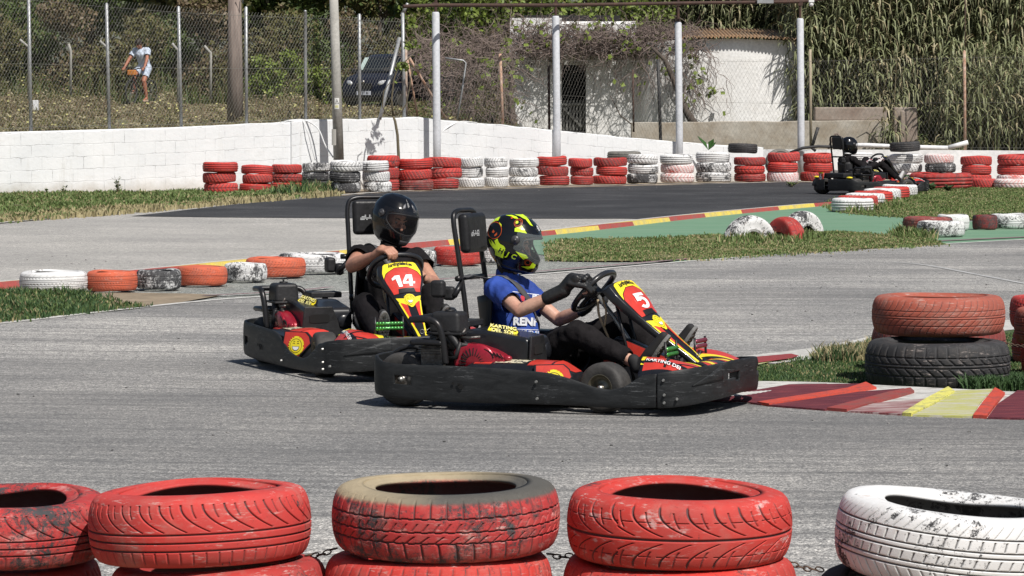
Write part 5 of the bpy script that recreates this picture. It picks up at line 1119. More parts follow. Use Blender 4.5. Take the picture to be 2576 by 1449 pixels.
    # --- side pods
    for s in (-1,1):
        pod=MB()
        def pf(a,b):
            # a along x, b around section (outer low -> top -> inner)
            x=-.46+.60*a; t=b
            zt=.252+.010*math.sin(a*PI)-(.0 if a<.84 else (a-.84)/.16*.055); 
            sec=[(.600,.10),(.600,.16),(.590,.215),(.560,.245),(.50,.258),(.43,.262),(.37,.255),(.34,.22),(.335,.10)]; i=min(int(t*8),7); f=t*8-i; y=sec[i][0]*(1-f)+sec[i+1][0]*f; z=sec[i][1]*(1-f)+sec[i+1][1]*f
            z=min(z,zt) if z>.2 else z
            q=max(0,(a-.70)/.30); y=.335+(y-.335)*(1-.60*q*q) if True else y
            q2=max(0,(.12-a)/.12); z=.10+(z-.10)*(1-.35*q2*q2)
            return (x+.0,s*y,z)
        pod.grid(pf,30,24); pod.face([pf(1,i/8) for i in range(9)]); pod.face([pf(0,i/8) for i in range(9)][::-1]); po=pod.build('side_pod',K_blk,k,smooth=True,merge=True)
        if s<0:
            mb=MB(); mb.grid(lambda a,b:tuple(Vector(pf(.62+.2*a,.36+.44*b))+Vector((0,0,.002))),6,6); mb.grid(lambda a,b:tuple(Vector(pf(.12+.16*a,.36+.44*b))+Vector((0,0,.002))),6,6); mb.build('red_sticker',K_red,po,smooth=True)
            mb=MB(); mb.grid(lambda a,b:tuple(Vector(pf(.30+.28*a+.05*b,.42+.30*b))+Vector((0,0,.002))),6,4); mb.build('lettered_sticker',M('sticker_cream',(.72,.66,.48),.45,col2=(.05,.05,.05),scale=40,lo=.5,hi=.56),po,smooth=True)
            # chamfered red nose of the pod with the sun
            C0=Vector((.048,-.552,.172)); ex=Vector((.80,.60,0)).normalized(); nz=ex.cross(Vector((0,0,1))).normalized(); ey=Vector((0,0,1))-.18*nz; ey.normalize(); nn=ex.cross(ey).normalized()
            if nn.y>0: nn=-nn
            fn3=lambda x,y,o:C0+ex*x+ey*y+nn*(o+.0-.35*x*x)
            poly=[(-.085,.074),(.06,.074),(.088,.050),(.10,.012),(.022,-.072),(-.02,-.082),(-.072,-.055),(-.09,.01)]
            mb=MB(); put(mb,poly_mesh2d([(x*1.08,y*1.07) for x,y in poly],.03),lambda x,y:fn3(x,y,.0)); b=mb.build('pod_nose',K_blk,k,smooth=False,solid=.02)
            decal(fn3,poly,K_red,b,'red_sticker',.012,.03); sun_decal(lambda x,y,o:fn3(x+.005,y-.006,o+.0125),.056,b)
            mb=MB(); mb.grid(lambda a,b_:tuple(Vector(pf(.84+.15*a,.32+.46*b_))+Vector((0,0,.003))),6,6); mb.build('red_sticker',K_red,po,smooth=True)
    # --- engine (right side)
    e=bpy.data.objects.new('engine',None); COL.objects.link(e); e.parent=k; e.empty_display_size=.05
    mb=MB(); mb.box((-.64,-.42,.26),(.14,.20,.12)); mb.box((-.60,-.38,.34),(.18,.14,.08)); mb.box((-.40,-.34,.27),(.26,.12,.14)); mb.build('engine_block',K_alu,e,bevel=.01)
    mb=MB(); rnd=random.Random(5)
    for j in range(6): mb.box((-.66+.002*j,-.43,.285+.012*j),(.13,.19,.005))
    for j in range(14): 
        p=Vector((rnd.uniform(-.70,-.40),rnd.uniform(-.50,-.40),rnd.uniform(.25,.385))); mb.tube([p,p+Vector((rnd.uniform(-.06,.06),rnd.uniform(-.02,.02),rnd.uniform(-.03,.05)))],rnd.uniform(.006,.014),8)
    for j in range(8): mb.sphere((rnd.uniform(-.68,-.40),-.50,rnd.uniform(.24,.38)),rnd.uniform(.006,.014),8,5)
    mb.tube([(-.52,-.49,.375),(-.44,-.50,.372),(-.38,-.49,.378)],.008,6); mb.build('engine_fittings',K_alu,e,smooth=True)
    mb=MB(); mb.tube([(-.56,-.50,.40),(-.52,-.51,.36),(-.50,-.51,.33),(-.44,-.51,.335)],[.018,.022,.02,.012],8); mb.tube([(-.56,-.50,.26),(-.50,-.53,.27),(-.48,-.52,.35)],.012,8); mb.build('intake_hose',K_mat,e,smooth=True)
    # red recoil cover: rounded block with slots
    mb=MB(); sec=[(-.520,.21),(-.525,.30),(-.505,.335),(-.44,.345),(-.38,.338),(-.30,.315),(-.235,.285),(-.225,.25),(-.235,.21)]
    mb.extrude(sec,.15,'y',-.525); mb.build('red_shroud',K_eng,e,bevel=.022)
    mb=MB(); mb.sphere((-.38,-.522,.262),(.098,.022,.082),24,12); mb.sphere((-.225,-.50,.272),(.03,.02,.016),10,6); mb.build('recoil_cover',K_eng,e,smooth=True)
    mb=MB()
    for j in range(13):
        a=PI*(-.05+1.1*j/12); c=Vector((-.40,-.5455,.245)); d=Vector((math.cos(a),0,math.sin(a))); mb.tube([c+d*.040+Vector((0,.002,0)),c+d*.078+Vector((0,.010,0))],.0032,5)
    for j in range(6): 
        mb.tube([(-.345+.018*j,-.526,.315-.004*j),(-.325+.018*j,-.526,.296-.005*j)],.0032,5)
    mb.tube([(-.36+.075*math.cos(a),-.534,.262+.0*a+.058*math.sin(a)) for a in np.linspace(.2,1.3,6)],.003,5)
    mb.build('cooling_slots',M('dark_hole',(.004,.004,.004),.9),e)
    mb=MB(); mb.box((-.575,-.44,.448),(.175,.155,.115),taper=.90); mb.build('air_filter_box',K_mat,e,bevel=.022)
    mb=MB(); mb.box((-.575,-.44,.392),(.20,.17,.014)); mb.build('air_filter_flange',K_mat,e,bevel=.005)
    mb=MB(); mb.cyl((-.575,-.44,.505),(-.575,-.44,.515),.028,.024,14); mb.cyl((-.575,-.44,.515),(-.575,-.44,.530),.006,n=6); mb.build('filter_knob',K_mat,e,smooth=True)
    # guard bars
    mb=MB()
    def arc(p):return smooth3(p)
    mb.tube(smooth3([(-.745,-.57,.465),(-.69,-.57,.468),(-.625,-.57,.465),(-.585,-.57,.44),(-.565,-.565,.38),(-.555,-.56,.31),(-.548,-.555,.235)]),.0175,10)
    mb.tube(smooth3([(-.735,-.57,.345),(-.66,-.57,.348),(-.565,-.565,.345)]),.0155,10)
    mb.tube(smooth3([(-.745,-.56,.466),(-.725,-.45,.468),(-.72,-.33,.468),(-.70,-.27,.44),(-.67,-.25,.33)]),.0165,10)
    mb.tube([(-.735,-.57,.346),(-.735,-.40,.346),(-.73,-.3,.34)],.014,8)
    mb.build('engine_guard_bar',K_met,k,smooth=True)
    # seat-side cover with lettering
    mb=MB(); sec=[(-.46,.20),(-.52,.390),(-.475,.412),(-.38,.412),(-.29,.398),(-.20,.385),(-.13,.375),(-.115,.34),(-.12,.20)]
    mb.extrude(sec,.30,'y',-.50+.05); cov=mb.build('seat_side_cover',K_blk,k,bevel=.022)
    plate=[(-.475,.205),(-.455,.385),(-.28,.385),(-.245,.30),(-.22,.205)]
    mb=MB(); mb.extrude([(y,z) for y,z in plate],.014,'x',-.118); pl=mb.build('handle_plate',K_mat,cov,bevel=.006)
    mb=MB(); mb.extrude([(-.425,.295),(-.425,.33),(-.41,.34),(-.31,.34),(-.30,.33),(-.30,.298),(-.31,.29),(-.41,.288)],.003,'x',-.1035); mb.build('handle_slot',M('dark_hole',(.004,.004,.004),.9),pl)
    mb=MB(); mb.sphere((-.12,-.20,.295),(.02,.05,.045),14,8); mb.build('round_boss',K_blk,cov,smooth=True)
    def cf(x,y,o):   # lettering wraps the upper front-right edge of the cover : x along -y/+x, y up
        return Vector((-.335+x*.80,-.4525-o-.0,.398+y)) 
    C1=Vector((-.300,-.375,.408)); u1=Vector((.86,.30,-.14)).normalized(); v1=Vector((-.16,.52,.50)).normalized(); n1=u1.cross(v1).normalized()
    if n1.z<0: n1=-n1
    lf=lambda x,y,o:C1+u1*x+v1*y+n1*(o)
    mb=MB(); put(mb,poly_mesh2d([(-.090,-.032),(-.07,.032),(.07,.032),(.09,.0),(.08,-.032)],.05),lambda x,y:lf(x,y,-.004)); lb=mb.build('lettered_panel',K_blk,cov,solid=.012)
    decal(lf,[(-.082,-.027),(-.066,.028),(-.03,.016),(-.046,-.027)],K_yel,lb,'yellow_sticker',.0032); decal(lf,[(.016,.028),(.066,.028),(.082,.0),(.07,-.028),(.04,-.028)],K_yel,lb,'yellow_sticker',.0032)
    for dx,mm,of in ((0,M('letter_cream_yellow',(.85,.78,.30),.4),.0105),(.002,K_ink,.0075)):
        tdecal(lf,'KARTING',.033,mm,lb,'lettering',.002+dx,.013-dx,0,of,.025+dx*.9,sx=1.0); tdecal(lf,'DEL SOL',.033,mm,lb,'lettering',.002+dx,-.017-dx,0,of,.025+dx*.9,sx=1.0)
    # small tank to the left
    mb=MB(); mb.box((-.35,.46,.25),(.40,.16,.22)); mb.build('left_cover',K_blk,k,bevel=.03)
    mb=MB(); mb.box((-.60,-.18,.43),(.14,.20,.035)); mb.tube([(-.62,-.16,.30),(-.62,-.16,.44)],.02,8); mb.build('belt_anchor_box',K_mat,k,bevel=.008)
    # --- seat
    SY=.19
    mb=MB()
    def sf(a,b):
        # a: 0 front edge -> 1 back top ; b across
        pth=[(-.08,.16),(-.16,.11),(-.30,.085),(-.44,.09),(-.54,.15),(-.595,.26),(-.63,.40),(-.655,.55)]; i=min(int(a*7),6); f=a*7-i; x=pth[i][0]*(1-f)+pth[i+1][0]*f; z=pth[i][1]*(1-f)+pth[i+1][1]*f
        t=2*b-1; w=.205 if a<.6 else .205-.03*(a-.6)/.4; lift=.16*abs(t)**3*(1 if a<.55 else .6); fw=.14*abs(t)**3*(0 if a<.45 else (a-.45)/.55)
        return (x+fw,SY+t*w,z+lift*(1 if a<.7 else .3))
    mb.grid(sf,24,16); mb.build('seat',K_seat,k,smooth=True,solid=.014)
    mb=MB(); 
    mb.tube(smooth3([(-.66,SY-.16,.30),(-.68,SY-.165,.50),(-.725,SY-.165,.80),(-.752,SY-.16,.96),(-.758,SY-.12,1.010),(-.758,SY,1.016),(-.758,SY+.12,1.010),(-.752,SY+.16,.96),(-.725,SY+.165,.80),(-.68,SY+.165,.50),(-.66,SY+.16,.30)]),.0145,10)
    mb.tube([(-.705,SY-.165,.655),(-.705,SY+.165,.655)],.013,8); mb.tube([(-.705,SY-.22,.655),(-.705,SY-.165,.655)],.016,8); mb.tube([(-.67,SY-.165,.42),(-.60,SY-.19,.40)],.013,8)
    mb.tube([(-.70,SY-.17,.63),(-.72,SY-.23,.56)],.016,8)
    mb.build('headrest_frame',K_met,k,smooth=True)
    mb=MB(); rt=Matrix.Rotation(R(-5),3,'Y'); mb.box((-.705,SY,.895),(.062,.285,.215),rt); hp=mb.build('headrest_pad',K_pad,k,bevel=.026)
    mb=MB(); rnd=random.Random(2)
    for j in range(12):
        for q in range(4):
            if rnd.random()<.5 and q!=1: continue
            p=rt@Vector((.0335,-.10+.0095*j,-.015+.0085*q))+Vector((-.705,SY,.895)); mb.box(p,(.001,.009,.006),rt)
    mb.build('printed_badge',K_pale,hp)
    mb=MB(); mb.box((-.80,SY-.26,.60),(.08,.06,.095)); mb.box((-.755,SY-.215,.575),(.07,.05,.075)); mb.build('belt_reel',K_mat,k,bevel=.02)
    # --- front fairing (number panel)
    CY=.025
    pth=[(.165,.612,.030),(.185,.644,.090),(.215,.642,.118),(.26,.597,.128),(.31,.545,.115),(.355,.495,.088),(.39,.462,.074),(.44,.415,.062),(.52,.350,.046),(.60,.290,.034),(.665,.235,.026)]
    def ff(a,b,o=0.):
        i=min(int(a*10),9); f=a*10-i; x=pth[i][0]*(1-f)+pth[i+1][0]*f; z=pth[i][1]*(1-f)+pth[i+1][1]*f; w=pth[i][2]*(1-f)+pth[i+1][2]*f; t=2*b-1
        nx,nz=.69,.72
        crown=.022*(1-t*t)*(w/.12)
        return Vector((x+(crown+o)*nx+t*w*.21,CY+t*w-.2*o,z+(crown+o)*nz+t*.009))
    mb=MB(); NA,NB=40,14
    mb.grid(lambda a,b:ff(a,b),NA,NB)
    # flanges running down from both edges
    for bb,s in ((0,-1),(1,1)):
        mb.grid(lambda a,q:ff(a,bb)+Vector((-.69,0,-.72))*(.055*q*(1-.55*a)+.0)+Vector((0,s*.004*math.sin(q*PI),0)),NA,4)
    mb.grid(lambda a,q:ff(0,a)+Vector((-.69,0,-.72))*(.05*q),NB,3)
    fa=mb.build('number_fairing',K_blk,k,smooth=False,merge=True); 
    fa.data.polygons.foreach_set('use_smooth',[True]*len(fa.data.polygons)); md=fa.modifiers.new('b','BEVEL'); md.width=.008; md.segments=3; md.limit_method='ANGLE'; md.angle_limit=R(40)
    # sticker space: s along (0 top .. 1 bottom), t across (-1..1)
    def fs(x,y,o): # x: across -1..1 , y: -a
        return ff(min(max(-y,0),1),(x+1)/2,o)
    decal(fs,[(-.80,-.215),(-.60,-.17),(-.2,-.135),(.2,-.135),(.60,-.17),(.80,-.215),(.90,-.36),(.74,-.315),(.3,-.262),(-.3,-.262),(-.74,-.315),(-.90,-.36)],K_yel,fa,'yellow_band',.003,.06)
    decal(fs,[(-.72,-.32),(-.3,-.268),(.3,-.268),(.72,-.32),(.88,-.365),(.88,-.40),(.93,-.55),(.62,-.552),(.50,-.505),(-.50,-.505),(-.62,-.552),(-.93,-.55),(-.88,-.40),(-.88,-.365)],K_red,fa,'red_number_panel',.003,.06)
    bm=text_bm('kartingdelsol.es',.42,.032,.25,.90); grid_cut(bm,.12); mb=MB(); put(mb,bm,lambda x,y:ff(.218+.050*(x*.50)**2-y*.15+.0,.5+x*.248,.0035)); mb.build('web_address_lettering',K_ink,fa)
    sizes={'14':(.62,.034),'5':(.62,.05),'6':(.62,.05)}
    if num=='14':
        mb=MB()
        one=[(-.30,.40),(-.10,.40),(-.10,-.62),(-.30,-.62),(-.30,.12),(-.46,.02),(-.46,.20)]
        four_o=[(.10,.40),(.36,.40),(.36,-.22),(.50,-.22),(.50,-.40),(.36,-.40),(.36,-.62),(.16,-.62),(.16,-.40),(-.12,-.40),(-.12,-.20)]
        g=lambda x,y,o:fs(x*1.12,-.400+y*.118,o+.002)
        decal(g,[(a-.06,b) for a,b in one],K_wht,fa,'number_digit',.0035,.2)
        # four built round its opening
        mb=MB()
        for poly in ([(.12,.40),(.38,.40),(.38,-.62),(.20,-.62),(.20,.14),(.03,-.20),(-.10,-.20)],[(-.10,-.20),(.20,-.20),(.20,-.40),(-.10,-.40)],[(.38,-.20),(.50,-.20),(.50,-.40),(.38,-.40)]): put(mb,poly_mesh2d([(a+.0,b) for a,b in poly],.2),lambda x,y:g(x,y,.0035))
        mb.build('number_digit',K_wht,fa)
    else:
        five=[(.30,.42),(-.20,.42),(-.25,-.06),(-.07,-.04),(.02,.0),(.09,-.02),(.15,-.12),(.15,-.34),(.07,-.46),(-.03,-.46),(-.08,-.40),(-.09,-.34),(-.28,-.34),(-.27,-.46),(-.18,-.58),(0,-.64),(.18,-.60),(.31,-.46),(.34,-.22),(.30,0),(.19,.10),(.06,.11),(-.04,.07),(-.03,.24),(.30,.24)]
        g=lambda x,y,o:fs(x*1.45,-.400+y*.135,o+.003)
        mb=MB(); pcs=[[(-.20,.44),(.30,.44),(.30,.24),(-.20,.24)],[(-.20,.24),(-.03,.24),(-.06,-.06),(-.25,-.06)]]
        ce=(.02,-.22); NN=16
        for q in range(NN):
            a0,a1=PI*(.80-1.62*q/NN),PI*(.80-1.62*(q+1)/NN); P=lambda a,rx,ry:(ce[0]+rx*math.cos(a),ce[1]+ry*math.sin(a)); pcs.append([P(a0,.32,.40),P(a1,.32,.40),P(a1,.12,.20),P(a0,.12,.20)])
        for q in pcs: put(mb,poly_mesh2d(q,.3),lambda x,y:g(x,y,.0035))
        mb.build('number_digit',K_wht,fa,merge=True)
    # lower black badge, small sun, yellow wings and stripes
    decal(fs,[(-.5,-.49),(.5,-.49),(.62,-.555),(-.62,-.555)],K_ink,fa,'black_badge',.0045,.1)
    decal(fs,[(-.98,-.605),(-.5,-.625),(.5,-.625),(.98,-.605),(.9,-.66),(.5,-.70),(-.5,-.70),(-.9,-.66)],K_yel,fa,'yellow_wings',.003,.06)
    sun_decal(lambda x,y,o:ff(.655-y*1.75,.5+x*6.2,o+.0025),.040,fa,.03,False)
    for s in (-1,1):
        decal(fs,[(s*.80,-.665),(s*.35,-.705),(s*.55,-.85),(s*.80,-.93)][::s],K_red,fa,'red_stripe',.003,.06)
        decal(fs,[(s*.95,-.66),(s*.84,-.66),(s*.72,-.86),(s*.45,-.985),(s*.88,-.985)][::s],K_yel,fa,'yellow_stripe',.0036,.06)
    mb=MB(); c=ff(.95,.5,.012); mb.tube([c+Vector((.004*math.cos(t),.012*math.cos(t),.012*math.sin(t))) for t in np.linspace(0,6.28,12)],.0018,5); mb.tube([c+Vector((.004,.012,0)),c+Vector((0,.05,.02))],.0016,5); mb.build('clip_pin',K_bolt,fa,smooth=True)
    # --- steering column, wheel
    WC=Vector((.045,.065,.600)); up=Vector((.66,0,.75)).normalized(); side_=Vector((0,1,0)); nrm=up.cross(side_).normalized()
    mb=MB(); mb.tube([(.42,.02,.12),(.16,.05,.47),tuple(WC-nrm*.0)],.014,8); mb.build('steering_column',K_bolt,k,smooth=True)
    mb=MB(); ring=[]
    for q in range(36):
        a=2*PI*q/36; rx,ry=.158,.132; x=rx*math.copysign(abs(math.cos(a))**.75,math.cos(a)); y=ry*math.copysign(abs(math.sin(a))**.8,math.sin(a)); ring.append(WC+side_*x+up*y)
    mb.tube(ring,.0165,10,closed=True); sw=mb.build('steering_wheel',M('steering_wheel_rubber',(.018,.018,.020),.33,coat=.2),k,smooth=True)
    mb=MB(); 
    for a in (-.35,PI+.35,PI/2*3,): mb.tube([WC,WC+side_*.14*math.cos(a)+up*.115*math.sin(a)],.013,8)
    mb.box(WC,(.05,.09,.07),Matrix.Rotation(-.8,3,'Y')); mb.build('wheel_spokes',K_mat,sw,smooth=False,bevel=.004)
    mb=MB(); mb.tube(smooth3([(.10,-.02,.56),(.11,-.03,.48),(.14,-.02,.40),(.16,0,.34)]),.007,6); mb.tube(smooth3([(.13,-.03,.57),(.15,-.03,.50),(.14,-.03,.42)]),.006,6); mb.build('loose_cable',K_rope,k,smooth=True)
    mb=MB(); mb.tube([(.17,.02,.55),(.20,.02,.62)],.012,8); mb.tube([(.20,-.05,.60),(.32,-.05,.12)],.009,6); mb.tube([(.20,.10,.60),(.32,.10,.12)],.009,6); mb.build('fairing_stay',K_met,k,smooth=True)
    # --- centre console with red stickers and the far inner panel
    mb=MB(); mb.extrude([(.10,.06),(.13,.30),(.20,.365),(.27,.352),(.52,.25),(.60,.06)],.07,'y',-.01); co=mb.build('centre_console',K_blk,k,bevel=.012)
    decal(lambda x,y,o:Vector((x,-.010-o,y)),[(.255,.345),(.48,.262),(.46,.225),(.27,.26)],K_red,co,'red_sticker',.002); decal(lambda x,y,o:Vector((x,-.010-o,y)),[(.12,.10),(.13,.24),(.20,.23),(.24,.10)],K_red,co,'red_sticker',.002); decal(lambda x,y,o:Vector((x,-.010-o,y)),[(.145,.17),(.155,.215),(.21,.19),(.20,.16)],K_yel,co,'yellow_sticker',.003)
    # --- nose
    def nf(a,b):
        y=-.50+1.0*b; ay=abs(y); xb=np.interp(ay,[0,.16,.24,.30,.5],[.66,.64,.50,.47,.50]); xf=.845-.10*(ay/.5)**3; x=xb+(xf-xb)*a
        top=.235+.050*math.exp(-((ay-.36)/.10)**2); z=top*(1-a)+.225*a+.018*math.sin(a*PI)-(.02*a**4)
        z-=.05*max(0,(ay-.42)/.08)
        return (x,y,z)
    mb=MB(); mb.grid(nf,16,60); mb.grid(lambda a,b:(nf(0,b)[0],nf(0,b)[1],nf(0,b)[2]-(.12)*a),3,60); no=mb.build('nose_cone',K_blk,k,smooth=True,solid=.006)
    nfn=lambda x,y,o:Vector(nf(x,y))+Vector((.15,0,1))*(o)
    for m,polys,of in ((K_red,[[(.06,.03),(.92,.05),(.92,.22),(.06,.30)],[(.1,.34),(.9,.27),(.9,.44),(.1,.44)],[(.1,.56),(.9,.56),(.9,.73),(.1,.66)],[(.06,.70),(.92,.78),(.92,.95),(.06,.97)]],.0045),
        (K_yel,[[(.0,.06),(.0,.30),(.07,.30),(.06,.06)],[(.05,.24),(.92,.225),(.92,.245),(.05,.30)],[(.2,.40),(.2,.45),(.95,.37),(.95,.33)],[(.2,.60),(.2,.55),(.95,.63),(.95,.67)],[(.05,.70),(.92,.755),(.92,.775),(.05,.76)],[(.0,.94),(.06,.94),(.07,.70),(.0,.70)]],.0055),
        (K_ink,[[(.45,.05),(.50,.05),(.42,.20),(.36,.20)],[(.62,.08),(.66,.08),(.90,.20),(.86,.20)],[(.2,.30),(.25,.36),(.9,.29),(.9,.27)],[(.2,.70),(.25,.64),(.9,.71),(.9,.73)]],.0065)):
        for q in polys:
          mb=MB(); put(mb,poly_mesh2d(q,.04),lambda x,y:nfn(x,y,of)); mb.build({'sticker_red':'red_sticker','sticker_yellow':'yellow_sticker','sticker_black_print':'black_stripe'}[m.name],m,no)
    # KARTING lettering along the right outer edge
    
    def ne(x,y,o):
        yy=-.415+y*.75-.10*x; b=(yy+.5); xb=nf(0,b)[0]; xf=nf(1,b)[0]; a=min(.98,max(.0,(.50+x-xb)/(xf-xb))); return Vector(nf(a,b))+Vector((0,-.25,1))*(o)
    tdecal(ne,'KARTING DEL SOL',.032,K_wht,no,'lettering',.15,.0,0,.011,.02,step=.012)
    # --- pedals
    for s,(y0,y1),m in ((-1,(-.235,-.065),K_grn),(1,(.115,.285),K_pur)):
        mb=MB(); xx=.56 if s<0 else .60
        for z in (.292,.320): 
            mb.tube([(xx,y0,z+ (.02 if s>0 else 0)),(xx,y1,z+(.02 if s>0 else 0))],.0105,10)
            for q in range(9): mb.sphere((xx,y0+.01+(y1-y0-.02)*q/8,z+(.02 if s>0 else 0)),.0125,8,5)
        pd=mb.build('pedal',m,k,smooth=True)
        mb=MB(); 
        for y in (y0,y1): mb.tube([(xx-.005,y,.36),(xx+.0,y,.28),(xx+.03,y,.12)],.007,6)
        mb.tube([(xx+.03,y0,.12),(xx+.03,y1,.12)],.007,6); mb.build('pedal_arm',K_met,pd,smooth=True)
    if rear_num:
        mb=MB(); mb.box((-.99,.30,.315),(.012,.12,.14)); rp=mb.build('number_plate',K_red,k)
        mb=MB(); mb.box((-.998,.30,.375),(.006,.12,.02)); mb.build('yellow_band',K_yel,rp)
        tdecal(lambda x,y,o:Vector((-.998-o,.30-x,.305+y)),num,.14,K_wht,rp,'number_digit',0,0,0,.003,.03)
        for y in (.50,-.42):
            mb=MB(); mb.sphere((-.93,y,.30),(.05,.07,.02),10,6); mb.build('yellow_sticker',K_yel,k,smooth=True)
        mb=MB(); mb.box((-.80,.0,.33),(.30,.55,.09)); mb.build('rear_cover',K_mat,k,bevel=.02)
    return k
def smooth3(pts,n=5):
    P=[Vector(p) for p in pts]; P=[P[0]]+P+[P[-1]]; out=[]
    for i in range(1,len(P)-2):
        for k in range(n):
            t=k/n; out.append(.5*((2*P[i])+(-P[i-1]+P[i+1])*t+(2*P[i-1]-5*P[i]+4*P[i+1]-P[i+2])*t*t+(-P[i-1]+3*P[i]-3*P[i+1]+P[i+2])*t**3))
    out.append(P[-2]); return out
# ------------------------------------------------------------------ people
SK=M('skin',(.50,.27,.185),.5,col2=(.42,.20,.14),scale=9,spec=.35)
SK2=M('skin_fair',(.58,.35,.26),.5,col2=(.50,.26,.19),scale=9,spec=.35)
SK3=M('skin_sunburnt',(.42,.17,.10),.55,col2=(.35,.13,.08),scale=9)
C_blk=M('black_cotton',(.007,.0065,.007),.85,col2=(.014,.012,.014),scale=6,bump=.3,bscale=80,spec=.15)
C_blu=M('royal_blue_cotton',(.022,.070,.36),.8,col2=(.014,.045,.25),scale=5,bump=.3,bscale=80)
C_dk=M('black_denim',(.009,.008,.009),.9,col2=(.018,.016,.017),scale=7,bump=.4,bscale=60,spec=.15)
C_glv=M('black_leather_glove',(.013,.013,.014),.38,col2=(.03,.03,.03),scale=12,bump=.3)
C_shoe=M('black_shoe_fabric',(.015,.015,.016),.8)
C_sole=M('grey_rubber_sole',(.13,.13,.13),.75,col2=(.19,.19,.185),scale=12,bump=.4)
C_scarf=M('balaclava_dark_brown',(.020,.015,.014),.9)
C_strap=M('grey_webbing',(.075,.075,.08),.6)
C_white=M('pale_blue_white_shirt',(.56,.62,.72),.85,col2=(.45,.52,.64),scale=7)
HEL_b=M('gloss_black_helmet',(.006,.0065,.008),.16,coat=.35,spec=.4)
HEL_n=M('neon_yellow_graphic',(.62,.86,.02),.3,coat=.5)
HEL_o=M('orange_graphic',(.50,.085,.02),.35)
VIS=M('smoked_visor',(.03,.03,.035),.05,alpha=.24); VISC=M('clear_visor',(.55,.62,.64),.04,alpha=.13)
EYE=M('eye_white',(.30,.26,.24),.3); IRIS=M('dark_iris',(.03,.02,.015),.3); HAIR=M('dark_hair',(.02,.014,.010),.7)
LIP=M('lip',(.42,.16,.13),.5)
HZ=[-.150,-.142,-.125,-.095,-.05,0,.05,.09,.12,.140,.150]
HFx=[.075,.120,.160,.172,.170,.166,.154,.130,.098,.060,.0]
HBx=[.02,.04,.070,.110,.145,.165,.160,.140,.110,.067,.0]
HW=[.050,.072,.092,.108,.122,.128,.122,.106,.082,.051,.0]
def hel_pt(az,z,o=0.):
    """az 0 = front, positive to the wearer's left"""
    fx=float(np.interp(z,HZ,HFx));bx=float(np.interp(z,HZ,HBx));w=float(np.interp(z,HZ,HW)); c,s=math.cos(az),math.sin(az)
    rx=fx if c>0 else bx; e=.88
    x=rx*math.copysign(abs(c)**e,c); y=w*math.copysign(abs(s)**e,s)
    if c>0 and z<-.04: y*=1-.22*c*min(1,(-.04-z)/.06)
    p=Vector((x,y,z)); n=Vector((x/.165,y/.125,z/.15)); 
    if n.length>0: n.normalize()
    return p+n*o
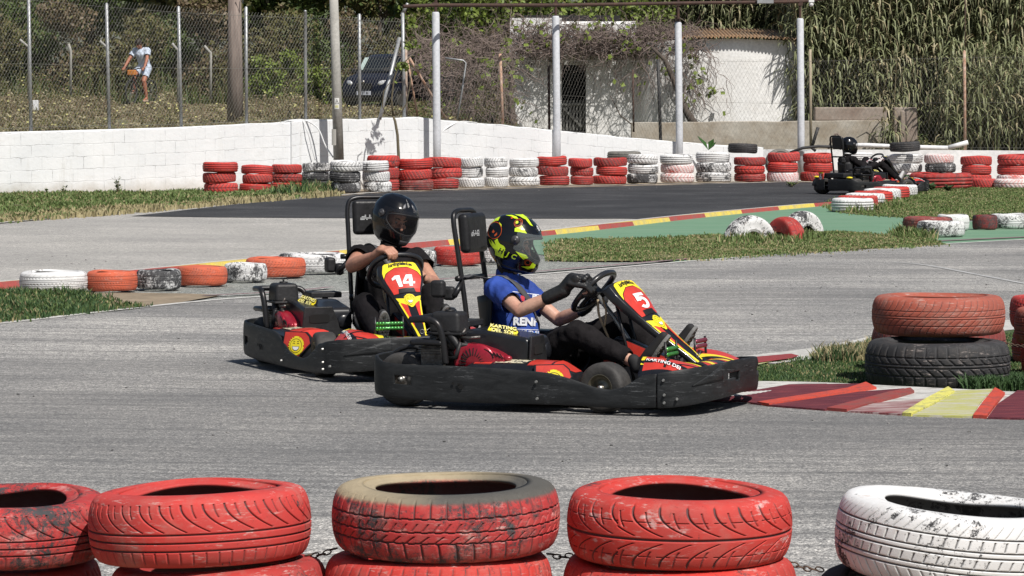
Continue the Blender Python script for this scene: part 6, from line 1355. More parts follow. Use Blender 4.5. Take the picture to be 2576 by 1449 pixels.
def helmet(parent,Mx,visor,graphic=False,face=True):
    h=bpy.data.objects.new('helmet',None); COL.objects.link(h); h.parent=parent; h.matrix_local=Mx; h.empty_display_size=.05
    def zz(t): # t -1..1 -> z
        return .150*math.sin(t*PI/2)
    def port(az,z): 
        a=abs((az+PI)%(2*PI)-PI); lo=-.060+.045*(a/1.15)**2; hi=.062-.006*(a/1.15)**2
        return a<1.12 and lo<z<hi
    mb=MB(); NA,NZ=96,60
    vs=[];fs=[]
    for i in range(NA):
        for j in range(NZ+1): vs.append(hel_pt(2*PI*i/NA,zz(-1+2*j/NZ)))
    for i in range(NA):
        for j in range(NZ):
            az=2*PI*(i+.5)/NA; z=zz(-1+2*(j+.5)/NZ)
            if port(az,z): continue
            if z<-.1465: continue
            fs.append((i*(NZ+1)+j,((i+1)%NA)*(NZ+1)+j,((i+1)%NA)*(NZ+1)+j+1,i*(NZ+1)+j+1))
    mb.raw(vs,fs); sh=mb.build('shell',HEL_b,h,smooth=True,merge=True,solid=.008)
    # rim of the eye port
    ed=[]
    for k in range(60):
        t=2*PI*k/60; a=1.14*math.copysign(abs(math.cos(t))**.6,math.cos(t)); a_=abs(a); lo=-.060+.045*(a_/1.15)**2; hi=.062-.006*(a_/1.15)**2; z=(hi+lo)/2+(hi-lo)/2*math.copysign(abs(math.sin(t))**.7,math.sin(t)); ed.append(hel_pt(a,z,.001))
    mb=MB(); mb.tube(ed,.0055,6,closed=True); mb.build('eye_port_trim',M('helmet_rubber_trim',(.015,.015,.016),.6),h,smooth=True)
    mb=MB(); mb.grid(lambda a,b:hel_pt((a*2-1)*1.42,(-.072+.055*abs(a*2-1)**2)+(.150-.060*abs(a*2-1)**2)*b-.0,.0085),40,14); mb.build('visor',visor,h,smooth=True)
    for s in (-1,1):
        mb=MB(); c=hel_pt(s*1.42,.028,.006); n=Vector((c.x/.165*.3,c.y/.125,0)).normalized(); mb.tube([c,c+n*.010],[.026,.022],18); mb.tube([c,c+n*.013],[.010,.008],10); mb.build('visor_pivot',M('pivot_grey',(.05,.05,.055),.35),h,smooth=True)
    mb=MB(); mb.grid(lambda a,b:hel_pt((a*2-1)*.30,-.122+.03*b,.003),8,3); mb.build('chin_vent',M('vent_grey',(.05,.05,.055),.5),h,smooth=True,solid=.005)
    for s in (-1,1): 
        mb=MB(); mb.grid(lambda a,b:hel_pt(s*(.22+.16*a),.098+.022*b-.01*a,.004),6,3); mb.build('top_vent',M('vent_silver',(.20,.20,.21),.35,.6) if not graphic else HEL_b,h,smooth=True,solid=.005)
    mb=MB(); mb.tube([hel_pt(a,-.140,-.006) for a in np.linspace(0,2*PI,40)[:-1]],.008,6,closed=True); mb.build('neck_trim',M('helmet_rubber_trim',(.015,.015,.016),.6),h,smooth=True)
    if graphic:
        def side(x,z,o=.0015,s=-1):
            fx=float(np.interp(z,HZ,HFx));bx=float(np.interp(z,HZ,HBx)); r=fx if x>0 else bx; q=max(-.999,min(.999,x/max(r,.001))); c=math.copysign(abs(q)**(1/.88),q); az=math.acos(c)*s; return hel_pt(az,z,o)
        # polygons traced in the profile plane: crop pixels -> helmet frame
        ca,sa=math.cos(HTILT),math.sin(HTILT)
        def cv(px,py):
            X=(px-868)/3750.; Z=-(py-690)/3750.; x=X*ca-Z*sa; z=X*sa+Z*ca; return (x,z)
        pol=[[(400,330),(455,270),(475,300),(430,355)],[(480,250),(550,210),(560,255),(480,310)],[(560,200),(630,185),(612,255),(556,262)],[(730,155),(860,150),(960,180),(1010,222),(930,212),(860,175)],
             [(905,145),(1050,150),(1180,235),(1290,368),(1240,340),(1140,235),(1010,175)],[(975,395),(1100,345),(1210,500),(1100,475),(975,458)],
             [(425,605),(490,625),(520,720),(640,770),(765,815),(795,840),(790,790),(755,740),(680,700),(635,600),(570,640),(600,730),(520,650)],
             [(430,615),(500,690),(540,730),(640,770),(780,815),(765,880),(740,980),(570,920),(578,850),(560,810),(470,710)],
             [(590,640),(640,600),(655,660),(700,705),(770,740),(800,790),(780,800),(620,740)],
             [(1000,840),(1190,910),(1230,975),(1130,1005)],[(1075,1145),(1230,1150),(1290,1070),(1330,1120),(1300,1185),(1195,1208)],[(280,600),(310,650),(385,870),(340,870)],[(640,280),(700,330),(705,370),(680,365)]]
        mb=MB()
        for P in pol: put(mb,poly_mesh2d([cv(*q) for q in P],.012),lambda x,y:side(x,y,.0066))
        g=mb.build('neon_graphics',HEL_n,sh)
        # mirrored set on the far side
        mb=MB()
        for P in pol: put(mb,poly_mesh2d([cv(*q) for q in P],.012),lambda x,y:side(x,y,.0066,1))
        mb.build('neon_graphics',HEL_n,sh)
        def ringp(cx,cy,r0,r1,n=28):
            mbx=MB()
            for k in range(n):
                a=2*PI*k/n;b=2*PI*(k+1)/n; f=lambda t,r:side(*cv(cx+r*math.cos(t),cy+r*math.sin(t)),.0082); mbx.face([f(a,r0),f(b,r0),f(b,r1),f(a,r1)])
            mbx.build('orange_ring',HEL_o,sh,merge=True)
        ringp(560,445,152,163); ringp(1025,300,70,78); ringp(1025,300,50,56); ringp(1205,1065,60,64); ringp(1205,1065,38,44)
        mb=MB(); put(mb,poly_mesh2d([cv(*q) for q in [(510,480),(540,430),(575,470),(545,497)]],.02),lambda x,y:side(x,y,.0088)); put(mb,poly_mesh2d([cv(*q) for q in [(570,530),(625,480),(630,525),(580,560)]],.02),lambda x,y:side(x,y,.0088)); put(mb,poly_mesh2d([cv(*q) for q in [(860,195),(905,200),(900,225),(875,225)]],.02),lambda x,y:side(x,y,.0088))
        mb.build('orange_graphics',HEL_o,sh)
        for cx,cy,r in ((560,445,148),(1025,300,48),(1205,1065,58)): 
            mb=MB(); put(mb,poly_mesh2d([cv(cx+r*math.cos(2*PI*k/24),cy+r*math.sin(2*PI*k/24)) for k in range(24)],.015),lambda x,y:side(x,y,.0078))
            mb.build('black_disc',HEL_b,sh)
        mb=MB(); put(mb,poly_mesh2d([cv(1000+26*math.cos(2*PI*k/16),290+26*math.sin(2*PI*k/16)) for k in range(16)],.02),lambda x,y:side(x,y,.0092)); mb.build('neon_dot',HEL_n,sh)
        # maker's lettering: H dark on neon, JC neon on black
        def tl(txt,cx,cy,sz,mt,off,rot=-.30):
            bm=text_bm(txt,sz,.035,.2); grid_cut(bm,.02); c,s=math.cos(rot),math.sin(rot); x0,z0=cv(cx,cy); mb=MB(); put(mb,bm,lambda x,y:side(x0+c*x-s*y,z0+s*x+c*y,off)); mb.build('helmet_lettering',mt,sh)
        tl('H',700,835,.036,HEL_b,.0084,-.10); tl('J',835,900,.036,HEL_n,.0078,-.10); tl('C',950,945,.036,HEL_n,.0078,-.10)
        mb=MB()
        for k in range(24):
            a=2*PI*k/24;b=2*PI*(k+1)/24; f=lambda t,r:hel_pt(-.12+r*1.1*math.cos(t),.108+r*.11*math.sin(t),.0078); mb.face([f(a,.10),f(b,.10),f(b,.065),f(a,.065)])
        put(mb,poly_mesh2d([(.03*math.cos(2*PI*k/12),.03*math.sin(2*PI*k/12)) for k in range(12)],.05),lambda x,y:hel_pt(-.12+x*1.2,.108+y*.12,.0078))
        mb.build('forehead_badge',K_wht,sh)
    else:
        mb=MB(); put(mb,text_bm('G-mac',.030,.02),lambda x,y:hel_pt(.35+x*9,.085+y*.9,.002)) if False else None
        if face:
            bm=text_bm('GMAX',.024,.01); mb=MB(); put(mb,bm,lambda x,y:hel_pt(.40+x*7.,.086+y*.9,.0062)); mb.build('helmet_lettering',M('dim_grey_print',(.09,.09,.095),.4),sh)
            mb=MB()
            for P in ([(-.12,.010),(-.02,.012),(.0,-.006),(-.10,-.012)],[(-.10,.024),(-.05,.026),(-.05,.014),(-.10,.012)]): mb.face([hel_pt(x,.112+y,.0062) for x,y in P])
            mb.build('helmet_graphic',M('dim_silver_print',(.22,.22,.22),.35),sh)
    return h
def head_prims(c,Rm,s=.86):
    """head in helmet frame -> local prims; Rm rotation matrix, c centre"""
    q=lambda x,y,z:Rm@Vector((x*s,y*s,z*s))+c
    P=[('e',q(0,0,.02),(.098*s,.076*s,.112*s),Rm),('e',q(.03,0,-.055),(.070*s,.058*s,.062*s),Rm),('c',q(.104,0,.005),q(.122,0,-.035),.008*s,.014*s),('e',q(.085,0,-.088),(.028*s,.030*s,.024*s),Rm),('e',q(.094,0,-.062),(.014*s,.024*s,.008*s),Rm),('e',q(.088,.030,.028),(.014*s,.022*s,.007*s),Rm),('e',q(.088,-.030,.028),(.014*s,.022*s,.007*s),Rm),('e',q(.07,.045,-.025),(.026*s,.024*s,.022*s),Rm),('e',q(.07,-.045,-.025),(.026*s,.024*s,.022*s),Rm),
       ('e',q(0,.078,-.005),(.018*s,.010*s,.030*s),Rm),('e',q(0,-.078,-.005),(.018*s,.010*s,.030*s),Rm)]
    return P,q
def face_parts(parent,q,Rm,s,hair=False):
    for sg in (-1,1):
        mb=MB(); mb.sphere(q(.080,sg*.031,.004),.0115*s,10,8); e=mb.build('eye',EYE,parent,smooth=True); mb=MB(); mb.sphere(q(.0865,sg*.031,.003),.0070*s,8,6); mb.build('iris',IRIS,e,smooth=True)
        mb=MB(); mb.tube([q(.097,sg*.014,.028),q(.098,sg*.032,.035),q(.088,sg*.050,.030)],[.003*s,.005*s,.003*s],6); mb.build('eyebrow',HAIR,parent,smooth=True)
    mb=MB(); mb.tube([q(.098,-.022,-.062),q(.107,0,-.062),q(.098,.022,-.062)],[.003*s,.0055*s,.003*s],6); mb.build('mouth',LIP,parent,smooth=True)
def hand_prims(wr,palm_c,palm_n,fdir,tdir,curl,s=.86,thumb=True,spread=None):
    """palm centred at palm_c; fdir finger direction, palm_n normal pointing out of the back of the hand, tdir towards the thumb"""
    f=Vector(fdir).normalized(); n=Vector(palm_n); n=(n-f*n.dot(f)).normalized(); t=Vector(tdir); t=(t-f*t.dot(f)-n*t.dot(n)).normalized(); c=Vector(palm_c); P=[]
    P.append(('c',Vector(wr),c-f*.025*s,.026*s,.030*s))
    for k in range(4):
        o=t*((1.5-k)*.019*s); P.append(('c',c-f*.030*s+o*.8,c+f*.036*s+o,.0150*s,.0125*s))
    Ls=[(.040,.025,.021),(.044,.029,.022),(.041,.027,.021),(.032,.021,.019)]
    for k in range(4):
        p=c+f*.038*s+t*((1.5-k)*.0205*s); ang=0
        for j,L in enumerate(Ls[k]):
            ang+=curl[j]; d=(f*math.cos(ang)-n*math.sin(ang)); r=[.0100,.0090,.0078][j]*s; q=p+d*L*s; P.append(('c',p,q,r,r*.9)); p=q
    if thumb:
        p=c-f*.012*s+t*.034*s-n*.006*s; d=(f*.55+t*.55-n*.55).normalized()
        for L,r in ((.034,.0125),(.028,.011),(.020,.0095)):
            q=p+d*L*s; P.append(('c',p,q,r*s,r*.92*s)); p=q; d=(d*.8+f*.15-n*.55-t*.35).normalized()
    return P
def foot(parent,heel,toe,sole_n,mat,name='shoe',w=.036,tread=True):
    heel,toe=Vector(heel),Vector(toe); f=(toe-heel).normalized(); n=Vector(sole_n); n=(n-f*n.dot(f)).normalized(); s=f.cross(n); up=-n; L=(toe-heel).length
    P=[('c',heel+up*.035+f*.01,heel+f*L*.45+up*.032,w*.9,w*.95),('c',heel+f*L*.45+up*.028,toe+up*.022-f*.02,w,w*.72),('c',heel+up*.05,heel+up*.085+f*.02,w*.95,w*.95)]
    o=blob(P,name,mat,parent,.006,2)
    out=[]
    for k in range(28):
        a=2*PI*k/28; x=math.cos(a); y=math.sin(a); ww=w*(1.08 if x>0 else .85)*(1+.05*x); out.append((heel+f*(L*.5+x*L*.53))+s*y*ww)
    mb=MB(); top=[p+up*.008 for p in out]; bot=[p+n*.012 for p in out]; mb.raw(top+bot,[tuple(range(28)),tuple(range(28,56))[::-1]]+[(k,(k+1)%28,28+(k+1)%28,28+k) for k in range(28)]); so=mb.build('sole',C_sole,o,bevel=.004)
    if tread:
        mb=MB()
        for k in range(9):
            for j in range(-1,2):
                c=heel+f*(L*(.06+.105*k))+s*j*.021+n*.0125; 
                if abs(k-4)>3 and j!=0 and k>7: continue
                rot=Matrix((f,s,n)).transposed(); mb.box(c,(.016,.015,.006),rot@Matrix.Rotation(.5*(1 if k%2 else -1),3,'Z'))
        mb.build('tread_blocks',M('dark_sole_lugs',(.07,.07,.07),.8),so)
    return o
def sleeve_cut(a,b,t):
    """remove everything beyond a plane at fraction t of a->b"""
    a,b=Vector(a),Vector(b); p=a.lerp(b,t); n=(b-a).normalized(); return lambda co:(co-p).dot(n)>0 and ((co-a)-n*(co-a).dot(n)).length<.10 and (co-p).dot(n)<.30
def driver(name,ko,deg,label,S):
    """S: pose spec in kart-local coordinates"""
    root=empty(name,(ko[0],ko[1],0),label,'person',-R(deg))
    hd=Vector(S['head']); Rm=Euler(S['hrot'],'XYZ').to_matrix() if not isinstance(S['hrot'],Matrix) else S['hrot']
    Mx=Matrix.Translation(hd)@Rm.to_4x4()
    pel,wst,chs,nck=[Vector(S[k]) for k in ('pelvis','waist','chest','neck')]
    shR,elR,wrR=[Vector(q) for q in S['armR']]; shL,elL,wrL=[Vector(q) for q in S['armL']]
    hpR,knR,anR=[Vector(q) for q in S['legR']]; hpL,knL,anL=[Vector(q) for q in S['legL']]
    hs=.86; hp,q=head_prims(hd+Rm@Vector((-.008,0,-.012)),Rm,hs)
    g=S.get('girth',1.)
    body=[('e',pel,(.10*g,.14*g,.10)),('c',pel,wst,.095*g,.098*g),('c',wst,chs,.098*g,.105*g),('c',chs+Vector((0,-.07,.03)),chs+Vector((0,.07,.03)),.078*g,.078*g),('c',shR,shL,.046,.046),('c',chs+Vector((0,0,.05)),nck,.055,.046),('c',nck,hd+Rm@Vector((-.03,0,-.06)),.046,.048)]+hp
    for sh,el,wr in ((shR,elR,wrR),(shL,elL,wrL)):
        m=el.lerp(wr,.28); body+=[('c',sh,el,.046*g,.037*g),('c',el,m,.036*g,.0385*g),('c',m,wr,.0385*g,.0235)]
    body+=S['hands']
    for h,kk,an in ((hpR,knR,anR),(hpL,knL,anL)):
        m=kk.lerp(an,.3); body+=[('c',h,kk,.080,.050),('c',kk,m,.048,.048),('c',m,an,.048,.030)]
    b=blob(body,'body',S['skin'],root,.0046,2)
    face_parts(b,q,Rm,hs)
    # shirt
    rs=.012; cutR=sleeve_cut(shR,elR,S.get('sleeve',.72)); cutL=sleeve_cut(shL,elL,S.get('sleeve',.72))
    nk=nck-(nck-chs).normalized()*.0; nd=(hd-nck).normalized()
    sp=[('e',pel+Vector((0,0,.03)),(.108*g+rs,.145*g+rs,.09)),('c',pel+Vector((0,0,.04)),wst,.098*g+rs,.102*g+rs),('c',wst,chs,.102*g+rs,.110*g+rs),('c',chs+Vector((0,-.075,.03)),chs+Vector((0,.075,.03)),.082*g+rs,.082*g+rs),('c',shR,shL,.050+rs,.050+rs),('c',chs+Vector((0,0,.04)),nck,.066,.058),
        ('c',shR,elR,.050*g+rs,.043*g+rs+.006),('c',shL,elL,.050*g+rs,.043*g+rs+.006)]
    lng=S.get('long')
    if lng:
        sp+=[('c',elR,wrR,.045*g+rs,.030+rs),('c',elL,wrL,.045*g+rs,.030+rs)]; cut=lambda co:(co-nck).dot(nd)>.012 and (co-nck).length<.12
    else: cut=lambda co:cutR(co) or cutL(co) or ((co-nck).dot(nd)>.0 and (co-nck).length<.11)
    shirt=blob(sp,S.get('topname','t_shirt'),S['shirt'],b,.0056,2,nz=.011,nsc=12.,cut=cut,seed=S.get('seed',0),stretch=(1,1,.6))
    md=shirt.modifiers.new('s','SOLIDIFY'); md.thickness=.004; md.offset=-1
    tp=[('e',pel,(.118*g,.150*g,.105)),('c',pel+Vector((0,0,.02)),pel.lerp(wst,.35),.11*g,.11*g)]
    for h,kk,an in ((hpR,knR,anR),(hpL,knL,anL)):
        m=kk.lerp(an,.35); tp+=[('c',pel.lerp(h,.6),kk,.108,.068),('c',h,kk,.098,.068),('e',kk,(.070,.068,.068)),('c',kk,m,.068,.062),('c',m,an,.062,.046)]
    sw=S.get('hem',.02)
    hc=[]
    for kk,an in ((knR,anR),(knL,anL)):
        d=(an-kk).normalized(); hc.append((an+d*sw,d))
    cut2=lambda co:any((co-p).dot(d)>0 and (co-p).length<.12 for p,d in hc)
    tr=blob(tp,'trousers',S['trousers'],b,.0068,2,nz=.009,nsc=10.,cut=cut2,seed=S.get('seed',0)+3,stretch=(1,1,1)); md=tr.modifiers.new('s','SOLIDIFY'); md.thickness=.004; md.offset=-1
    for side in ('R','L'):
        he,to,n=S['shoe'+side]; foot(b,he,to,n,S.get('shoemat',C_shoe))
    # balaclava neck
    bal=blob([('c',nck+Vector((0,0,-.01)),hd+Rm@Vector((-.03,0,-.05)),.056,.066),('e',hd+Rm@Vector((.0,0,-.07)),(.088,.074,.05),Rm)],'balaclava',C_scarf,b,.006,2,nz=.003,nsc=20)
    helmet(b,Mx,S['visor'],S.get('graphic',False),S.get('face',True))
    for P,m,nm in S.get('gloves',[]): blob(P,nm,m,b,.0046,1)
    return root,b,shirt,tr
HTILT=R(17)
HFx=[v*.93 for v in HFx]; HBx=[v*.93 for v in HBx]
O5=(.37,18.12); A5=22; O14=(-.774,20.37); A14=69
k5=kart('go_kart','5',O5,A5,'black rental kart numbered 5 with red and yellow stickers, nearest the camera')
k14=kart('go_kart','14',O14,A14,'black rental kart numbered 14 coming towards the camera behind kart 5')
p6=G(2066,491); A6=-33
f6=Vector((math.cos(R(A6)),-math.sin(R(A6)),0)); l6=Vector((math.sin(R(A6)),math.cos(R(A6)),0)); o6=PD(2040,487,60.2); o6=(o6.x-(-.98*f6.x+.60*l6.x),o6.y-(-.98*f6.y+.60*l6.y))
k6=kart('go_kart','6',o6,A6,'small distant kart numbered 6 seen from behind by the red stacks',rear_num=True)
bpy.context.view_layer.update()
FN=(.9,0,-.4)
S5=dict(head=(-.46,.185,.848),hrot=(0.02,R(17),R(9)),pelvis=(-.40,.19,.20),waist=(-.45,.19,.36),chest=(-.505,.185,.535),neck=(-.495,.185,.69),
 armR=[(-.50,.02,.605),(-.31,-.115,.495),(-.075,-.11,.600)],armL=[(-.50,.35,.60),(-.27,.36,.42),(-.055,.235,.500)],
 legR=[(-.34,.10,.19),(.00,-.075,.385),(.345,-.11,.235)],legL=[(-.34,.28,.19),(.12,.31,.42),(.40,.21,.24)],
 shoeR=((.395,-.115,.185),(.535,-.125,.385),FN),shoeL=((.44,.20,.20),(.57,.205,.41),FN),skin=SK2,shirt=C_blu,trousers=C_dk,visor=VISC,graphic=True,seed=1.,hem=-.045,sleeve=.66,
 hands=hand_prims((-.075,-.11,.600),(.022,-.108,.662),(-.2,-.55,.8),(.85,.15,-.12),(.1,.9,-.2),(.85,1.25,.8),s=1.12)+hand_prims((-.055,.235,.50),(-.005,.215,.545),(-.5,.5,.3),(.75,-.1,.55),(-.3,-.2,1),(.8,1.1,.8)))
gR=[('c',(-.15,-.113,.567),(-.06,-.110,.608),.038,.040)]+hand_prims((-.075,-.11,.600),(.022,-.108,.662),(-.2,-.55,.8),(.85,.15,-.12),(.1,.9,-.2),(.85,1.25,.8),s=1.3)+[('e',(.066,-.135,.672),(.016,.014,.014)),('e',(.068,-.113,.682),(.016,.014,.014)),('e',(.068,-.090,.688),(.016,.014,.014)),('e',(.02,-.145,.675),(.026,.012,.022))]
gL=[('c',(-.10,.265,.475),(-.055,.235,.50),.030,.030)]+hand_prims((-.055,.235,.50),(-.005,.215,.545),(-.5,.5,.3),(.75,-.1,.55),(-.3,-.2,1),(.8,1.1,.8),s=.98)
S5['gloves']=[(gR,C_glv,'glove'),(gL,C_glv,'glove')]
d5,b5,sh5,tr5=driver('person',O5,A5,'driver of kart 5 in blue T-shirt, black trousers, gloves and neon yellow helmet',S5)
S14=dict(head=(-.455,.235,.895),hrot=(R(-9),R(17),R(15)),pelvis=(-.40,.19,.20),waist=(-.44,.19,.38),chest=(-.485,.19,.575),neck=(-.48,.215,.735),girth=1.16,
 armR=[(-.46,.015,.670),(-.215,-.12,.620),(.02,-.055,.694)],armL=[(-.47,.375,.645),(-.27,.425,.50),(-.01,.27,.545)],
 legR=[(-.34,.10,.19),(.0,-.115,.40),(.36,-.14,.23)],legL=[(-.34,.28,.19),(.06,.285,.46),(.40,.21,.24)],
 shoeR=((.42,-.145,.175),(.515,-.165,.385),FN),shoeL=((.46,.20,.20),(.57,.205,.41),FN),skin=SK,shirt=C_blk,trousers=C_blk,visor=VIS,graphic=False,seed=5.,sleeve=.42,
 hands=hand_prims((.02,-.055,.694),(.098,-.018,.730),(.15,-.25,1),(.85,.35,.0),(-.2,.9,-.1),(.75,1.0,.6),s=.98)+hand_prims((-.01,.27,.545),(.02,.235,.575),(-.4,.6,.3),(.75,-.1,.45),(-.3,-.2,1),(.8,1.1,.8)))
d14,b14,sh14,tr14=driver('person',O14,A14,'driver of kart 14 in black T-shirt and glossy black helmet, bare hands',S14)
S6=dict(head=(-.46,.185,.855),hrot=(0,R(8),R(-12)),pelvis=(-.40,.19,.20),waist=(-.45,.19,.36),chest=(-.50,.185,.535),neck=(-.49,.185,.69),
 armR=[(-.50,.02,.605),(-.30,-.10,.44),(-.05,-.07,.53)],armL=[(-.50,.35,.60),(-.27,.36,.42),(-.055,.235,.520)],
 legR=[(-.34,.10,.19),(.02,-.05,.56),(.42,-.13,.235)],legL=[(-.34,.28,.19),(.02,.31,.58),(.42,.21,.24)],
 shoeR=((.42,-.125,.185),(.535,-.125,.385),FN),shoeL=((.44,.20,.20),(.57,.205,.41),FN),skin=SK,shirt=C_blk,trousers=C_blk,visor=VIS,graphic=False,seed=7.,long=True,topname='jacket',face=False,
 hands=[],shoemat=M('white_black_shoe',(.5,.5,.5),.7))
gl=M('white_red_glove',(.62,.60,.60),.7,col2=(.50,.10,.14),scale=22,lo=.5,hi=.6)
S6['gloves']=[(hand_prims((-.05,-.07,.53),(.02,-.08,.60),(-.5,-.3,.7),(.6,.1,.5),(.1,.9,-.3),(.6,.9,.7),s=1.0)+[('c',(-.09,-.08,.52),(-.04,-.07,.545),.036,.036)],gl,'glove'),(hand_prims((-.055,.235,.52),(.0,.215,.57),(-.5,.5,.3),(.75,-.1,.55),(-.3,-.2,1),(.8,1.1,.8)),gl,'glove')]
d6,b6,sh6,tr6=driver('person',o6,A6,'distant driver of kart 6 in black suit with white and red gloves',S6)
mb=MB(); mb.tube([Vector((-.49+.066*math.cos(a),.185+.066*math.sin(a),.715)) for a in np.linspace(0,6.28,20)[:-1]],.016,6,closed=True); mb.build('white_collar',K_wht,sh6,smooth=True)
bpy.context.view_layer.update()
from mathutils.bvhtree import BVHTree
def bvh_of(o):
    me=o.data; W=Matrix.Translation(Vector(o['_o']))@Matrix.Rotation(o['_a'],4,'Z') if '_o' in o else o.matrix_world
    return BVHTree.FromPolygons([W@v.co for v in me.vertices],[tuple(p.vertices) for p in me.polygons]),W
def project(o,bm,u0,v0,sc,mat,name,rot=0.,off=.006,shearx=0.):
    """print on cloth: 2D shapes laid on the cloth surface around the point seen at (u0,v0); sc = image px per unit"""
    tree,W=bvh_of(o); Wi=W.inverted(); grid_cut(bm,.25); bm.verts.index_update(); vs=[];ok=True; c,s=math.cos(rot),math.sin(rot)
    last=None
    for v in bm.verts:
        x,y=v.co.x,v.co.y; u=u0+(c*x-s*y)*sc; w=v0-(s*x+c*y)*sc; d=ray(u,w).normalized(); h,n,i,_=tree.ray_cast(Vector((0,0,CH)),d)
        if h is None: h=last or PD(u,w,18.0)
        last=h; vs.append(Wi@(h-d*off))
    fs=[tuple(v.index for v in f.verts) for f in bm.faces]; bm.free(); mb=MB(); mb.raw(vs,fs); return mb.build(name,mat,o)
def rect(x0,y0,x1,y1): return poly_mesh2d([(x0,y0),(x1,y0),(x1,y1),(x0,y1)],.3)
z2=lambda x,y:(894.4+x*.3793,511.1+y*.3792)
P_w=M('shirt_print_white',(.70,.72,.76),.85); P_lb=M('shirt_print_light_blue',(.10,.28,.62),.85); P_r=M('shirt_print_red',(.5,.04,.06),.85)
project(sh5,rect(-2.3,-.22,2.3,.22),*z2(1160,862),13,P_lb,'print_band',rot=R(-3))
project(sh5,text_bm('MUD SE',1.,.02),*z2(1163,860),13.5,P_w,'print_lettering',rot=R(-3),off=.009)
project(sh5,text_bm('RENF',1.,.05),*z2(1128,788),27,P_w,'print_lettering',rot=R(-2),off=.009)
project(sh5,rect(-2.2,-.05,2.2,.05),*z2(1140,838),14,P_w,'print_line',rot=R(-2))
project(sh5,rect(-2.4,-.06,2.4,.06),*z2(1130,597),14,P_w,'print_line',rot=R(-7))
project(sh5,text_bm('ERA',1.,.05),*z2(1200,622),12,P_w,'print_lettering',rot=R(-6),off=.009)
project(sh5,text_bm('A',1.,.05),*z2(1075,618),18,P_w,'print_lettering',rot=R(-6),off=.009)
project(sh5,rect(-.5,-.6,.5,.6),*z2(1108,632),11,P_r,'print_crest',rot=R(-10),off=.008)
z1=lambda x,y:(562.2+x*.3350,472.8+y*.3350)
project(sh14,text_bm('C',1.,.05),*z1(1092,612),22,P_w,'print_lettering',off=.009); project(sh14,text_bm('E.N',1.,.03),*z1(1085,676),9,P_w,'print_lettering',off=.009)
# belts
def belt(o,pts,fix=1,w=.020):
    tree,W=bvh_of(o); loc=BVHTree.FromPolygons([v.co for v in o.data.vertices],[tuple(p.vertices) for p in o.data.polygons]); P=[]
    for i,q in enumerate(smooth3(pts,6)):
        h,n,_,_=loc.find_nearest(q)
        P.append(h+n*.006 if (h is not None and (h-q).length<.10 and i>=fix*6) else q)
    for k in range(2): P=[P[0]]+[(P[i-1]+P[i]*2+P[i+1])/4 for i in range(1,len(P)-1)]+[P[-1]]
    mb=MB(); nv=[]
    for i,q in enumerate(P):
        h,n,_,_=loc.find_nearest(q); t=(P[min(i+1,len(P)-1)]-P[max(i-1,0)]).normalized(); s=t.cross(n).normalized(); nv.append((q-s*w,q+s*w))
    for i in range(len(P)-1): mb.face([nv[i][0],nv[i][1],nv[i+1][1],nv[i+1][0]])
    return mb
mb=belt(sh5,[(-.715,.03,.662),(-.60,.05,.675),(-.50,.08,.680),(-.41,.12,.62),(-.375,.18,.52),(-.35,.25,.42),(-.33,.33,.32),(-.34,.38,.24)]); mb.build('seat_belt',C_strap,k5,smooth=True,solid=.003)
mb=belt(sh14,[(-.715,.03,.662),(-.60,.05,.72),(-.50,.09,.75),(-.38,.14,.67),(-.345,.20,.55),(-.34,.27,.42),(-.34,.38,.24)]); mb.build('seat_belt',C_strap,k14,smooth=True,solid=.003)
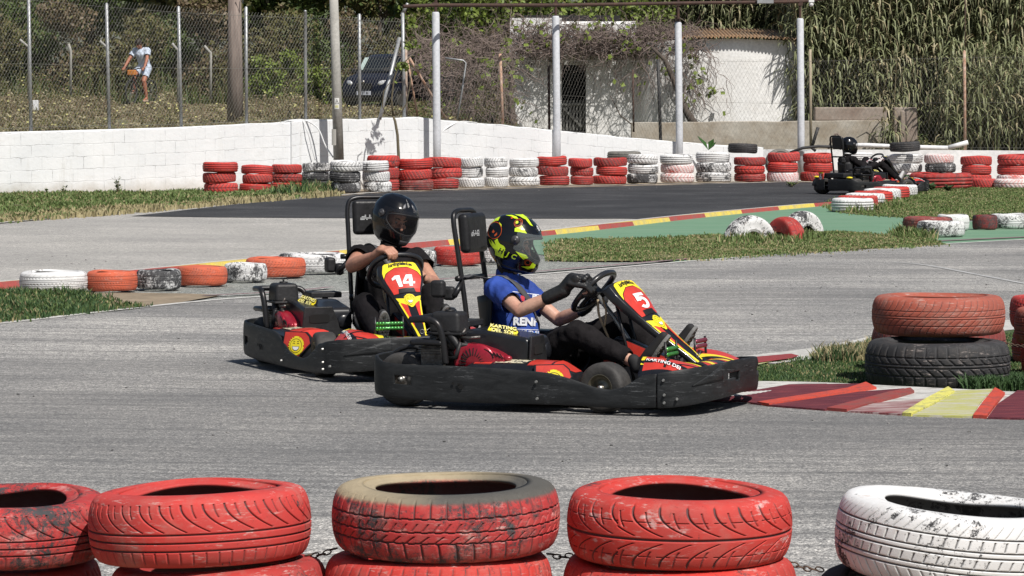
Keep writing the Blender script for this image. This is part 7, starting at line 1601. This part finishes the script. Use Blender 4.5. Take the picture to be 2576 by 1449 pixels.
# ------------------------------------------------------------------ van behind the fence
def van():
    c=PD(944,262,80); z0=terr(c.x,80)-.02; v=empty('van',(c.x+.27,80.3,z0),'dark blue van parked behind the mesh fence, headlight and number plate showing','van',R(0))
    Rz=Matrix.Rotation(R(-120),3,'Z'); T=lambda x,y,z:Rz@Vector((x,y,z))   # x forward (towards camera-left), y left
    mt=M('dark_blue_car_paint',(.008,.010,.020),.3,col2=(.012,.014,.026),scale=2,coat=.25,spec=.3); gl=M('dark_car_glass',(.015,.02,.025),.05,coat=.5); hl=M('headlight_glass',(.75,.75,.75),.1,.3,coat=1.); bk=M('car_black_trim',(.012,.012,.013),.6)
    prof=[(1.05,.20),(1.16,.32),(1.17,.55),(1.10,.72),(.92,.84),(.50,.93),(.12,1.33),(-.15,1.42),(-1.6,1.44),(-2.25,1.38),(-2.4,.9),(-2.4,.25)]
    mb=MB(); n=len(prof); secs=[]
    for y,sx,sz in ((-.77,.93,.93),(-.72,.975,.985),(-.4,1.,1.),(0,1.01,1.0),(.4,1.,1.),(.72,.975,.985),(.77,.93,.93)): 
        secs.append([T(x*sx,y*(1 if z<.95 else .87),z*sz) for x,z in prof])
    vs=[q for s in secs for q in s]; fs=[]
    for i in range(len(secs)-1):
        for k in range(n): fs.append((i*n+k,i*n+(k+1)%n,(i+1)*n+(k+1)%n,(i+1)*n+k))
    fs.append(tuple(range(n))); fs.append(tuple((len(secs)-1)*n+k for k in range(n))[::-1]); mb.raw(vs,fs); b=mb.build('body',mt,v,smooth=True,bevel=.03)
    mb=MB(); mb.face([T(.50,-.64,.955),T(.50,.64,.955),T(.17,.60,1.31),T(.17,-.60,1.31)]); o=mb.build('windscreen',gl,v); o.location=T(.012,0,.02)
    for s in (-1,1):
        mb=MB(); mb.face([T(.36,s*.785,.95),T(-.42,s*.785,.95),T(-.42,s*.70,1.33),T(.06,s*.70,1.33)]); mb.face([T(-.50,s*.785,.95),T(-1.5,s*.785,.95),T(-1.5,s*.70,1.33),T(-.50,s*.70,1.33)]); mb.build('side_window',gl,v)
        mb=MB(); mb.sphere((0,0,0),(.05,.17,.085),14,8,Rz@Matrix.Rotation(s*.45,3,'Z')); o=mb.build('headlight',hl,v,smooth=True); o.location=T(1.06,s*.56,.66)
        mb=MB(); mb.box((0,0,0),(.10,.16,.10),Rz); o=mb.build('wing_mirror',bk,v,bevel=.03); o.location=T(.30,s*.88,.98)
        for x in (.62,-1.7):
            mb=MB(); mb.tube([T(x,s*.64,.24),T(x,s*.79,.24)],.25,20); w=mb.build('wheel',bk,v,smooth=False); mb=MB(); mb.tube([T(x,s*.785,.24),T(x,s*.80,.24)],.15,14); mb.build('rim',K_rim,w)
    mb=MB(); mb.box(T(1.19,0,.60),(.03,.50,.13),Rz); mb.build('grille',bk,v); mb=MB(); mb.sphere(T(1.21,0,.70),.045,10,6); mb.build('bonnet_emblem',K_rim,v,smooth=True)
    mb=MB(); mb.box(T(1.195,0,.42),(.02,.44,.10),Rz); p=mb.build('number_plate',M('plate_white',(.66,.68,.76),.5),v)
    X=T(1.207,0,.42); ax=T(0,1,0)
    mb=MB(); put(mb,text_bm('2737 H',.105,.02),lambda x,y:X+ax*x+Vector((0,0,y))+T(.004,0,0)); mb.build('plate_lettering',K_ink,p)
    mb=MB(); mb.face([T(.505,-.60,.98),T(.505,-.45,.98),T(.20,-.44,1.30),T(.20,-.57,1.30)]); o=mb.build('sunshade',M('pale_sunshade',(.45,.55,.52),.7),v); o.location=T(.03,0,.03)
    mb=MB(); mb.box(T(-.55,-.82,1.16),(.55,.008,.035),Rz); mb.build('window_trim',K_rim,v)
van(); [setattr(o,'scale',(.86,.86,.92)) for o in COL.objects if o.name=='van']
# ------------------------------------------------------------------ cyclist
def cyclist():
    D=83.; c=PD(356,262,D); z0=c.z; 
    yaw=R(-90-22)     # riding towards the camera, slightly to its left
    Rz=Matrix.Rotation(yaw,3,'Z'); T=lambda x,y,z:Rz@Vector((x,y,z))
    bk=empty('bicycle',(c.x,D,z0),'dark bicycle with orange bag ridden along the road behind the fence','bicycle'); s=.86
    fr=M('bike_dark_frame',(.02,.02,.022),.4); rb=M('bike_tyre',(.03,.03,.03),.8)
    for nm,x in (('wheel',.52),('wheel',-.50)):
        ring=[T(x+.33*s*math.cos(a),0,.34*s+.33*s*math.sin(a)) for a in np.linspace(0,2*PI,30)[:-1]]; mb=MB(); mb.tube(ring,.022,6,closed=True); w=mb.build(nm,rb,bk,smooth=True)
        mb=MB(); 
        for a in np.linspace(0,2*PI,15)[:-1]: mb.tube([T(x,0,.34*s),T(x+.32*s*math.cos(a),0,.34*s+.32*s*math.sin(a))],.003,3)
        mb.build('spokes',K_bolt,w)
    mb=MB(); 
    for a,b in (((.52,.29),(.40,.74)),((.40,.70),(-.16,.66)),((.40,.66),(-.06,.27)),((-.06,.27),(-.18,.80)),((-.06,.27),(-.50,.29)),((-.16,.66),(-.50,.29))): mb.tube([T(a[0],0,a[1]),T(b[0],0,b[1])],.018,6)
    mb.build('frame',fr,bk,smooth=True)
    mb=MB(); mb.tube([T(.34,-.29,.86),T(.40,-.12,.86),T(.42,0,.82),T(.40,.12,.86),T(.34,.29,.86)],.014,6); mb.tube([T(.40,0,.72),T(.42,0,.82)],.016,6); mb.build('handlebar',fr,bk,smooth=True)
    mb=MB(); mb.box(T(-.20,0,.82),(.24,.13,.05),Rz); mb.build('saddle',fr,bk,bevel=.02); mb=MB(); mb.box(T(.52,.02,.76),(.12,.20,.13),Rz); mb.build('front_bag',M('orange_bag',(.55,.20,.04),.7),bk,bevel=.02)
    p=empty('person',(c.x,D,z0),'cyclist in pale blue shirt and shorts looking down behind the mesh fence','person')
    V=lambda x,y,z:T(x,y,z)
    pel=V(-.18,0,.90);wst=V(-.12,0,1.04);ch=V(.0,0,1.22);nk=V(.06,0,1.36);hd=V(.13,0,1.46)
    hr=Matrix.Rotation(R(35),3,'Y'); Rm=Rz@hr; hpz,q=head_prims(hd,Rm,.80)
    shR,elR,wrR=V(.0,-.17,1.29),V(.16,-.25,1.08),V(.32,-.28,.90); shL,elL,wrL=V(.0,.17,1.29),V(.16,.24,1.08),V(.32,.26,.90)
    knR,anR=V(.18,-.11,.70),V(.10,-.13,.34); knL,anL=V(.10,.12,.56),V(.0,.14,.14)
    B=[('e',pel,(.12,.15,.12)),('c',pel,wst,.11,.11),('c',wst,ch,.11,.125),('c',shR,shL,.06,.06),('c',ch,nk,.06,.05),('c',nk,hd,.05,.05)]+hpz
    for a,b_,c_ in ((shR,elR,wrR),(shL,elL,wrL)): B+=[('c',a,b_,.052,.042),('c',b_,c_,.042,.028)]
    B+=hand_prims(wrR,wrR+T(.05,0,-.03),(0,0,1),T(.8,0,-.3),T(0,1,0),(.7,1,.6),.9)+hand_prims(wrL,wrL+T(.05,0,-.03),(0,0,1),T(.8,0,-.3),T(0,-1,0),(.7,1,.6),.9)
    for h,k_,a in ((V(-.15,-.09,.88),knR,anR),(V(-.15,.09,.88),knL,anL)): B+=[('c',h,k_,.085,.058),('c',k_,k_.lerp(a,.35),.055,.056),('c',k_.lerp(a,.35),a,.056,.034),('c',a,a+T(.14,0,-.05),.034,.026)]
    b=blob(B,'body',SK3,p,.009,2); face_parts(b,q,Rm,.80)
    rs=.014; nd=(nk-ch).normalized()
    sh=blob([('c',pel+Vector((0,0,-.03)),wst,.135+rs,.12+rs),('c',wst,ch,.12+rs,.13+rs),('c',shR,shL,.066+rs,.066+rs),('c',shR,elR,.062+rs,.056+rs),('c',shL,elL,.062+rs,.056+rs),('c',ch,nk,.08,.062)],'shirt',C_white,b,.011,2,nz=.012,nsc=9,cut=lambda co:((co-shR.lerp(elR,.6)).dot(elR-shR)>0 and (co-elR).length<.2) or ((co-shL.lerp(elL,.6)).dot(elL-shL)>0 and (co-elL).length<.2) or ((co-nk).dot(nd)>0 and (co-nk).length<.12))
    st=blob([('e',pel,(.14,.165,.12)),('c',V(-.15,-.09,.88),knR,.105,.085),('c',V(-.15,.09,.88),knL,.105,.085)],'shorts',C_white,b,.011,2,nz=.01,nsc=8,cut=lambda co:((co-V(-.15,-.09,.88).lerp(knR,.72)).dot(knR-V(-.15,-.09,.88))>0 and (co-knR).length<.2) or ((co-V(-.15,.09,.88).lerp(knL,.72)).dot(knL-V(-.15,.09,.88))>0 and (co-knL).length<.2))
    hb=blob([('e',hd+Rm@Vector((-.015,0,.035)),(.095,.078,.085),Rm),('e',hd+Rm@Vector((-.05,0,.0)),(.06,.072,.07),Rm)],'hair',HAIR,b,.008,1,nz=.006,nsc=30)
    for a in (anR,anL): blob([('c',a+T(-.01,0,-.06),a+T(.15,0,-.07),.040,.032)],'shoe',M('tan_shoe',(.40,.30,.22),.8),b,.008,1)
cyclist()
# ------------------------------------------------------------------ chains between the front stacks
def chain(u0,v0,u1,v1,D,label,D1=None):
    a=PD(u0,v0,D); b=PD(u1,v1,D1 or D); n=max(4,int((b-a).length/.0165)); mb=MB()
    for i in range(n):
        t=(i+.5)/n; c=a.lerp(b,t)-Vector((0,0,.010*math.sin(t*PI))); d=(b-a).normalized(); s=Vector((0,0,1)) if i%2 else d.cross(Vector((0,0,1))).normalized(); ring=[c+d*.012*math.cos(q)+s*.0065*math.sin(q) for q in np.linspace(0,2*PI,9)[:-1]]; mb.tube(ring,.0023,5,closed=True)
    return tag(mb.build('chain',M('rusty_chain',(.07,.05,.04),.6,.6,col2=(.16,.11,.08),scale=30),smooth=True),label,'chain')
chain(770,1395,845,1377,9.35,'short rusty chain between the second and third front tyre stacks'); chain(1378,1390,1440,1395,9.4,'short rusty chain between the third and fourth front stacks'); chain(1975,1408,2070,1432,9.3,'rusty chain between the fourth front stack and the white tyre'); chain(2520,860,2600,870,19.3,'short chain holding the right tyre stack together')
# pebbles and crumbs of rubber on the track
mb=MB(); rnd=random.Random(8)
for k in range(420):
    u=rnd.uniform(0,2576); v=rnd.choice([rnd.uniform(640,740),rnd.uniform(700,1190),rnd.uniform(468,480)]); p=G(u,v); s=rnd.uniform(.004,.012); mb.sphere((p.x,p.y,.002),(s,s,s*.5),5,3)
tag(mb.build('rubber_crumbs',M('grit',(.30,.29,.28),.9,col2=(.06,.06,.06),scale=40,lo=.49,hi=.51)),kind='stuff')
# ------------------------------------------------------------------ camera, light
cd=bpy.data.cameras.new('camera'); cam=bpy.data.objects.new('camera',cd); COL.objects.link(cam); cam.location=(0,0,CH); cam.rotation_euler=(PI/2-PIT,0,0); cd.sensor_width=36; cd.lens=120; cd.clip_end=3000; cd.clip_start=.1; scn.camera=cam
SUN_AZ=R(33); SUN_EL=R(52)   # azimuth to the right of straight behind the camera
sv=Vector((math.sin(SUN_AZ)*math.cos(SUN_EL),-math.cos(SUN_AZ)*math.cos(SUN_EL),math.sin(SUN_EL)))
sd=bpy.data.lights.new('sun','SUN'); sd.energy=5.0; sd.angle=R(.55); sd.color=(1,.955,.89); so=bpy.data.objects.new('sun',sd); COL.objects.link(so); so.rotation_euler=sv.to_track_quat('Z','Y').to_euler()
w=bpy.data.worlds.new('World'); scn.world=w; w.use_nodes=True; nt=w.node_tree; sky=nt.nodes.new('ShaderNodeTexSky'); sky.sky_type='NISHITA'; sky.sun_disc=False; sky.sun_elevation=SUN_EL; sky.sun_rotation=math.atan2(sv.x,sv.y); sky.air_density=1.; sky.dust_density=1.5
bg=nt.nodes['Background']; nt.links.new(sky.outputs[0],bg.inputs[0]); bg.inputs[1].default_value=.062
scn.view_settings.view_transform='Standard'; scn.view_settings.look='None'; scn.view_settings.exposure=-.02; scn.view_settings.gamma=1
scn.cycles.use_denoising=True
